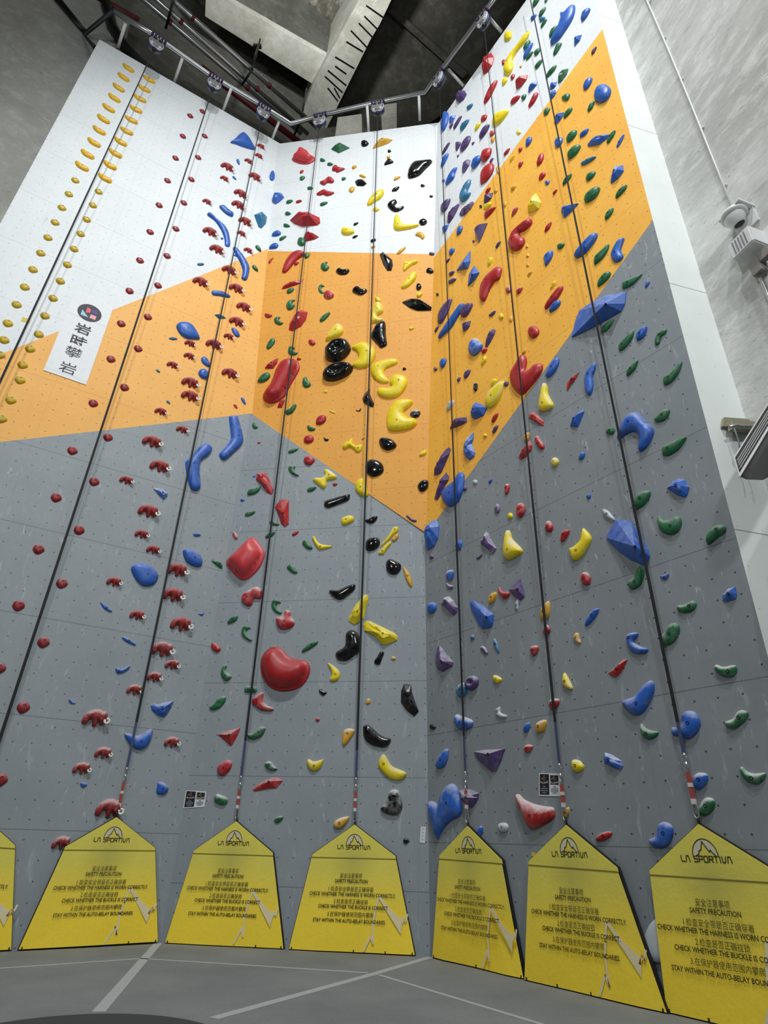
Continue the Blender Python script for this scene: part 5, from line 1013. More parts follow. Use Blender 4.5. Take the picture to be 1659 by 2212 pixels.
C|O|p|grey|1|3.08,3.54|-29,-47 32,-27 31,32 -11,52 -45,3||0.032|13|foothold|tiny golden rounded hold, fourth highest golden one on the grey part of the centre wall
C|R|o|grey|0|2.19,3.25|-1,32 -15,27 -27,13 -34,-5 -32,-24 -17,-37 5,-42 26,-37 38,-23 38,-5 28,14 14,27||0.030|10|foothold|tiny red rounded hold, thirteenth highest red one on the grey part of the centre wall
C|R|f|grey|0|0.66,2.97|7,-154 39,-154 127,39 149,137 -63,88 -244,25|-5,6|0.091|48|faceted_hold|large red faceted hold, fourteenth highest red one on the grey part of the centre wall
C|G|p|grey|0|1.11,3.02|-117,-89 -20,-108 100,-59 161,47 144,96 58,106 -35,8 -128,-12 -157,-31||0.063|39|rounded_hold|green oval hold, eighteenth highest green one on the grey part of the centre wall
C|R|p|grey|0|0.62,2.46|-75,-114 9,-127 100,-47 130,55 86,116 -7,109 -110,34 -117,-50||0.069|33|rounded_hold|red oval hold, fifteenth highest red one on the grey part of the centre wall
C|G|p|grey|1|1.44,2.49|-71,-35 27,-80 126,-52 69,-7 11,57 -43,75 -111,38||0.052|28|rounded_hold|green oval hold, nineteenth highest green one on the grey part of the centre wall
C|Y|p|grey|0|2.21,2.53|-96,-79 -3,-114 93,-59 136,41 124,69 -25,35 -119,76 -145,21||0.064|35|rounded_hold|yellow rounded hold, ninth highest yellow one on the grey part of the centre wall
C|R|f|grey|0|1.40,2.19|-180,-91 18,-50 178,-39 276,78 159,130 -39,74 -190,-17 -230,-71|49,52|0.071|65|wedge_volume|large red long faceted hold, lowest red one on the grey part of the centre wall
C|G|p|grey|1|0.64,1.96|-64,-52 62,-76 121,-40 106,30 -3,73 -87,89 -119,9||0.060|29|rounded_hold|green rounded hold, twentieth highest green one on the grey part of the centre wall
C|O|p|grey|1|2.74,2.96|-84,-120 -46,-142 30,-63 106,50 114,107 21,135 -69,97 -93,-26||0.056|37|rounded_hold|golden oval hold, fifth highest golden one on the grey part of the centre wall
C|K|p|grey|0|3.23,2.96|-198,-25 -94,-118 26,-155 166,-163 248,-80 243,-24 142,-6 20,69 -104,173 -186,192 -229,145||0.075|59|rounded_hold|large black oval hold, tenth highest black one on the grey part of the centre wall
C|G|p|grey|0|1.66,1.69|-22,-51 44,-25 85,44 -13,47 -70,-10||0.038|21|rounded_hold|small green oval hold, lowest green one on the grey part of the centre wall
C|O|p|grey|1|2.70,1.67|-69,-95 25,-77 106,7 130,82 17,69 -77,29 -120,-39||0.060|34|rounded_hold|golden oval hold, lowest golden one on the grey part of the centre wall
C|K|p|grey|0|3.24,4.30|-65,-103 20,-115 60,-10 96,100 25,118 -26,33 -82,-51||0.050|28|rounded_hold|black oval hold just right of the black boot-shaped hold
C|O|o|grey|0|3.51,4.29|42,-8 39,7 25,22 4,33 -18,36 -36,27 -45,9 -43,-12 -29,-27 -7,-32 16,-29 34,-20||0.029|10|foothold|tiny golden rounded hold, third highest golden one on the grey part of the centre wall
C|K|f|grey|0|3.79,3.57|-40,-181 90,-279 167,-199 102,-26 53,110 34,249 -90,265 -137,150 -141,-46||0.101|71|wedge_volume|large black long faceted hold, ninth highest black one on the grey centre wall
C|Y|p|grey|0|3.48,2.47|-124,-62 4,-157 139,-177 234,-138 259,-58 39,28 -41,135 -111,217 -179,153 -196,44||0.065|59|rounded_hold|large yellow oval hold, lowest yellow one on the grey part of the centre wall
C|K|p|grey|1|3.52,1.96|-160,-120 -65,-160 85,-168 159,-81 163,3 120,155 43,197 -42,162 -88,33 -180,-70||0.094|55|rounded_hold|large black rounded hold, eleventh highest black one on the grey part of the centre wall
R|T|p|grey|1|0.88,3.58|-103,-61 -5,-108 96,-80 117,17 63,109 -39,98 -117,16||0.070|31|rounded_hold|teal blue rounded hold, lowest teal one on the grey part of the right wall
R|P|r|grey|0|1.13,3.66|-101,-80 18,-116 132,-52 129,39 39,100 -86,84 -149,-8|||30|sloper_hold|purple hollow dish hold, eleventh highest purple one on the grey part of the right wall
R|Y|p|grey|0|1.67,3.62|-61,-29 4,-69 89,-36 60,13 -28,63 -81,55||0.044|19|rounded_hold|small yellow rounded hold, sixth highest yellow one on the grey part of the right wall
R|W|p|grey|0|1.69,3.11|-40,-49 83,-78 116,-44 55,-19 -10,22 -3,89 -74,82 -103,18||0.036|25|crescent_hold|pale chalky crescent hold, fourth highest pale one on the grey part of the right wall
R|R|p|grey|1|2.67,3.10|-73,-40 -22,-72 57,-41 100,22 74,61 -37,72 -75,7||0.057|24|rounded_hold|red rounded hold, fourteenth highest red one on the grey part of the right wall
R|B|p|grey|1|0.88,3.09|-163,-17 -88,-96 65,-125 194,-93 219,-18 127,37 -24,91 -127,131 -184,75||0.068|40|rounded_hold|blue rounded hold, twenty-third highest blue one on the grey part of the right wall
R|K|p|grey|0|0.14,3.10|-42,-26 28,-43 90,-13 -25,56 -69,14||0.034|14|foothold|small black rounded hold, the only black one on the grey part of the right wall
R|B|p|grey|0|0.37,2.58|-120,-122 11,-122 119,-26 151,92 116,151 -5,105 -115,8 -145,-77||0.065|42|rounded_hold|blue oval hold, twenty-sixth highest blue one on the grey part of the right wall
R|P|f|grey|0|1.38,2.51|-239,43 -147,-45 34,-161 137,-176 255,-28 332,106 -108,130 -283,121|102,45|0.123|65|wedge_volume|wide purple wedge hold on the grey part of the right wall
R|B|o|grey|0|2.16,2.86|47,56 24,57 -7,43 -40,18 -61,-12 -62,-42 -43,-62 -13,-66 19,-52 43,-24 56,11 58,40||0.040|21|rounded_hold|small blue oval hold, twenty-fifth highest blue one on the grey part of the right wall
R|O|p|grey|1|2.42,2.85|-69,-85 27,-76 84,-6 90,59 11,68 -70,41 -97,-18||0.062|27|rounded_hold|golden rounded hold, fifth highest golden one on the grey part of the right wall
R|R|p|grey|1|2.15,2.58|-51,-37 17,-50 80,5 50,45 -40,48 -72,2||0.042|19|rounded_hold|small red rounded hold, fifteenth highest red one on the grey part of the right wall
R|B|p|grey|0|0.38,1.86|-344,8 -306,-116 -229,-285 -153,-400 -112,-348 23,-222 181,-137 358,-84 402,24 361,167 305,298 206,360 46,310 -66,182 -124,69 -217,117 -350,124||0.106|121|rounded_hold|big blue horn hold on the grey part of the right wall
R|P|f|grey|0|0.95,2.01|-185,-18 -75,-83 22,-140 80,-110 185,-12 197,49 51,101 -107,123 -212,103||0.097|46|faceted_hold|large purple faceted hold just right of the big blue horn hold
R|R|p|grey|1|2.18,1.82|-243,-21 -159,-161 -69,-222 149,-162 288,-97 313,-31 287,23 177,40 -11,72 -183,134 -258,196 -313,174||0.096|84|rounded_hold|red chalky boomerang hold on the grey part of the right wall
R|R|f|grey|0|3.72,3.38|-114,-67 -50,-101 30,-51 107,30 151,91 79,100 -42,25 -150,-28||0.046|44|faceted_hold|red long faceted hold just above the big blue fin hold
R|B|p|grey|0|3.95,2.98|-172,-135 -96,-178 8,-159 91,-82 182,37 207,137 173,183 54,132 -49,43 -175,16 -252,-18||0.074|74|rounded_hold|big blue fin hold on the grey part of the right wall
R|G|p|grey|1|5.00,3.11|-75,-22 -4,-67 63,-68 111,-29 106,41 -16,46 -76,83 -109,47||0.050|48|rounded_hold|large green oval hold, sixteenth highest green one on the grey part of the right wall
R|Y|p|grey|1|2.93,3.34|-15,-70 61,-98 77,-59 13,96 -31,139 -78,17||0.049|36|crimp_hold|yellow slim hold, seventh highest yellow one on the grey part of the right wall
R|B|p|grey|0|4.41,2.61|-145,-82 -88,-94 -9,-132 81,-118 162,-47 191,43 155,129 73,151 7,121 -19,41 -68,-8 -132,6 -158,-39||0.071|62|rounded_hold|upper blue comma-shaped hold on the grey part of the right wall
R|G|p|grey|0|3.97,2.60|-68,-53 5,-85 89,-63 123,-17 27,14 -30,49 -68,100 -92,27||0.047|39|rounded_hold|green oval hold just below the big blue fin hold
R|G|p|grey|1|4.98,2.61|-112,-63 -53,-89 32,-60 111,-6 134,48 89,80 28,68 -26,11 -97,-6 -123,-29||0.047|50|rounded_hold|large green oval hold, seventeenth highest green one on the grey part of the right wall
R|B|f|grey|1|3.44,2.32|-111,-17 -19,-66 90,-101 130,-61 125,-5 -8,77 -91,105 -118,56||0.058|45|faceted_hold|blue faceted hold, twenty-seventh highest blue one on the grey part of the right wall
R|Y|p|grey|1|2.92,2.31|-66,-32 -18,-77 67,-62 103,-13 50,51 -40,72 -71,29||0.060|27|rounded_hold|yellow rounded hold, lowest yellow one on the grey part of the right wall
R|B|p|grey|1|4.45,2.05|-53,-75 16,-68 84,-9 94,59 12,79 -50,48 -71,-27||0.056|35|rounded_hold|blue rounded hold, twenty-eighth highest blue one on the grey part of the right wall
R|G|p|grey|1|4.99,2.07|-76,-32 -24,-70 46,-79 112,-36 129,15 35,15 -32,37 -75,87 -101,53||0.043|54|crescent_hold|large green crescent hold, nineteenth highest green one on the grey part of the right wall
R|G|p|grey|1|4.46,1.80|-45,-82 43,-47 97,22 87,76 9,85 -78,3 -99,-57||0.052|39|rounded_hold|green oval hold, lowest green one on the grey part of the right wall
R|O|p|grey|0|2.66,1.78|-10,-50 49,-8 55,64 -37,22 -64,-35||0.032|22|rounded_hold|small golden oval hold just right of the red chalky boomerang hold
R|R|p|grey|0|3.16,1.52|-86,-42 1,-43 104,4 121,49 36,52 -67,16 -105,-25||0.034|34|rounded_hold|red oval hold, lowest red one on the grey part of the right wall
R|B|p|grey|0|3.90,1.54|-138,-93 -70,-122 36,-108 109,-41 147,43 127,104 59,127 -5,105 -34,43 -85,-19 -158,-44||0.059|56|rounded_hold|lower blue comma-shaped hold on the grey part of the right wall
C|K|o|grey|0|3.75,1.43|43,4 37,19 20,33 -3,41 -26,39 -43,25 -49,2 -42,-20 -26,-34 -3,-35 20,-26 37,-11||0.033|13|foothold|tiny black rounded hold, lowest black one on the grey part of the centre wall
R|B|p|grey|0|1.13,1.57|-18,-82 40,-26 61,47 15,69 -82,-12||0.041|26|rounded_hold|blue oval hold just right of the big blue horn hold
R|W|p|grey|0|1.59,1.62|-41,-56 62,-46 89,17 31,56 -73,46 -94,-4||0.048|22|rounded_hold|small pale chalky rounded hold just left of the red chalky boomerang hold
L|B|f|grey|1|-1.49,7.47|-72,-44 63,-128 109,-29 100,34 -41,117 -185,47||0.069|31|faceted_hold|blue faceted hold, third highest blue one on the grey part of the left wall
L|B|p|grey|0|-1.45,5.71|-134,-146 12,-234 153,-197 220,-110 236,24 147,135 3,200 -145,188 -246,121 -256,24||0.094|58|rounded_hold|lower big blue dome hold on the grey part of the left wall
L|B|p|grey|0|-1.96,4.94|-44,-15 65,-62 115,-48 49,4 -64,68 -120,78||0.027|26|crimp_hold|blue slim hold, seventh highest blue one on the grey part of the left wall
L|B|p|grey|0|-1.46,4.42|-49,-13 79,-54 138,-50 63,17 -86,61 -120,38||0.028|30|crimp_hold|blue slim hold, ninth highest blue one on the grey part of the left wall
L|B|p|grey|0|-1.46,3.92|-80,-60 -37,-80 51,-40 120,41 109,91 52,41 -17,0 -77,11 -102,-3||0.035|30|crescent_hold|blue crescent hold, tenth highest blue one on the grey part of the left wall
L|B|p|grey|0|-2.09,3.29|-29,-18 28,-33 62,-10 7,11 -36,43 -59,30||0.019|16|foothold|small blue oval hold, eleventh highest blue one on the grey part of the left wall
L|B|f|grey|0|-0.68,3.36|-145,-49 -43,-116 61,-144 111,-100 170,44 188,151 47,109 -61,58 -161,66 -181,25||0.094|51|faceted_hold|large blue faceted hold, twelfth highest blue one on the grey part of the left wall
L|B|p|grey|0|-0.93,2.85|-184,-63 -80,-155 40,-187 141,-126 190,9 189,132 148,160 90,113 8,48 -83,30 -182,52 -253,32||0.080|62|rounded_hold|large blue oval hold, thirteenth highest blue one on the grey part of the left wall
L|B|p|grey|0|-1.61,2.09|-15,-38 41,-23 39,19 -32,31 -54,5||0.027|14|foothold|small blue rounded hold, fourteenth highest blue one on the grey part of the left wall
L|B|p|grey|0|-0.41,2.10|18,-91 95,-48 100,23 20,90 -76,93 -82,30 -72,-66||0.058|27|rounded_hold|blue rounded hold, lowest blue one on the grey part of the left wall
L|T|p|orange|0|-2.06,11.47|22,-40 98,44 -21,35 -83,-49||0.034|19|crimp_hold|small teal blue slim hold just left of the upper big blue dome hold
L|T|o|orange|0|-2.17,10.41|40,-20 38,-6 26,12 6,29 -16,39 -36,36 -47,21 -47,2 -35,-16 -13,-28 11,-32 30,-29||0.027|8|foothold|tiny teal blue oval hold, third highest teal one on the orange left wall
L|T|o|orange|0|-1.81,9.69|47,-22 45,-8 33,11 13,30 -10,41 -31,40 -43,27 -43,7 -31,-12 -9,-25 16,-31 36,-30||0.026|9|foothold|tiny teal blue oval hold, lowest teal one on the orange part of the left wall
U|O|p|white|0|3.43,7.85|-46,-74 57,-30 121,56 -26,73 -86,-45||0.052|15|foothold|small golden slim hold, sixth highest golden one on the white part of the centre wall
U|K|p|white|0|3.41,7.37|11,-75 63,-23 109,84 -53,61 -113,-52||0.057|16|rounded_hold|small black oval hold, seventh highest black one on the white part of the centre wall
U|K|p|white|0|3.41,6.64|-116,-151 33,-247 197,-177 230,-66 49,-94 -17,41 42,147 -1,264 -134,238 -234,92||0.074|35|crescent_hold|black crescent hold, ninth highest black one on the white part of the centre wall
U|Y|p|white|0|3.61,5.85|-211,-182 -83,-243 173,-245 422,-187 397,-113 78,-64 -50,103 -89,298 -164,386 -229,284 -254,-13||0.096|53|crescent_hold|large yellow crescent hold, third highest yellow one on the white part of the centre wall
U|K|o|white|0|4.18,7.33|62,-28 58,-3 39,25 11,50 -20,61 -46,51 -60,24 -57,-10 -38,-38 -8,-53 25,-54 50,-45||0.044|9|foothold|tiny black rounded hold, sixth highest black one on the white part of the centre wall
U|K|o|white|0|4.41,6.81|53,-14 47,5 29,24 4,39 -22,43 -42,30 -50,6 -44,-21 -26,-40 0,-47 26,-42 46,-30||0.037|8|foothold|tiny black rounded hold, eighth highest black one on the white part of the centre wall
U|K|p|white|0|4.16,5.80|-42,-119 69,-112 120,1 44,112 -52,98 -109,6||0.069|18|rounded_hold|small black rounded hold, tenth highest black one on the white part of the centre wall
U|Y|o|white|0|2.86,6.64|92,-20 80,18 47,56 1,85 -45,91 -79,66 -91,16 -79,-38 -45,-76 1,-89 46,-78 80,-52||0.055|14|foothold|small yellow rounded hold, second highest yellow one on the white part of the centre wall
U|O|p|white|0|4.08,5.28|-15,-48 61,-165 126,-56 51,114 -75,132 -130,43||0.054|21|rounded_hold|small golden oval hold, eighth highest golden one on the white part of the centre wall
U|O|o|white|0|3.58,4.81|116,98 90,104 37,85 -27,46 -85,-5 -119,-59 -120,-100 -90,-115 -38,-96 22,-49 75,11 110,65||0.045|19|crimp_hold|small golden slim hold, lowest golden one on the white part of the centre wall
U|P|o|orange|0|4.38,4.52|71,-33 65,-9 42,20 7,46 -31,59 -61,51 -76,25 -72,-8 -48,-37 -12,-53 27,-56 57,-49||0.045|12|foothold|tiny purple oval hold, highest purple one on the orange part of the centre wall
U|K|f|orange|0|3.20,4.48|-102,-85 8,-341 116,-360 153,-173 132,35 -8,249 -119,388 -205,307||0.112|43|faceted_hold|black long faceted hold, highest black one on the orange part of the centre wall
U|Y|p|orange|0|3.80,4.27|-161,-255 39,-80 192,-6 194,98 -21,57 -113,130 -160,22||0.066|29|crescent_hold|yellow crescent hold, highest yellow one on the orange part of the centre wall
U|Y|p|orange|0|3.78,3.65|-127,-239 -6,-181 145,-8 202,185 149,289 27,218 -156,-32 -210,-203||0.078|36|crimp_hold|yellow slim hold, second highest yellow one on the orange part of the centre wall
U|K|p|orange|0|4.31,3.90|-67,-48 51,-97 97,-39 41,77 -48,106 -96,16||0.053|16|rounded_hold|small black rounded hold, second highest black one on the orange part of the centre wall
U|K|p|orange|0|4.01,3.39|-44,-76 15,-113 82,-29 49,92 -25,113 -57,14||0.058|14|foothold|small black rounded hold, fourth highest black one on the orange part of the centre wall
U|Y|p|orange|0|4.04,3.11|-33,-84 57,-34 74,63 -28,68 -81,-13||0.055|13|foothold|small yellow oval hold, third highest yellow one on the orange part of the centre wall
U|K|f|orange|0|3.99,2.77|-216,-39 -15,-186 328,-237 341,-141 194,40 23,174 -270,230 -389,166||0.139|64|wedge_volume|black boat-shaped hold on the orange part of the centre wall
U|Y|p|orange|1|2.99,2.64|-10,-265 107,-247 121,-173 17,-136 -14,-35 45,-6 139,74 85,319 -21,397 -109,294 -170,30 -173,-238||0.095|43|rounded_hold|yellow oval hold, fifth highest yellow one on the orange part of the centre wall
U|Y|p|orange|0|2.97,3.15|-50,-34 26,-96 86,-56 25,80 -66,83||0.049|13|foothold|tiny yellow rounded hold, fourth highest yellow one on the orange part of the centre wall
R|B|p|white|0|1.32,17.01|-124,-143 66,-166 113,-33 210,130 68,182 -122,110 -246,-82||0.095|39|crimp_hold|blue slim hold, thirteenth highest blue one on the white part of the right wall
R|B|o|white|0|0.99,17.25|49,-14 32,19 5,51 -26,75 -49,78 -57,54 -47,9 -25,-38 2,-70 27,-79 45,-67 53,-44||0.035|7|foothold|tiny blue rounded hold, fourteenth highest blue one on the white part of the right wall
R|T|p|white|0|1.79,15.75|-213,-144 -104,-292 77,-320 142,-222 60,-125 52,-14 148,104 180,264 91,317 -39,284 -161,145 -217,22||0.098|49|crimp_hold|large teal blue slim hold, lowest teal one on the white part of the right wall
R|P|p|white|0|1.02,16.10|-136,-129 24,-202 154,-69 191,62 44,157 -112,138 -165,34||0.104|30|rounded_hold|purple oval hold, twelfth highest purple one on the white part of the right wall
R|P|f|white|0|1.29,15.46|-178,-205 -6,-160 166,-16 230,87 190,168 23,142 -159,64 -238,-109||0.124|44|faceted_hold|purple long faceted hold, lowest purple one on the white part of the right wall
R|P|f|white|1|1.75,15.07|-196,-41 -90,-129 144,-141 257,-50 219,64 66,90 -137,69 -254,104||0.102|34|faceted_hold|purple long faceted hold, thirteenth highest purple one on the white part of the right wall
R|R|p|orange|0|2.47,14.91|-58,-50 50,-40 90,34 -24,67 -81,-9||0.055|15|foothold|small red slim hold, fifth highest red one on the orange part of the right wall
R|P|f|orange|0|2.45,14.67|-116,-114 97,-127 160,-4 58,104 -66,122 -139,37||0.102|25|faceted_hold|purple faceted hold, second highest purple one on the orange part of the right wall
R|O|o|orange|0|2.70,14.64|44,8 26,34 -1,56 -31,67 -54,60 -62,31 -52,-11 -29,-51 -2,-72 23,-70 40,-49 48,-21||0.041|9|foothold|tiny golden rounded hold, second highest golden one on the orange part of the right wall
R|Y|o|orange|0|2.42,14.41|118,-33 91,16 38,69 -28,111 -85,124 -116,95 -113,33 -79,-38 -25,-91 34,-111 84,-102 115,-74||0.056|18|rounded_hold|small yellow oval hold, third highest yellow one on the orange part of the right wall
R|K|o|orange|0|2.21,14.65|3,50 -14,62 -32,59 -45,44 -47,17 -35,-18 -12,-52 14,-72 31,-70 36,-46 31,-10 19,25||0.029|7|foothold|tiny black rounded hold, highest black one on the orange part of the right wall
R|R|p|orange|0|2.44,14.13|-100,-92 117,-82 206,-38 39,82 -102,111 -150,41||0.064|26|crimp_hold|red slim hold, eighth highest red one on the orange part of the right wall
R|B|f|white|0|0.98,15.19|-71,-87 51,-96 127,19 30,112 -118,61||0.085|18|faceted_hold|small blue faceted hold, lowest blue one on the white part of the right wall
R|B|p|orange|0|1.47,14.56|-72,-91 42,-121 113,-5 64,128 -57,123 -98,-4||0.069|22|rounded_hold|small blue oval hold, twelfth highest blue one on the orange part of the right wall
R|P|f|orange|0|2.14,13.82|-73,-348 52,-209 217,15 16,213 -68,266 -171,50||0.138|43|faceted_hold|purple faceted hold, third highest purple one on the orange part of the right wall
R|P|o|orange|0|1.90,13.70|33,-37 30,-17 19,11 2,38 -16,55 -32,54 -40,36 -38,7 -26,-20 -8,-40 11,-49 26,-48||0.024|6|foothold|tiny purple rounded hold, fourth highest purple one on the orange part of the right wall
R|P|p|orange|0|2.59,12.82|-45,-56 42,-28 79,38 -11,45 -73,-19||0.047|15|foothold|small purple slim hold just left of the red hook-shaped hold
R|B|p|orange|0|1.17,14.11|-36,-112 82,-73 85,26 -43,118 -105,21||0.057|16|foothold|small blue oval hold, fifteenth highest blue one on the orange part of the right wall
R|P|o|orange|0|1.03,13.91|62,22 47,32 18,37 -18,34 -49,22 -67,2 -66,-20 -48,-37 -19,-41 14,-32 42,-14 60,6||0.045|10|foothold|tiny purple slim hold, sixth highest purple one on the orange part of the right wall
R|B|f|orange|0|1.57,13.23|-78,-123 90,-243 178,-89 202,249 -101,155 -269,42|96,-160|0.150|42|faceted_hold|blue long faceted hold, seventeenth highest blue one on the orange part of the right wall
R|B|f|orange|0|1.78,12.57|-102,-154 86,-141 211,-51 82,306 -97,194 -158,-140|97,-93|0.133|44|faceted_hold|blue long faceted hold, eighteenth highest blue one on the orange part of the right wall
R|P|p|orange|1|1.13,13.35|-45,-54 82,-60 81,7 -43,89 -93,16||0.051|12|foothold|tiny purple oval hold, seventh highest purple one on the orange part of the right wall
R|P|p|orange|1|1.13,13.08|-37,-51 115,-89 118,-6 -58,105 -127,28||0.054|16|rounded_hold|small purple oval hold just left of the red banana hold
R|R|p|orange|0|2.27,11.88|-308,-206 -238,-329 -152,-322 -28,-152 119,-56 244,-99 316,-8 345,142 266,278 138,320 -103,308 -261,162 -310,-82||0.102|76|crimp_hold|red banana hold on the orange part of the right wall
R|Y|p|orange|0|2.33,12.56|-45,-105 47,-63 68,41 -20,101 -69,22||0.056|18|rounded_hold|small yellow oval hold just above the red banana hold
R|Y|f|orange|1|3.64,13.00|-87,-171 75,-253 154,-161 114,62 69,276 -3,227 -122,100 -184,-51||0.125|43|faceted_hold|yellow faceted hold just above the red hook-shaped hold
R|O|o|orange|0|3.18,14.13|73,2 56,25 23,46 -17,57 -51,52 -70,27 -67,-10 -46,-46 -13,-66 23,-65 54,-48 72,-24||0.052|12|foothold|tiny golden oval hold, highest golden one on the orange part of the right wall
R|O|p|orange|0|2.91,13.88|-3,-102 48,-1 11,80 -49,28||0.036|13|foothold|tiny golden oval hold just above the red hook-shaped hold
R|R|p|orange|0|3.19,12.46|-289,-123 -157,-311 -25,-372 79,-300 85,-163 10,-48 -12,122 101,38 284,24 331,121 286,225 77,288 -146,303 -260,198 -317,71||0.110|70|crescent_hold|red hook-shaped hold on the orange part of the right wall
R|R|p|orange|1|3.12,13.33|-75,-64 5,-59 97,-9 91,84 -19,85 -81,-30||0.056|22|crimp_hold|small red slim hold just above the red hook-shaped hold
R|R|p|orange|0|3.91,13.60|-75,-25 -13,-88 89,-58 76,39 -16,101 -74,19||0.051|16|rounded_hold|small red oval hold, fourth highest red one on the orange part of the right wall
R|B|o|orange|0|4.00,13.26|51,-1 37,32 12,63 -16,83 -39,83 -48,55 -42,9 -24,-38 1,-69 25,-74 44,-58 53,-31||0.038|10|foothold|tiny blue rounded hold, tenth highest blue one on the orange part of the right wall
R|R|o|orange|0|4.13,12.78|55,16 44,25 21,29 -7,28 -34,19 -50,3 -51,-15 -37,-29 -14,-34 12,-27 37,-13 52,3||0.039|11|foothold|tiny red slim hold, sixth highest red one on the orange part of the right wall
R|R|p|orange|0|3.84,11.99|-79,-51 28,-54 92,40 81,74 -36,47 -82,-33||0.053|22|crimp_hold|small red slim hold just right of the red hook-shaped hold
R|B|p|orange|0|3.73,11.21|-80,-59 -74,-158 78,-80 125,33 94,110 -40,124 -93,47||0.071|34|rounded_hold|blue oval hold just right of the red hook-shaped hold
R|O|f|orange|0|3.31,12.01|24,-66 15,80 -50,-11||0.025|11|foothold|tiny golden pointed hold, fourth highest golden one on the orange part of the right wall
R|O|f|orange|0|3.29,11.74|29,-60 15,75 -44,-4||0.023|10|foothold|tiny golden pointed hold, fifth highest golden one on the orange part of the right wall
R|O|f|orange|0|3.26,11.49|26,-65 21,79 -45,-8||0.026|11|foothold|tiny golden pointed hold, sixth highest golden one on the orange part of the right wall
R|O|f|orange|0|3.27,11.22|-11,-60 74,-18 1,63 -60,-3||0.038|12|foothold|tiny golden pointed hold, seventh highest golden one on the orange part of the right wall
R|R|p|orange|1|2.72,11.27|-32,-66 56,-92 62,34 -19,105 -61,41||0.050|14|foothold|small red rounded hold, twelfth highest red one on the orange part of the right wall
R|R|p|orange|1|2.99,11.00|-38,-72 55,-40 78,23 -32,75 -75,17||0.052|16|foothold|small red oval hold, thirteenth highest red one on the orange part of the right wall
R|Y|p|orange|0|3.74,10.44|-13,-42 55,2 56,64 -27,37 -74,-37||0.036|18|crimp_hold|small yellow slim hold, fifth highest yellow one on the orange part of the right wall
R|P|p|orange|0|1.52,11.73|-105,-121 25,-168 162,-71 201,51 17,180 -113,142 -170,13||0.105|30|rounded_hold|purple oval hold, ninth highest purple one on the orange part of the right wall
R|P|p|orange|0|0.82,12.30|-200,-222 -67,-263 125,-104 245,95 260,214 29,238 -163,129 -225,-84||0.085|55|crimp_hold|large purple slim hold, tenth highest purple one on the orange part of the right wall
R|K|o|orange|0|0.60,13.11|47,-44 43,-21 27,11 5,41 -19,60 -38,58 -48,36 -44,4 -28,-28 -5,-49 20,-59 39,-57||0.030|6|foothold|tiny black rounded hold, second highest black one on the orange part of the right wall
R|P|p|orange|0|2.25,11.00|-72,-22 15,-64 98,-7 33,34 -94,36||0.041|16|foothold|small purple slim hold, eleventh highest purple one on the orange part of the right wall
R|Y|o|orange|0|2.47,10.73|15,73 -9,81 -33,71 -52,46 -56,9 -40,-32 -10,-66 24,-82 48,-72 56,-39 50,5 35,46||0.044|13|foothold|tiny yellow rounded hold just below the red banana hold
R|O|o|orange|0|2.70,10.45|29,65 12,70 -10,60 -31,36 -43,4 -40,-31 -23,-59 0,-71 22,-60 36,-30 42,8 39,43||0.037|14|foothold|small golden oval hold, eighth highest golden one on the orange part of the right wall
R|W|o|grey|0|3.66,0.58|44,195 -35,162 -117,83 -181,-20 -194,-118 -142,-181 -41,-193 69,-154 148,-78 176,18 159,110 111,175||0.050|10|rounded_hold|large pale chalky rounded hold, lowest pale one on the grey part of the right wall'''
for ln in HOLDS.split('\n'):
    w, col, kind, zone, ck, cuv, pts, apex, hh, sz, name, label = ln.split('|')
    cu, cv = map(float, cuv.split(','))
    P2 = [tuple(float(q) / 1000 for q in p.split(',')) for p in pts.split()]
    ap = tuple(float(q) / 1000 for q in apex.split(',')) if apex else None
    me, peak = hold_mesh(name, P2, kind, ap, float(hh) if hh else None)
    o = obj(name, me, MAT[col], None, frame_matrix(w, cu, cv, 0.0))
    o['chalk'] = 1.0 if ck == '1' else 0.12 if zone != 'grey' or col in 'KS' or kind == 'd' else 0.6 if cv < 4.5 else 0.35
    tag(o, label, CATN.get(name, 'climbing hold'), '%s holds on the %s %s wall' % (COLN[col], zone, WALLN[w]))
    if int(sz) >= 18 and kind != 'd' and col != 'K':
        add_bolt(o, (peak[0], peak[1], peak[2] - 0.002), 1.0 if int(sz) > 22 else 0.75)

# moulded families that repeat: amber beans, mustard and dark red buttons, red mammoths
BEAN = [(-.5, .10), (-.40, .29), (-.2, .27), (.02, .19), (.34, .18), (.5, -.06), (.4, -.32), (.12, -.37), (-.2, -.32), (-.4, -.12)]
BUTTON = [(-.48, -.05), (-.38, .32), (-.1, .46), (.2, .44), (.42, .2), (.5, -.05), (.35, -.3), (.1, -.5), (-.15, -.5), (-.38, -.28)]
MAMMOTH = [(-.5, -.26), (-.49, -.05), (-.42, .1), (-.33, .19), (-.18, .28), (0, .31), (.12, .3), (.2, .25), (.28, .28), (.36, .22), (.4, .08), (.42, -.04), (.42, -.14), (.37, -.2), (.33, -.14), (.3, -.2), (.27, -.3), (.19, -.31), (.14, -.24), (.1, -.16), (.06, -.3), (.02, -.37), (-.08, -.36), (-.1, -.24), (-.15, -.12), (-.22, -.13), (-.28, -.2), (-.33, -.31), (-.43, -.31)]
scale2 = lambda L_, s: [(x * s, y * s) for x, y in L_]
me_bean, pk_bean = hold_mesh('bean', scale2(BEAN, 0.335), 'p', None, 0.05, 60)
me_but, pk_but = hold_mesh('button', scale2(BUTTON, 0.185), 'p', None, 0.045, 50)
me_bean.materials.append(MAT['L'])
me_y = me_but.copy(); me_y.materials.append(MAT['y'])
me_b = me_but.copy(); me_b.materials.append(MAT['b'])
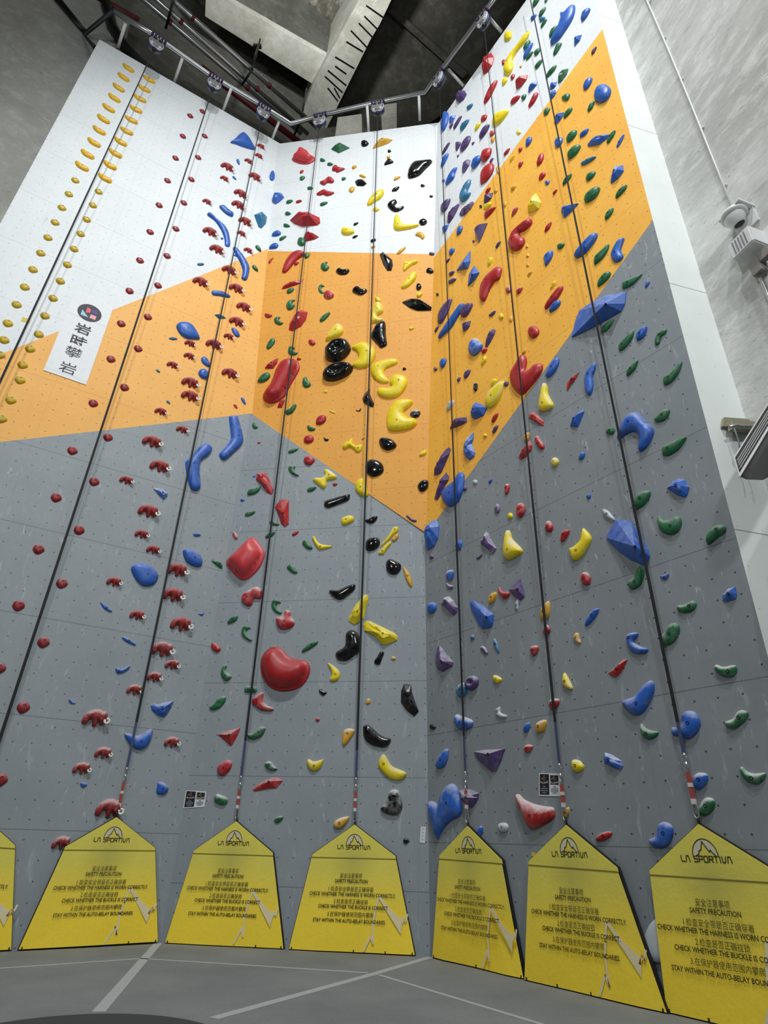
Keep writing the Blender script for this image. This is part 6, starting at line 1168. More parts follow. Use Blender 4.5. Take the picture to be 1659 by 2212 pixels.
# mammoth: body with hump and legs, ear and brow ridges, curled tusk
me_mam, pk_mam = hold_mesh('body', MAMMOTH, 'p', None, 0.24, 150); me_mam.materials.append(MAT['M'])
me_ear, _ = hold_mesh('ear', [(.08, .12), (.2, .16), (.27, .06), (.24, -.1), (.17, -.17), (.1, -.05)], 'p', None, 0.075, 24); me_ear.materials.append(MAT['M'])
me_leg, _ = hold_mesh('haunch', [(-.42, .02), (-.3, .1), (-.2, .02), (-.24, -.1), (-.33, -.26), (-.43, -.26), (-.45, -.1)], 'p', None, 0.08, 24); me_leg.materials.append(MAT['M'])
bm = bmesh.new()
tube(bm, [(0.40 + 0.085 * math.cos(a), -0.13 + 0.085 * math.sin(a), 0.17 + 0.05 * k / 13) for k, a in ((k, math.radians(150 + k * 25)) for k in range(14))], [0.05 - 0.001 * k for k in range(14)], 8)
me_tusk = mesh_of(bm, 'tusk', True); me_tusk.materials.append(MAT_TUSK)

PROTO = '''L|-5.03,20.31||0|yellow bean hold, top in the row left of the leftmost strap
L|-5.04,19.79||0|yellow bean hold, second from top in the row left of the leftmost strap
L|-5.04,19.23||0|yellow bean hold, third from top in the row left of the leftmost strap
L|-5.03,18.71||0|yellow bean hold, fourth from top in the row left of the leftmost strap
L|-5.05,18.18||0|yellow bean hold, fifth from top in the row left of the leftmost strap
L|-5.05,17.65||0|yellow bean hold, sixth from top in the row left of the leftmost strap
L|-5.03,17.14||0|yellow bean hold, seventh from top in the row left of the leftmost strap
L|-5.02,16.60||0|yellow bean hold, eighth from top in the row left of the leftmost strap
L|-5.04,16.07||0|yellow bean hold, ninth from top in the row left of the leftmost strap
L|-5.04,15.56||0|yellow bean hold, lowest in the row left of the leftmost strap
L|-4.47,20.34||16|yellow bean hold, top in the row right of the leftmost strap
L|-4.49,19.81||16|yellow bean hold, second from top in the row right of the leftmost strap
L|-4.49,19.28||16|yellow bean hold, third from top in the row right of the leftmost strap
L|-4.48,18.74||16|yellow bean hold, fourth from top in the row right of the leftmost strap
L|-4.48,18.21||16|yellow bean hold, fifth from top in the row right of the leftmost strap
L|-4.48,17.67||16|yellow bean hold, sixth from top in the row right of the leftmost strap
L|-4.51,17.14||4|yellow bean hold, seventh from top in the row right of the leftmost strap
L|-4.51,16.61||4|yellow bean hold, eighth from top in the row right of the leftmost strap
L|-4.52,16.08||4|yellow bean hold, ninth from top in the row right of the leftmost strap
L|-4.51,15.55||4|yellow bean hold, lowest in the row right of the leftmost strap
Y|-5.04,14.98||0|yellow button hold, top in the row left of the leftmost strap
Y|-5.04,14.44||0|yellow button hold, second from top in the row left of the leftmost strap
Y|-5.05,13.92||0|yellow button hold, third from top in the row left of the leftmost strap
Y|-5.05,13.39||0|yellow button hold, fourth from top in the row left of the leftmost strap
Y|-5.05,12.86||0|yellow button hold, fifth from top in the row left of the leftmost strap
Y|-5.05,12.34||0|yellow button hold, sixth from top in the row left of the leftmost strap
Y|-5.05,11.81||0|yellow button hold, seventh from top in the row left of the leftmost strap
Y|-5.05,11.27||0|yellow button hold, eighth from top in the row left of the leftmost strap
Y|-5.05,10.75||0|yellow button hold, ninth from top in the row left of the leftmost strap
Y|-5.05,10.22||0|yellow button hold, tenth from top in the row left of the leftmost strap
Y|-4.99,9.80||0|yellow button hold, eleventh from top in the row left of the leftmost strap
Y|-4.95,9.43||0|yellow button hold, lowest in the row left of the leftmost strap
Y|-4.52,14.98||0|yellow button hold, top in the row right of the leftmost strap
Y|-4.52,14.45||0|yellow button hold, second from top in the row right of the leftmost strap
Y|-4.52,13.91||0|yellow button hold, third from top in the row right of the leftmost strap
Y|-4.52,13.39||0|yellow button hold, fourth from top in the row right of the leftmost strap
Y|-4.52,12.86||0|yellow button hold, fifth from top in the row right of the leftmost strap
Y|-4.52,12.33||0|yellow button hold, sixth from top in the row right of the leftmost strap
Y|-4.52,11.80||0|yellow button hold, seventh from top in the row right of the leftmost strap
Y|-4.52,11.27||0|yellow button hold, eighth from top in the row right of the leftmost strap
Y|-4.53,10.74||0|yellow button hold, ninth from top in the row right of the leftmost strap
Y|-4.50,10.23||0|yellow button hold, tenth from top in the row right of the leftmost strap
Y|-4.54,9.81||0|yellow button hold, eleventh from top in the row right of the leftmost strap
Y|-4.55,9.38||0|yellow button hold, twelfth from top in the row right of the leftmost strap
Y|-4.49,9.02||0|yellow button hold, thirteenth from top in the row right of the leftmost strap
Y|-4.50,8.52||0|yellow button hold, fourteenth from top in the row right of the leftmost strap
Y|-4.52,8.07||0|yellow button hold, lowest in the row right of the leftmost strap
b|-3.18,19.77||0|red button hold, top in the row left of the second strap
b|-3.19,18.70||0|red button hold, second from top in the row left of the second strap
b|-3.19,17.63||0|red button hold, third from top in the row left of the second strap
b|-3.20,16.59||0|red button hold, fourth from top in the row left of the second strap
b|-3.20,15.53||0|red button hold, fifth from top in the row left of the second strap
b|-3.20,14.46||0|red button hold, sixth from top in the row left of the second strap
b|-3.21,13.39||0|red button hold, seventh from top in the row left of the second strap
b|-3.21,12.33||0|red button hold, eighth from top in the row left of the second strap
b|-3.16,11.31||0|red button hold, ninth from top in the row left of the second strap
b|-3.13,10.27||0|red button hold, tenth from top in the row left of the second strap
b|-3.18,9.04||0|red button hold, eleventh from top in the row left of the second strap
b|-3.26,7.84||0|red button hold, twelfth from top in the row left of the second strap
b|-3.26,6.79||0|red button hold, thirteenth from top in the row left of the second strap
b|-3.26,5.74||0|red button hold, fourteenth from top in the row left of the second strap
b|-3.27,4.70||0|red button hold, fifteenth from top in the row left of the second strap
b|-3.24,3.67||0|red button hold, lowest in the row left of the second strap
b|-2.91,20.30||0|red button hold, top in the row right of the second strap
b|-2.66,19.24||0|red button hold, second from top in the row right of the second strap
b|-2.66,18.16||0|red button hold, third from top in the row right of the second strap
b|-2.66,17.12||0|red button hold, fourth from top in the row right of the second strap
b|-2.67,16.07||0|red button hold, fifth from top in the row right of the second strap
b|-2.67,14.99||0|red button hold, sixth from top in the row right of the second strap
b|-2.68,13.93||0|red button hold, seventh from top in the row right of the second strap
b|-2.68,12.86||0|red button hold, eighth from top in the row right of the second strap
b|-2.69,11.80||0|red button hold, ninth from top in the row right of the second strap
b|-2.69,10.81||0|red button hold, tenth from top in the row right of the second strap
b|-2.72,9.68||0|red button hold, eleventh from top in the row right of the second strap
b|-2.74,8.37||0|red button hold, twelfth from top in the row right of the second strap
b|-2.74,7.32||0|red button hold, thirteenth from top in the row right of the second strap
b|-2.74,6.27||0|red button hold, fourteenth from top in the row right of the second strap
b|-2.75,5.22||0|red button hold, fifteenth from top in the row right of the second strap
b|-2.75,4.17||0|red button hold, sixteenth from top in the row right of the second strap
b|-2.75,3.13||0|red button hold, seventeenth from top in the row right of the second strap
b|-2.75,2.09||0|red button hold, lowest in the row right of the second strap
M|-1.05,20.26|0.27||small red mammoth-shaped hold with pale tusk, highest mammoth on the white left wall
M|-1.05,19.74|0.27||small red mammoth-shaped hold with pale tusk, second highest mammoth on the white left wall
M|-1.31,19.22|0.27||small red mammoth-shaped hold with pale tusk, third highest mammoth on the white left wall
M|-1.84,18.43|0.41||large red mammoth-shaped hold with pale tusk, fourth highest mammoth on the white left wall
M|-1.03,18.67|0.41||large red mammoth-shaped hold with pale tusk, fifth highest mammoth on the white left wall
M|-1.84,17.87|0.27||small red mammoth-shaped hold with pale tusk, sixth highest mammoth on the white left wall
M|-1.32,17.60|0.41||large red mammoth-shaped hold with pale tusk, seventh highest mammoth on the white left wall
M|-2.12,16.56|0.27||small red mammoth-shaped hold with pale tusk, eighth highest mammoth on the white left wall
M|-1.31,17.08|0.41||large red mammoth-shaped hold with pale tusk, ninth highest mammoth on the white left wall
M|-1.03,16.56|0.41||large red mammoth-shaped hold with pale tusk, tenth highest mammoth on the white left wall
M|-1.85,15.48|0.41||large red mammoth-shaped hold with pale tusk, eleventh highest mammoth on the white left wall
M|-1.06,16.01|0.27||small red mammoth-shaped hold with pale tusk, twelfth highest mammoth on the white left wall
M|-1.58,14.96|0.41||large red mammoth-shaped hold with pale tusk, thirteenth highest mammoth on the white left wall
M|-0.79,15.49|0.27||small red mammoth-shaped hold with pale tusk, lowest mammoth on the white left wall
M|-1.16,14.43|0.41||large red mammoth-shaped hold with pale tusk, highest mammoth on the orange left wall
M|-1.77,13.58|0.41||large red mammoth-shaped hold with pale tusk, second highest mammoth on the orange left wall
M|-0.89,13.91|0.41||large red mammoth-shaped hold with pale tusk, third highest mammoth on the orange left wall
M|-0.61,13.39|0.41||large red mammoth-shaped hold with pale tusk, fourth highest mammoth on the orange left wall
M|-0.71,12.80|0.41||large red mammoth-shaped hold with pale tusk, fifth highest mammoth on the orange left wall
M|-0.83,12.22|0.27||small red mammoth-shaped hold with pale tusk, sixth highest mammoth on the orange left wall
M|-1.66,11.53|0.27||small red mammoth-shaped hold with pale tusk, seventh highest mammoth on the orange left wall
M|-1.13,11.79|0.41||large red mammoth-shaped hold with pale tusk, eighth highest mammoth on the orange left wall
M|-1.61,11.16|0.27||small red mammoth-shaped hold with pale tusk, ninth highest mammoth on the orange left wall
M|-1.91,10.73|0.27||small red mammoth-shaped hold with pale tusk, tenth highest mammoth on the orange left wall
M|-0.63,11.12|0.41||large red mammoth-shaped hold with pale tusk, eleventh highest mammoth on the orange left wall
M|-1.45,10.43|0.41||large red mammoth-shaped hold with pale tusk, twelfth highest mammoth on the orange left wall
M|-1.39,10.07|0.41||large red mammoth-shaped hold with pale tusk, thirteenth highest mammoth on the orange left wall
M|-1.90,9.40|0.27||small red mammoth-shaped hold with pale tusk, lowest mammoth on the orange left wall
M|-1.39,9.13|0.27||small red mammoth-shaped hold with pale tusk, highest mammoth on the grey left wall
M|-1.91,8.60|0.41||large red mammoth-shaped hold with pale tusk, second highest mammoth on the grey left wall
M|-1.65,8.08|0.41||large red mammoth-shaped hold with pale tusk, third highest mammoth on the grey left wall
M|-2.19,7.55|0.27||small red mammoth-shaped hold with pale tusk, fourth highest mammoth on the grey left wall
M|-1.65,7.02|0.41||large red mammoth-shaped hold with pale tusk, fifth highest mammoth on the grey left wall
M|-1.67,6.50|0.27||small red mammoth-shaped hold with pale tusk, sixth highest mammoth on the grey left wall
M|-1.40,6.24|0.27||small red mammoth-shaped hold with pale tusk, seventh highest mammoth on the grey left wall
M|-0.88,5.95|0.41||large red mammoth-shaped hold with pale tusk, eighth highest mammoth on the grey left wall
M|-1.93,5.45|0.27||small red mammoth-shaped hold with pale tusk, ninth highest mammoth on the grey left wall
M|-0.86,5.44|0.41||large red mammoth-shaped hold with pale tusk, tenth highest mammoth on the grey left wall
M|-1.41,4.92|0.27||small red mammoth-shaped hold with pale tusk, eleventh highest mammoth on the grey left wall
M|-0.61,4.91|0.41||large red mammoth-shaped hold with pale tusk, twelfth highest mammoth on the grey left wall
M|-0.85,4.39|0.41||large red mammoth-shaped hold with pale tusk, thirteenth highest mammoth on the grey left wall
M|-0.63,4.14|0.27||small red mammoth-shaped hold with pale tusk, fourteenth highest mammoth on the grey left wall
M|-0.89,3.88|0.27||small red mammoth-shaped hold with pale tusk, fifteenth highest mammoth on the grey left wall
M|-1.17,3.62|0.27||small red mammoth-shaped hold with pale tusk, sixteenth highest mammoth on the grey left wall
M|-1.67,3.10|0.41||large red mammoth-shaped hold with pale tusk, seventeenth highest mammoth on the grey left wall
M|-0.38,2.84|0.27||small red mammoth-shaped hold with pale tusk, eighteenth highest mammoth on the grey left wall
M|-1.43,2.58|0.27||small red mammoth-shaped hold with pale tusk, nineteenth highest mammoth on the grey left wall
M|-1.69,2.33|0.27||small red mammoth-shaped hold with pale tusk, twentieth highest mammoth on the grey left wall
M|-1.15,1.79|0.41||large red mammoth-shaped hold with pale tusk, twenty-first highest mammoth on the grey left wall
M|-1.71,1.30|0.27||small red mammoth-shaped hold with pale tusk, lowest mammoth on the grey left wall'''
for ln in PROTO.split('\n'):
    k, cuv, sz, rot, label = ln.split('|')
    cu, cv = map(float, cuv.split(','))
    if k == 'M':
        s = float(sz)
        r_ = empty('mammoth_hold', frame_matrix('L', cu, cv, 0) @ Matrix.Scale(s, 4))
        tag(r_, label, 'mammoth hold', 'red mammoth holds on the left wall')
        for nm_, me_, z_ in (('body', me_mam, 0), ('ear', me_ear, 0.19), ('haunch', me_leg, 0.10), ('tusk', me_tusk, 0)):
            o = bpy.data.objects.new(nm_, me_); link(o, r_); o.matrix_local = Matrix.Translation((0, 0, z_)); o['chalk'] = 0.8 if cv < 4.5 else 0.35
        add_bolt(r_, (-0.05, 0.14, 0.21), 1.3); add_bolt(r_, (-0.38, 0.02, 0.15), 1.3)
    else:
        me_ = {'L': me_bean, 'Y': me_y, 'b': me_b}[k]; pk = pk_bean if k == 'L' else pk_but
        nm_ = {'L': 'bean_hold', 'Y': 'button_hold', 'b': 'button_hold'}[k]
        o = bpy.data.objects.new(nm_, me_); link(o)
        o.matrix_world = frame_matrix('L', cu, cv, 0, math.radians(float(rot or 0)))
        o['chalk'] = 0.3
        tag(o, label, 'button hold' if k != 'L' else 'bean hold', {'L': 'yellow bean holds on the left wall', 'Y': 'yellow button holds on the left wall', 'b': 'red button holds on the left wall'}[k])
        add_bolt(o, (0.0 if k == 'L' else 0.005, 0.0 if k == 'L' else 0.03, pk[2] - 0.004), 0.95)

# ------------------------------------------------------------------ lettering
def text_bm(bm, body, width, height, x, y, z, bold=0.0, shear=0.0, mi=0, refh=None):
    """Lay one printed line into bm, centred on x, its box scaled to width x height metres."""
    cu = bpy.data.curves.new('printed_line', 'FONT'); cu.body = body; cu.offset = bold; cu.shear = shear
    cu.resolution_u = 2
    t = bpy.data.objects.new('printed_line', cu); COL.objects.link(t)
    bpy.context.view_layer.update()
    me = bpy.data.meshes.new_from_object(t.evaluated_get(bpy.context.evaluated_depsgraph_get()))
    bpy.data.objects.remove(t); bpy.data.curves.remove(cu)
    co = [v.co.copy() for v in me.vertices]
    if not co: return
    x0, x1 = min(c.x for c in co), max(c.x for c in co); y0, y1 = min(c.y for c in co), max(c.y for c in co)
    vs = [bm.verts.new((x + (c.x - (x0 + x1) / 2) / (x1 - x0) * width, y + ((c.y - y0) / (y1 - y0) - 0.5) * height, z)) for c in co]
    for p in me.polygons:
        try:
            f = bm.faces.new([vs[i] for i in p.vertices]); f.material_index = mi
        except ValueError: pass
    bpy.data.meshes.remove(me)

STROKES = {'L': [[(0.05, 1), (0.05, 0.2), (0.22, 0), (0.95, 0)]], 'A': [[(0.0, 0), (0.22, 1), (0.72, 1), (1.0, 0)]],
           'S': [[(0.98, 1), (0.1, 1), (0.04, 0.62), (0.14, 0.52), (0.9, 0.52), (0.98, 0.4), (0.92, 0), (0.0, 0)]],
           'P': [[(0.05, 0), (0.05, 1), (0.9, 1), (0.98, 0.85), (0.94, 0.45), (0.05, 0.45)]],
           'O': [[(0.1, 0), (0.02, 0.15), (0.06, 0.9), (0.16, 1), (0.88, 1), (0.98, 0.85), (0.96, 0.1), (0.88, 0), (0.1, 0)]],
           'R': [[(0.05, 0), (0.05, 1), (0.9, 1), (0.98, 0.85), (0.94, 0.5), (0.05, 0.5)], [(0.5, 0.5), (1.0, 0)]],
           'T': [[(0, 1), (1, 1)], [(0.5, 1), (0.5, 0)]], 'I': [[(0.5, 1), (0.5, 0)]], 'V': [[(0.05, 1), (0.08, 0.12), (0.2, 0), (0.65, 0), (0.95, 1)]]}
def stroke_text(bm, body, x0, x1, y0, y1, w, z, mi=0):
    wid = {'I': 0.4, ' ': 0.55}
    tot = sum(wid.get(c, 1.0) + 0.28 for c in body) - 0.28
    k = (x1 - x0) / tot; x = x0
    for c in body:
        cw = wid.get(c, 1.0) * k
        for s in STROKES.get(c, []):
            stroke(bm, [(x + p[0] * cw, y0 + p[1] * (y1 - y0)) for p in s], w, z, mi)
        x += cw + 0.28 * k

# ------------------------------------------------------------------ yellow belay gates
g = G('gate_fabric'); o_ = g.obj(); s_ = g.n('ShaderNodeSeparateXYZ'); g.l(o_, s_.inputs[0])
nb = g.noise(o_, 2.2, 4, 0.6); nf = g.noise(o_, 26, 4, 0.7); ns = g.noise(g.map(o_, (5, 1.3, 1), (0, 0, 0.5)), 2.4, 4, 0.7, 0.8)
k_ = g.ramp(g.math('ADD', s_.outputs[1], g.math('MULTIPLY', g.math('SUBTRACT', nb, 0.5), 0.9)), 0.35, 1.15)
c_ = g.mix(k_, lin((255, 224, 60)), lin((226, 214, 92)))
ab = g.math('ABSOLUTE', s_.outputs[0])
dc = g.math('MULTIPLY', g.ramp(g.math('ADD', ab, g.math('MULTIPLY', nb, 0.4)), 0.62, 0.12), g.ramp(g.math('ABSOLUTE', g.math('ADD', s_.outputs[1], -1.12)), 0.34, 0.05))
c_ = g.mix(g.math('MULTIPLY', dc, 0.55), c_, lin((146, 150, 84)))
c_ = g.mix(g.math('MULTIPLY', g.ramp(nf, 0.45, 0.75), 0.14), c_, lin((200, 178, 60)))
c_ = g.mix(g.math('MULTIPLY', g.ramp(ns, 0.66, 0.78), 0.35), c_, lin((120, 96, 30)))
g.col(c_); g.rough(0.75); g.bump(g.math('ADD', nf, g.math('MULTIPLY', nb, 3.0)), 0.25, 0.01)
MAT_GATE = g.m
MAT_EDGE = plain('gate_edge_dark', (24, 25, 24), 0.7)
MAT_SEAM = plain('gate_seam', (128, 118, 44), 0.8)
OFF = 0.075
ga_u, _ = on('C', 766, 1781, OFF)
def gl(x, y):
    p = on('C', x, y, OFF); return (p[0] - ga_u, p[1])
LINES = [('安全注意事项', 759, 1891, 48, 11), ('SAFETY PRECAUTION', 759.5, 1903, 71, 8), ('1.检查安全带是否正确穿着', 758.5, 1920, 97, 11),
         ('CHECK WHETHER THE HARNESS IS WORN CORRECTLY.', 761, 1932, 186, 8), ('2.检查是否正确挂锁', 758, 1947, 74, 11),
         ('CHECK WHETHER THE BUCKLE IS CORRECT.', 763, 1959, 151, 8), ('3.在保护器使用范围内攀爬', 757, 1975, 100, 11), ('STAY WITHIN THE AUTO-BELAY BOUNDARIES.', 754, 1989, 157, 8)]
ME_TEXT = []
for body, x, y, wpx, hpx in LINES:
    bm = bmesh.new()
    cx0, cy0 = gl(x, y); xl, xr = gl(x - wpx / 2, y)[0], gl(x + wpx / 2, y)[0]
    yt, yb = gl(x, y - hpx / 2)[1], gl(x, y + hpx / 2)[1]
    cjk = ord(body[-1]) > 255
    text_bm(bm, body, xr - xl, yt - yb, cx0, cy0, 0.0, 0.0 if cjk else 0.018, 0.12)
    ME_TEXT.append(mesh_of(bm, 'printed_line')); ME_TEXT[-1].materials.append(MAT_INK)
bm = bmesh.new()
(lx0, ly0), (lx1, ly1) = gl(729, 1834), gl(800, 1825.5)
stroke_text(bm, 'LA SPORTIVA', lx0, lx1, ly0 + 0.004, ly0 + 0.055, 0.010, 0.0)
ME_WORD = mesh_of(bm, 'brand_lettering'); ME_WORD.materials.append(MAT_INK)
bm = bmesh.new()
cx0, cy0 = gl(765.5, 1826); rx = (gl(783, 1820)[0] - gl(747.5, 1820)[0]) / 2; ry = gl(765, 1802)[1] - cy0
arc = [(cx0 + rx * math.cos(math.radians(a)), cy0 + ry * math.sin(math.radians(a))) for a in range(0, 181, 10)]
pk = (cx0 - 0.01, cy0 + ry * 0.86)
mr = [(cx0 + rx * 0.86, cy0), (cx0 + rx * 0.55, cy0 + ry * 0.26), (cx0 + rx * 0.48, cy0 + ry * 0.36), (cx0 + rx * 0.38, cy0 + ry * 0.26), (cx0 + rx * 0.22, cy0 + ry * 0.46), pk]
mlf = [pk, (cx0 - rx * 0.22, cy0 + ry * 0.5), (cx0 - rx * 0.26, cy0 + ry * 0.38), (cx0 - rx * 0.46, cy0 + ry * 0.28), (cx0 - rx * 0.5, cy0 + ry * 0.12), (cx0 - rx * 0.74, cy0)]
def fan(bm, polyl, z, mi):
    for tri in tessellate_polygon([[Vector((p[0], p[1], 0)) for p in polyl]]):
        bm.faces.new([bm.verts.new((polyl[i][0], polyl[i][1], z)) for i in tri]).material_index = mi
    bmesh.ops.recalc_face_normals(bm, faces=bm.faces[:])
fan(bm, arc[:10] + [pk] + mr[::-1][1:], 0.0, 0)
fan(bm, arc[9:] + mlf[::-1], 0.0, 0)
ME_SUN = mesh_of(bm, 'emblem'); ME_SUN.materials.append(MAT_PALEP)
bm = bmesh.new()
stroke(bm, arc, 0.009, 0.0); stroke(bm, mr, 0.009, 0.0); stroke(bm, mlf, 0.009, 0.0)
ME_OUT = mesh_of(bm, 'emblem_outline'); ME_OUT.materials.append(MAT_INK)
bm = bmesh.new()
stroke(bm, [gl(*p) for p in ((786, 2053), (801, 2021), (806, 2038), (806, 1992), (811, 1968), (818, 1938))], 0.026, 0.0)
fan(bm, [gl(*p) for p in ((816, 1936), (821, 1934), (845, 1966), (866, 1984), (871, 1984), (866, 2018), (838, 1972))], 0.0, 0)
stroke(bm, [gl(*p) for p in ((867, 1996), (873, 1984), (876, 1990), (880, 1976))], 0.026, 0.0)
ME_STREAK = mesh_of(bm, 'printed_streak'); ME_STREAK.materials.append(MAT_STREAK)

GATES = [('L', [(-50, 1750), (-160, 1812), (33, 1826), (24, 2051), (-250, 2072)], 'yellow gate cut off by the left picture edge, on the left wall'),
         ('L', [(252, 1765), (141, 1829), (335, 1831), (341, 2034), (40, 2051)], 'yellow gate with red mammoth holds at its tip, right end of left wall'),
         ('C', [(510, 1774), (419, 1837), (589, 1842), (612, 2049), (356, 2038)], 'yellow gate on the left half of the centre wall'),
         ('C', [(766, 1781), (675, 1845), (854, 1849), (896, 2063), (624, 2050)], 'yellow gate on the right half of the centre wall'),
         ('R', [(1009, 1784), (949, 1848), (1083, 1858), (1131, 2117), (934, 2067)], 'narrow creased yellow gate next to the inner right corner'),
         ('R', [(1222, 1782), (1142, 1860), (1332, 1874), (1441, 2190), (1133, 2118)], 'middle yellow gate of the right wall, below the red chalky hold'),
         ('R', [(1508, 1780), (1403, 1880), (1700, 1898), (1850, 2310), (1441, 2190)], 'largest yellow gate at the right picture edge')]
for gi, (w, pxs, label) in enumerate(GATES):
    off = OFF + (0.035 if gi in (1, 5) else 0.0)
    A5 = [on(w, x, y, off) for x, y in pxs]
    for i in (3, 4): A5[i] = (A5[i][0], max(A5[i][1], 0.012))
    apx = A5[0]; loc = [(p[0] - apx[0], p[1]) for p in A5]
    root = empty('belay_gate', frame_matrix(w, apx[0], 0, off))
    tag(root, label, 'belay gate', 'yellow belay gates along the wall foot')
    ap, ls, rs, br, bl = loc
    ln_ = lambda t, a, b: (a[0] + (b[0] - a[0]) * t, a[1] + (b[1] - a[1]) * t)
    fl, fr = ln_(0.035, ls, bl), ln_(0.035, rs, br)
    # lower panel as a softly buckled cloth sheet
    bm = bmesh.new(); NX, NY = 12, 10; gridv = []
    rb = random.Random(gi + 3); amp = 0.014 if gi != 4 else 0.03
    for j in range(NY + 1):
        t = j / NY; l_, r_ = ln_(t, fl, bl), ln_(t, fr, br); row = []
        for i in range(NX + 1):
            p = ln_(i / NX, l_, r_); e = min(i, NX - i, 2) / 2 * min(j, 2) / 2
            row.append(bm.verts.new((p[0], p[1], amp * e * (0.5 + 0.5 * math.sin(3.1 * i / NX * 2 + t * 4 + gi)) * (0.3 + t))))
        gridv.append(row)
    for j in range(NY):
        for i in range(NX):
            bm.faces.new((gridv[j + 1][i], gridv[j + 1][i + 1], gridv[j][i + 1], gridv[j][i])).smooth = True
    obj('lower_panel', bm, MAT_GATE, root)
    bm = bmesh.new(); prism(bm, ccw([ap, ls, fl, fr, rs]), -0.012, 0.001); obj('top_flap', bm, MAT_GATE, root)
    bm = bmesh.new(); stroke(bm, [ln_(1.0, fl, fl), fr], 0.012, 0.004); obj('fold_seam', bm, MAT_SEAM, root)
    bm = bmesh.new()
    ctr = (sum(p[0] for p in loc) / 5, sum(p[1] for p in loc) / 5)
    loop = [ap, ls, bl, br, rs]
    prism(bm, ccw([(p[0] + (p[0] - ctr[0]) * 0.012, max(p[1] + (p[1] - ctr[1]) * 0.012, 0.004)) for p in loop]), -0.06, -0.014)
    obj('edge_board', bm, MAT_EDGE, root)
    bm = bmesh.new()
    for t in (0.02, 0.27, 0.52, 0.77, 0.98):
        p = ln_(t, bl, br); box(bm, (p[0], p[1] + 0.012, 0.004), (0.016, 0.03, 0.006))
    obj('hem_tab', bm, MAT_EDGE, root)
    bm = bmesh.new(); tube(bm, [(ap[0], ap[1] - 0.03, -0.02), (ap[0], ap[1] + 0.05, -0.02), (ap[0], ap[1] + 0.09, -0.03)], 0.014, 8)
    obj('anchor_loop', bm, MAT_EDGE, root)
    zz = 0.018 + (0.02 if gi == 4 else 0.0)
    for nm_, me_, z_ in [('printed_line', q_, zz + 0.003) for q_ in ME_TEXT] + [('printed_streak', ME_STREAK, zz), ('brand_lettering', ME_WORD, 0.004), ('emblem', ME_SUN, 0.004), ('emblem_outline', ME_OUT, 0.006)]:
        o = bpy.data.objects.new(nm_, me_); link(o, root)
        o.matrix_local = Matrix.Translation((0, ap[1] - on('C', 766, 1781, OFF)[1], z_))
MAT_BANNER = plain('banner_white', (232, 236, 238), 0.6)

# ------------------------------------------------------------------ anchor rail, auto-belay units, straps
ZR = 21.4
rail_px = [(186, 76), (245, 23), (330, 75), (450, 160), (560, 225), (628, 268), (690, 250), (815, 222), (918, 201), (946, 163), (1045, 30), (1135, -92)]
rail_pt = [onz(x, y, ZR) for x, y in rail_px]
rail = empty('anchor_rail', Matrix.Translation(rail_pt[5]))
rel = lambda p: Vector(p) - rail_pt[5]
bm = bmesh.new(); tube(bm, [rel(p) for p in rail_pt[1:]], 0.075, 14); obj('pipe', bm, MAT_GAL, rail)
bm = bmesh.new(); a = onz(181, 75, ZR); tube(bm, [rel(rail_pt[1]), rel(a), rel(plane_hit(206, 103, FR['L'][0] + FR['L'][3] * -0.12, FR['L'][3]))], 0.06, 10); obj('end_bracket', bm, plain('bracket_dark', (50, 52, 54), 0.5, 0.6), rail)
for x, y, x2, y2, w in ((271, 50, 255, 103, 'L'), (394, 126, 376, 178, 'L'), (500, 190, 480, 243, 'L'), (603, 262, 586, 305, 'L'), (793, 229, 797, 290, 'U'), (905, 208, 907, 262, 'U'), (969, 150, 1002, 187, 'R'), (1058, 40, 1084, 70, 'R')):
    a = onz(x, y, ZR - 0.06); b = plane_hit(x2, y2, FR[w][0] + FR[w][3] * -0.11, FR[w][3])
    bm = bmesh.new(); tube(bm, [rel(a), rel(b)], 0.045, 8); obj('post', bm, MAT_WHITE, rail)
tag(rail, 'galvanised anchor pipe with white posts running above the wall top', 'anchor rail')

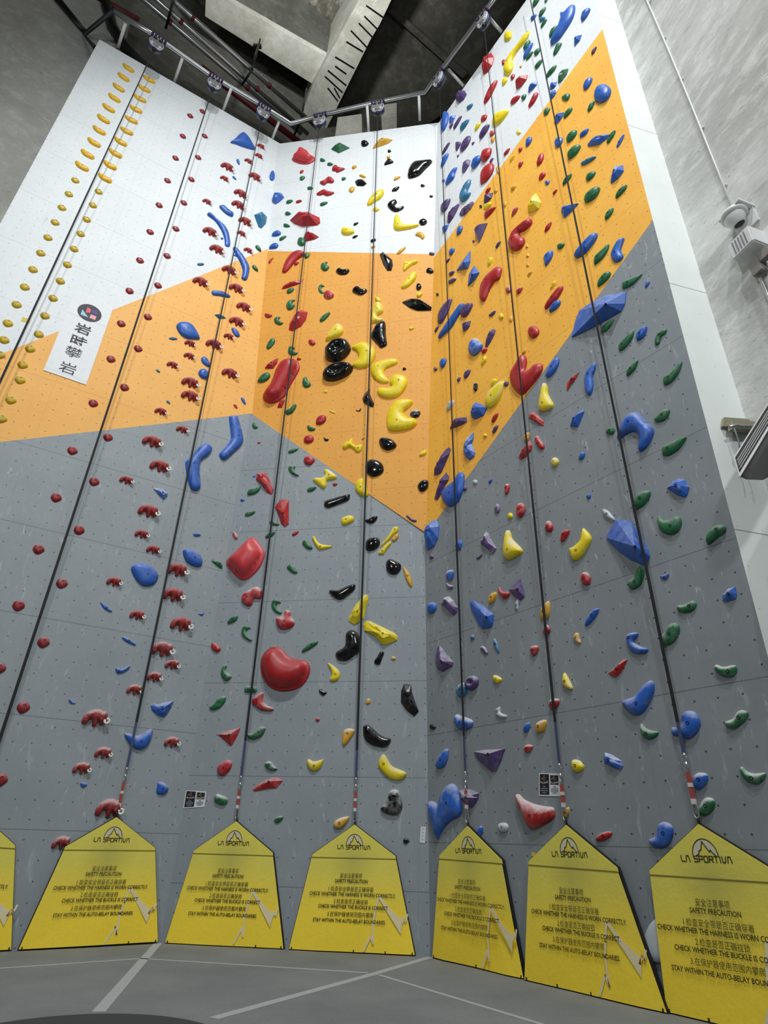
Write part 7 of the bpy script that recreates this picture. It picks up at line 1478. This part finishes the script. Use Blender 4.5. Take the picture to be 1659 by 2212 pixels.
# one auto-belay unit, built about its own axis: X along the rail, Z up, Y towards the wall
def unit_parts():
    P_ = []
    bm = bmesh.new()
    rot = Matrix.Rotation(math.radians(90), 4, 'X')
    lathe(bm, [(0.19, -0.17), (0.245, -0.15), (0.262, -0.06), (0.262, 0.06), (0.245, 0.15), (0.19, 0.17)], 22, Matrix.Scale(1.16, 4, (0, 0, 1)) @ rot)
    P_.append(('housing', mesh_of(bm, 'housing'), MAT_GREY))
    bm = bmesh.new()
    lathe(bm, [(0.272, -0.035), (0.272, 0.035)], 22, Matrix.Translation((0.0, 0.02, -0.02)) @ Matrix.Scale(1.16, 4, (0, 0, 1)) @ rot)
    P_.append(('band', mesh_of(bm, 'band'), MAT_NAVY))
    bm = bmesh.new()
    lathe(bm, [(0.269, -0.03), (0.269, 0.03)], 22, Matrix.Translation((0.0, -0.075, 0.0)) @ Matrix.Scale(1.16, 4, (0, 0, 1)) @ rot)
    P_.append(('stripe', mesh_of(bm, 'stripe'), MAT_WHITE))
    bm = bmesh.new(); tube(bm, [(-0.2, 0, 0.2), (-0.19, 0, 0.30), (-0.1, 0, 0.37), (0.1, 0, 0.37), (0.19, 0, 0.30), (0.2, 0, 0.2)], 0.04, 10)
    P_.append(('handle', mesh_of(bm, 'handle'), plain('handle_pale_grey', (176, 178, 182), 0.4)))
    for sx in (-1, 1):
        bm = bmesh.new(); box(bm, (sx * 0.10, -0.175, 0.09), (0.13, 0.02, 0.12)); P_.append(('vent', mesh_of(bm, 'vent'), MAT_BLACK))
    for sx, zz in ((-0.14, -0.2), (0.15, -0.2)):
        bm = bmesh.new(); box(bm, (sx, -0.11, zz - 0.02), (0.085, 0.10, 0.09), Matrix.Translation((0, 0, 0))); P_.append(('label_plate', mesh_of(bm, 'label_plate'), MAT_WHITE))
    bm = bmesh.new(); lathe(bm, [(0.075, -0.42), (0.085, -0.38), (0.10, -0.24)], 14); P_.append(('nozzle', mesh_of(bm, 'nozzle'), MAT_BLACK))
    bm = bmesh.new()
    for k in range(5):
        lathe(bm, [(0.106, -0.045), (0.126, 0), (0.106, 0.045)], 14, Matrix.Translation((-0.24 + 0.12 * k, 0, 0.50)) @ Matrix.Rotation(math.radians(90), 4, 'Y'))
    tube(bm, [(-0.12, 0, 0.46), (-0.08, 0, 0.36)], 0.03, 8); tube(bm, [(0.12, 0, 0.46), (0.08, 0, 0.36)], 0.03, 8)
    P_.append(('sling', mesh_of(bm, 'sling'), MAT_PURPLE))
    return P_
UP = unit_parts()
for nm_, me_, m_ in UP: me_.materials.append(m_)
def rail_at(x, y):
    best = None
    for a, b in zip(rail_pt[1:], rail_pt[2:]):
        pass
    p = onz(x, y, ZR)
    for a, b in zip(rail_pt[1:], rail_pt[2:]):
        t = max(0.02, min(0.98, (p - a).dot(b - a) / (b - a).length_squared)); q = a + (b - a) * t
        if best is None or (q - p).length < best[0]: best = ((q - p).length, q, (b - a).normalized())
    return best[1], best[2]
STRAPS = [  # photo points: rail fixing | strap foot | chain marks: blue webbing start, swivel, sleeve top, sleeve foot, clip
    ((343, 84), (-427, 1745), None, 'leftmost black strap, running off the left picture edge', 'leftmost auto-belay unit, over the yellow bean columns'),
    ((467, 168), (-49, 1745), None, 'second black strap from left, between red button rows', 'second auto-belay unit from left on the overhead pipe'),
    ((571, 231), (254, 1757), (1560, 1664, 1690, 1738, 1757), 'black strap among the red mammoth holds, third from left', 'third auto-belay unit from left, above the mammoth holds'),
    ((692, 250), (510, 1768), (1600, 1682, 1707, 1742, 1768), 'black strap crossing the salmon dome side of the centre wall', 'auto-belay unit above the salmon bell-shaped hold'),
    ((817, 222), (766, 1775), (1620, 1686, 1711, 1748, 1775), 'black strap down the right half of the centre wall', 'auto-belay unit over the right half of the centre wall'),
    ((948, 160), (1009, 1778), (1590, 1673, 1708, 1742, 1778), 'thin black strap nearest the inner right corner', 'auto-belay unit over the inner right corner'),
    ((1043, 33), (1221, 1776), (1560, 1657, 1695, 1738, 1772), 'black strap passing the red U-shaped hold on the right wall', 'highest auto-belay unit visible, at the right of the pipe'),
    ((1128, -84), (1507, 1772), (1560, 1636, 1668, 1730, 1768), 'rightmost black strap, crossing the blue ledge volume', None)]
SWALL = 'LLLCCRRR'
for si, (top, foot, marks, lab, ulab) in enumerate(STRAPS):
    w = SWALL[si]
    q, d = rail_at(*top)
    c = q + Vector((0, 0, -0.37))
    nn = Vector((d.y, -d.x, 0)).normalized()
    if nn.dot(FR[w][3]) < 0: nn = -nn
    yv = -nn; xv = yv.cross(Vector((0, 0, 1)))
    if ulab:
        root = empty('auto_belay_unit', Matrix.Translation(c) @ Matrix((xv, yv, Vector((0, 0, 1)))).transposed().to_4x4() @ Matrix.Scale(0.74, 4))
        tag(root, ulab, 'auto-belay', 'auto-belay units on the overhead pipe')
        for nm_, me_, m_ in UP:
            o = bpy.data.objects.new(nm_, me_); link(o, root)
    fx, fy = foot
    P0, u_, v_, n_ = FR[w]
    fpt = plane_hit(fx, fy, P0 + n_ * 0.06, n_)
    tpt = c + Vector((0, 0, -0.30))
    L = (tpt - fpt).length
    zax = (tpt - fpt).normalized(); xax = u_ - zax * u_.dot(zax); xax.normalize(); yax = zax.cross(xax)
    MW = Matrix.Translation(fpt) @ Matrix((xax, yax, zax)).transposed().to_4x4()
    root = empty('belay_strap', MW)
    tag(root, lab, 'belay strap', 'belay straps hanging down the wall')
    def at_y(y):                              # distance up the strap whose picture row is y
        lo, hi = 0.0, L
        for _ in range(40):
            m = (lo + hi) / 2; p = m3.transposed() @ ((fpt + zax * m) - O3)
            if IMG_H / 2 - F_PX * p.y / -p.z > y: lo = m
            else: hi = m
        return lo
    def ribbon(nm_, z0, z1, wd, m, th=0.004):
        bm = bmesh.new()
        k = max(2, int((z1 - z0) / 0.8)); prev = None
        for i in range(k + 1):
            z = z0 + (z1 - z0) * i / k; t = z / L
            aa = 0.18 * math.sin(z * 0.7 + si) * (t > 0.1)
            ww = wd * (1.0 - 0.45 * t); x, y = math.cos(aa) * ww / 2, math.sin(aa) * ww / 2; hx, hy = -math.sin(aa) * th / 2, math.cos(aa) * th / 2
            ring = [bm.verts.new(p) for p in ((x + hx, y + hy, z), (-x + hx, -y + hy, z), (-x - hx, -y - hy, z), (x - hx, y - hy, z))]
            if prev:
                for j in range(4): bm.faces.new((prev[j], prev[(j + 1) % 4], ring[(j + 1) % 4], ring[j]))
            else: bm.faces.new(ring[::-1])
            prev = ring
        bm.faces.new(prev); bmesh.ops.recalc_face_normals(bm, faces=bm.faces[:])
        return obj(nm_, bm, m, root)
    if marks is None:
        ribbon('webbing', 0.0, L, 0.048, MAT_WEB); continue
    zb, zs, z1, z2, z3 = [at_y(y) for y in marks]
    ribbon('webbing', zb, L, 0.042, MAT_WEB)
    ribbon('webbing_tail', zs, zb, 0.040, MAT_WEBB)
    bm = bmesh.new(); tube(bm, [(0, -0.0, zs + 0.03), (0.016, 0, zs), (0.018, 0, zs - 0.05), (0, 0, (zs + z1) / 2)], 0.010, 8)
    lathe(bm, [(0.016, (zs + z1) / 2 - 0.03), (0.022, (zs + z1) / 2), (0.016, (zs + z1) / 2 + 0.03)], 12)
    tube(bm, [(0, 0, (zs + z1) / 2), (-0.014, 0, z1 + 0.03), (0, 0, z1)], 0.010, 8)
    lathe(bm, [(0.008, zs + 0.0), (0.028, zs + 0.015), (0.008, zs + 0.05)], 12)
    obj('swivel', bm, MAT_STEEL, root)
    ribbon('sleeve', z2, z1, 0.040, MAT_SLEEVE, 0.024)
    zm = z1 + (z2 - z1) * 0.45
    for za, zc in ((zm - 0.02, zm + 0.02), (z2 - 0.03, z2 + 0.02)):
        ribbon('white_tape', za, zc, 0.046, MAT_TAPE, 0.03)
    bm = bmesh.new(); hh_ = z2 - z3
    tube(bm, [(0.032 * math.cos(t_) * (1.0 if math.sin(t_) < 0 else 0.8), 0.0, z3 + hh_ / 2 + hh_ / 2 * math.sin(t_)) for t_ in [math.radians(a_) for a_ in range(90, 451, 24)]], 0.008, 8)
    obj('carabiner', bm, MAT_STEEL, root)

# ------------------------------------------------------------------ roof pipes
def roof_pipe(nm_, a, b, z, r, m, label, group=None, collars=(), e0=4.0, e1=0.6):
    pa, pb = onz(*a, z), onz(*b, z)
    ext_ = (pb - pa).normalized()
    pa2, pb2 = pa - ext_ * e0, pb + ext_ * e1
    root = empty(nm_, Matrix.Translation(pa))
    bm = bmesh.new(); tube(bm, [pa2 - pa, pb2 - pa], r, 14); obj('pipe', bm, m, root)
    for cx_, cy_ in collars:
        q = onz(cx_, cy_, z); t = (q - pa).dot(ext_); q = ext_ * t
        bm = bmesh.new(); tube(bm, [q - ext_ * 0.05, q + ext_ * 0.05], r * 1.18, 14); obj('coupling', bm, MAT_REDPIPE, root)
    tag(root, label, 'pipe', group)
roof_pipe('roof_pipe', (400, 24), (655, 249), 22.9, 0.075, MAT_GAL, 'uppermost of three galvanised pipes under the roof', 'galvanised pipes under the roof', ((416, 41), (582, 184)))
roof_pipe('roof_pipe', (400, 54), (635, 262), 22.9, 0.075, MAT_GAL, 'middle of three galvanised pipes under the roof', 'galvanised pipes under the roof', ((392, 47), (556, 191)))
roof_pipe('roof_pipe', (400, 75), (620, 262), 22.9, 0.075, MAT_GAL, 'lowest of three galvanised pipes under the roof', 'galvanised pipes under the roof', ((368, 47), (533, 193)))
roof_pipe('fire_pipe', (473, 175), (635, 299), 22.6, 0.10, MAT_REDPIPE, 'dark red pipe behind the anchor rail posts', None, (), 0.6, 0.3)
roof_pipe('fire_pipe', (205, -8), (300, 45), 24.6, 0.10, MAT_REDPIPE, 'dark red pipe above the bend of the anchor rail', None, (), 1.0, 0.0)
def hanger(label, top, ya, xb, yb, z):
    a, b = onz(*top, z), onz(xb, yb, z)
    bm = bmesh.new(); tube(bm, [a, b], 0.035, 8); tube(bm, [a, a + Vector((0, 0, 2.0))], 0.03, 8)
    o = obj('pipe_hanger', bm, MAT_BLACK); tag(o, label, 'pipe hanger', 'black hangers under the roof pipes')
hanger('black hanger bar across the roof pipes near the picture top', (376, -6), 0, 358, 62, 22.75)
hanger('black hanger bar across the middle of the roof pipes', (545, 150), 0, 522, 184, 22.75)
hanger('black hanger bar by the lower end of the roof pipes', (651, 258), 0, 632, 300, 22.75)
bm = bmesh.new(); a, b = onz(556, 100, 25.6), onz(545, 150, 22.9); tube(bm, [a, b], 0.03, 8); box(bm, a, (0.28, 0.12, 0.12)); tag(obj('hanger_rod', bm, MAT_BLACK), 'thin dark rod dropping from the ledge beam to the roof pipes', 'hanger rod')
P, u, v, n = FR['L']
bm = bmesh.new(); tube(bm, [plane_hit(x, y, P + n * -0.46, n) for x, y in ((222, -20), (232, 20), (243, 60), (268, 100), (300, 135), (330, 160), (352, 178))], 0.16, 10)
tag(obj('rubber_hose', bm, MAT_BLACK), 'thick black hose curving behind the left wall top', 'hose')
for k, dx in enumerate((0, 9)):
    bm = bmesh.new(); tube(bm, [concL(118 + dx, -4, -0.48), concL(178 + dx * 0.6, 66, -0.48)], 0.045, 8)
    tag(obj('conduit_or_groove', bm, MAT_BLACK), ('left' if k == 0 else 'right') + ' one of two dark grooves at the top left concrete', 'conduit', 'dark grooves on the left concrete')  # black tubes laid on the concrete stand in for two shaded grooves

# ------------------------------------------------------------------ banner with the gym's name
bl_, br_ = on('L', 94, 800), on('L', 186, 832); tl_ = on('L', 165, 640); top_v = on('L', 205, 645)[1]
r0 = on('L', 243, 670)
bu0, bu1 = on('L', 94, 800)[0], on('L', 186, 832)[0]
bv0 = (bl_[1] + br_[1]) / 2
root = empty('banner', frame_matrix('L', (bu0 + bu1) / 2, bv0, 0.006))
tag(root, 'white upright banner with dark round logo and four characters', 'banner')
hw = (bu1 - bu0) / 2; hgt = top_v - bv0
bm = bmesh.new(); prism(bm, [(-hw, 0), (hw, 0), (hw, hgt), (-hw, hgt)], 0, 0.006); obj('sheet', bm, panel_mat('banner_vinyl', (230, 235, 238), (224, 230, 233), 50.0, 'scuff', 0.0), root)
bloc = lambda x, y: (on('L', x, y)[0] - (bu0 + bu1) / 2, on('L', x, y)[1] - bv0)
MAT_LOGO = plain('logo_dark', (40, 36, 48), 0.6)
lc = (-3.80 - (bu0 + bu1) / 2, 11.25 - bv0); lr = 0.236
bm = bmesh.new(); lathe(bm, [(lr, 0.007), (lr, 0.009)], 40, Matrix.Translation((lc[0], lc[1], 0))); disc = obj('logo_disc', bm, MAT_LOGO, root)
def zl(x, y): return bloc(90 + x / 9.76, 640 + y / 9.76)
for nm_, pts_, rgb in (('logo_triangle', [(818, 395), (855, 285), (985, 460)], (150, 208, 224)), ('logo_rounded', [(928, 345), (965, 240), (1015, 265), (1040, 310), (1020, 350), (985, 362), (955, 358)], (232, 96, 100)),
                       ('logo_square_blue', [(1048, 360), (1072, 288), (1182, 325), (1160, 405)], (62, 58, 132)), ('logo_square_pink', [(1003, 465), (1035, 390), (1152, 435), (1125, 512)], (240, 168, 170))):
    bm = bmesh.new(); flat(bm, [zl(*p) for p in pts_], 0.011); obj(nm_, bm, plain(nm_, rgb, 0.6), root)
for ch, cx_, cy_, bold in (('岩', 870, 700, 0.018), ('時', 783, 955, 0.014), ('攀', 672, 1190, 0.0), ('岩', 552, 1520, 0.0)):
    p = zl(cx_, cy_); sz = 0.30
    bm = bmesh.new(); text_bm(bm, ch, sz, sz * 0.92, p[0], p[1], 0.010, bold); obj('character', bm, MAT_LOGO, root)

# ------------------------------------------------------------------ notices, stickers, tape
def sheet(nm_, w, pts, off=0.004):
    Q = [on(w, *p) for p in pts]; c = (sum(q[0] for q in Q) / 4, sum(q[1] for q in Q) / 4)
    return empty(nm_, frame_matrix(w, c[0], c[1], off)), [(q[0] - c[0], q[1] - c[1]) for q in Q]
MAT_PAPER = plain('paper_white', (222, 226, 230), 0.6); MAT_NAVYP = plain('paper_navy', (22, 26, 46), 0.6)
MAT_PHOTO = plain('photo_dark', (34, 28, 28), 0.5); MAT_PTXT = plain('print_grey', (128, 134, 142), 0.7); MAT_SKIN = plain('photo_pale', (150, 138, 130), 0.6)
def notice(w, pts, label):
    root, q = sheet('notice', w, pts)
    tag(root, label, 'notice', 'double notices on the grey wall')
    bi = lambda s, t: tuple((q[3][k] * (1 - s) + q[2][k] * s) * (1 - t) + (q[0][k] * (1 - s) + q[1][k] * s) * t for k in (0, 1))
    bm = bmesh.new(); prism(bm, ccw(q), 0, 0.003); obj('sheet', bm, MAT_PAPER, root)
    bm = bmesh.new(); flat(bm, [bi(*p) for p in ((0.04, 0.05), (0.5, 0.05), (0.5, 0.96), (0.04, 0.96))], 0.004); obj('navy_half', bm, MAT_NAVYP, root)
    for s0, s1 in ((0.08, 0.46), (0.56, 0.95)):
        bm = bmesh.new(); flat(bm, [bi(*p) for p in ((s0, 0.5), (s1, 0.5), (s1, 0.92), (s0, 0.92))], 0.005); obj('picture', bm, MAT_PHOTO, root)
        m_ = (s0 + s1) / 2
        bm = bmesh.new()
        stroke(bm, [bi(m_ - 0.14, 0.74), bi(m_ - 0.03, 0.80), bi(m_, 0.9)], 0.010, 0.006); stroke(bm, [bi(m_ + 0.04 * math.cos(a_ / 3), 0.76 + 0.07 * math.sin(a_ / 3)) for a_ in range(20)], 0.008, 0.006)
        stroke(bm, [bi(m_ - 0.17, 0.60), bi(m_ - 0.06, 0.56), bi(m_ + 0.16, 0.61)], 0.022, 0.006)
        obj('picture_subject', bm, MAT_SKIN, root)
        bm = bmesh.new()
        for k, (t_, hw_) in enumerate(((0.41, 0.05), (0.32, 0.15), (0.23, 0.16), (0.14, 0.09))):
            stroke(bm, [bi(m_ - hw_, t_), bi(m_ + hw_, t_)], 0.012, 0.006)
        obj('text_rows', bm, MAT_PTXT, root)
notice('L' if 0 else 'C', [(402, 1707), (446, 1710), (442, 1743), (396, 1746)], 'navy and white double notice left of the small green hold, centre wall')
notice('R', [(1165, 1670), (1209, 1671), (1211, 1720), (1165, 1719)], 'navy and white double notice behind the right wall strap')
for w, pts, lab in (('C', [(379, 1746), (391, 1747), (386, 1779), (375, 1778)], 'plain white strip sticker below the left notice'), ('C', [(909, 1785), (920, 1786), (918, 1821), (907, 1820)], 'white strip sticker with arrow marks by the right corner')):
    root, q = sheet('strip_sticker', w, pts); tag(root, lab, 'sticker', 'white strip stickers')
    bm = bmesh.new(); prism(bm, ccw(q), 0, 0.003); obj('sheet', bm, MAT_PAPER, root)
    bm = bmesh.new()
    for k in range(4):
        y = q[3][1] + (q[0][1] - q[3][1]) * (0.14 + 0.22 * k); x = (q[3][0] + q[2][0]) / 2 + (q[0][0] - q[3][0]) * (0.14 + 0.22 * k)
        stroke(bm, [(x - 0.018, y), (x + 0.012, y + 0.012), (x - 0.018, y + 0.024)], 0.004, 0.0045)
    obj('arrow_marks', bm, MAT_PTXT, root)
for w, pts, lab in (('L', [(48, 685), (66, 690), (64, 698), (46, 694)], 'yellow tape tab on the leftmost strap line'), ('L', [(268, 757), (279, 760), (277, 769), (266, 766)], 'yellow tape square beside the second strap'),
                    ('R', [(1149, 1841), (1157, 1842), (1157, 1850), (1149, 1849)], 'small yellow tape piece left of the middle right gate')):
    Q = [on(w, *p) for p in pts]; c = Q[0]
    bm = bmesh.new(); prism(bm, ccw([(q[0] - c[0], q[1] - c[1]) for q in Q]), 0.002, 0.005)
    tag(obj('tape_tab', bm, plain('tape_yellow', (228, 204, 84), 0.7), None, frame_matrix(w, c[0], c[1], 0)), lab, 'tape', 'yellow tape tabs')

# ------------------------------------------------------------------ fittings on the right concrete
cu_ = (Vector((0, 0, 1)) - CR_n * CR_n.z).normalized(); cr_ = cdir.normalized()
def cmat(p):                                  # X along wall towards viewer, Y up, Z off the wall
    x = cu_.cross(CR_n).normalized()
    return Matrix.Translation(p) @ Matrix((x, cu_, CR_n)).transposed().to_4x4()
MAT_CABW = plain('cable_white', (226, 228, 226), 0.5)
bm = bmesh.new(); tube(bm, [concR(x, y, 0.03) for x, y in ((1390, -20), (1397, 0), (1445, 110), (1495, 230), (1545, 355), (1592, 474))], 0.014, 8)
for x, y in ((1404, 2), (1436, 82), (1473, 172), (1517, 277), (1566, 401)):
    box(bm, (0, 0, 0), (0.05, 0.02, 0.03), cmat(concR(x, y, 0.02)))
tag(obj('conduit_or_groove', bm, MAT_CABW), 'thin white conduit running down the right concrete to the camera', 'conduit')
sc = (concR(1620, 490) - concR(1600, 490)).length / 20.0
p = concR(1612, 486, 0.0)
root = empty('security_camera', cmat(p)); tag(root, 'white dome security camera on the right concrete wall', 'camera')
s_ = sc * 20
bm = bmesh.new(); box(bm, (0.1 * s_, 0.9 * s_, 0.8 * s_), (2.0 * s_, 0.18 * s_, 1.6 * s_)); box(bm, (0.1 * s_, 0.1 * s_, 0.1 * s_), (1.8 * s_, 1.7 * s_, 0.2 * s_)); obj('wall_bracket', bm, MAT_WHITE, root)
bm = bmesh.new(); lathe(bm, [(0.95 * s_, 0.0), (0.95 * s_, -0.25 * s_), (0.8 * s_, -0.3 * s_)], 24, Matrix.Translation((0, 0.8 * s_, 0.95 * s_)) @ Matrix.Rotation(math.radians(-90), 4, 'X')); obj('base_ring', bm, MAT_WHITE, root)
RX = Matrix.Translation((-0.05 * s_, 0.55 * s_, 1.0 * s_)) @ Matrix.Rotation(math.radians(115), 4, 'X') @ Matrix.Rotation(math.radians(0), 4, 'Y')
bm = bmesh.new(); lathe(bm, [(0.72 * s_, -0.1 * s_), (0.76 * s_, 0.12 * s_), (0.68 * s_, 0.45 * s_), (0.5 * s_, 0.72 * s_), (0.3 * s_, 0.8 * s_)], 24, RX); obj('dome_shell', bm, MAT_WHITE, root)
bm = bmesh.new(); lathe(bm, [(0.40 * s_, 0.72 * s_), (0.40 * s_, 0.83 * s_), (0.24 * s_, 0.9 * s_), (0.05 * s_, 0.92 * s_)], 24, RX); obj('lens', bm, MAT_BLACK, root)
p = concR(1632, 537, 0.0)
root = empty('junction_box', cmat(p)); tag(root, 'white ribbed junction box below the security camera', 'junction box')
bm = bmesh.new(); box(bm, (0, 0, 0.75 * s_), (1.9 * s_, 1.7 * s_, 1.5 * s_)); bmesh.ops.bevel(bm, geom=bm.edges[:], offset=0.1 * s_, segments=2, affect='EDGES'); obj('case', bm, MAT_WHITE, root)
bm = bmesh.new()
for k in range(5): box(bm, (0.25 * s_ * (k - 2), 0.0, 1.52 * s_), (0.08 * s_, 1.2 * s_, 0.06 * s_))
obj('vent_ribs', bm, MAT_GREY, root)
bm = bmesh.new(); box(bm, (0.3 * s_, -0.2 * s_, 0.05 * s_), (2.2 * s_, 1.9 * s_, 0.1 * s_)); obj('back_plate', bm, MAT_WHITE, root)
p = concR(1648, 582, 0.0)
root = empty('conduit_clamp', cmat(p)); tag(root, 'grey conduit clamp block with two rods below the junction box', 'clamp')
bm = bmesh.new(); box(bm, (0, 0, 0.45 * s_), (0.75 * s_, 1.3 * s_, 0.7 * s_)); box(bm, (0.8 * s_, 0.5 * s_, 0.4 * s_), (0.8 * s_, 0.8 * s_, 0.6 * s_)); obj('block', bm, plain('clamp_grey', (140, 136, 130), 0.6), root)
for dx in (-0.1, 0.75):
    bm = bmesh.new(); tube(bm, [(dx * s_, -0.3 * s_, 0.5 * s_), (dx * s_, -9 * s_, 0.5 * s_)], 0.13 * s_, 8); obj('rod', bm, MAT_STEEL, root)

# black slatted flood light on a bracket from the white closing panel
def sideP_at(x, y, off): return plane_hit(x, y, sideP + side_n * off, side_n)
sec = [sideP_at(x, y, o_) for x, y, o_ in ((1588, 988, 0.42), (1600, 1030, 0.58), (1613, 1036, 0.66), (1648, 1037, 0.74), (1664, 1028, 0.66), (1655, 985, 0.36))]
K = sec[0]
ax_l = (sideP_at(1588 + 110, 988 - 176, 0.42) - K); ax_l = ax_l.normalized() * 1.25
root = empty('flood_light', Matrix.Translation(K)); tag(root, 'black slatted flood light at the right picture edge', 'flood light')
loc_ = [p_ - K for p_ in sec]
bm = bmesh.new(); hexa(bm, loc_, [p_ + ax_l for p_ in loc_]); obj('housing', bm, MAT_BLACK, root)
bx_ = loc_[1]; bn = ax_l.cross(bx_).normalized()
if bn.dot(loc_[3]) > 0: bn = -bn
def slat(t0, t1, m, nm_, out=0.014, s0=0.0):
    bm = bmesh.new(); a, b = bx_ * t0 + ax_l * s0, bx_ * t1 + ax_l * s0
    hexa(bm, [a, b, b + ax_l * (1 - s0), a + ax_l * (1 - s0)], [p_ + bn * out for p_ in (a, b, b + ax_l * (1 - s0), a + ax_l * (1 - s0))]); obj(nm_, bm, m, root)
MAT_SLAT = plain('slat_silver', (182, 182, 180), 0.45, 0.3)
slat(-0.04, 0.06, MAT_SLAT, 'rim'); slat(0.86, 1.02, MAT_SLAT, 'rim')
for t in (0.27, 0.40, 0.53, 0.68): slat(t, t + 0.04, MAT_SLAT, 'slat', 0.014, 0.02)
bm = bmesh.new(); a, b, c3 = bx_ * -0.04, bx_ * 1.02, ax_l * 0.02
hexa(bm, [a - c3, b - c3, b, a], [p_ + bn * 0.02 for p_ in (a - c3, b - c3, b, a)]); obj('end_cap', bm, MAT_SLAT, root)
MAT_BRK = plain('bracket_beige', (150, 146, 124), 0.6)
root = empty('lamp_bracket', Matrix.Translation(sideP_at(1570, 915, 0.0))); tag(root, 'beige steel bracket holding the flood light', 'bracket')
o0 = sideP_at(1570, 915, 0.0)
def brk(pts, off0, off1, nm_, m):
    bm = bmesh.new(); hexa(bm, [sideP_at(x, y, off0) - o0 for x, y in pts], [sideP_at(x, y, off0) + side_n * (off1 - off0) - o0 for x, y in pts]); obj(nm_, bm, m, root)
brk([(1556, 924), (1559, 905), (1650, 911), (1650, 930)], 0.01, 0.05, 'wall_plate', MAT_BRK)
brk([(1572, 933), (1573, 917), (1650, 919), (1650, 936)], 0.06, 0.14, 'arm', MAT_BRK)
bm = bmesh.new(); tube(bm, [sideP_at(x, y, 0.17) - o0 for x, y in ((1576, 923), (1588, 919), (1640, 922))], 0.02, 8); obj('pivot_bar', bm, MAT_STEEL, root)
bm = bmesh.new(); tube(bm, [sideP_at(x, y, 0.2) - o0 for x, y in ((1586, 925), (1592, 942), (1596, 955), (1598, 972))], 0.008, 6); obj('power_lead', bm, MAT_GREY, root)
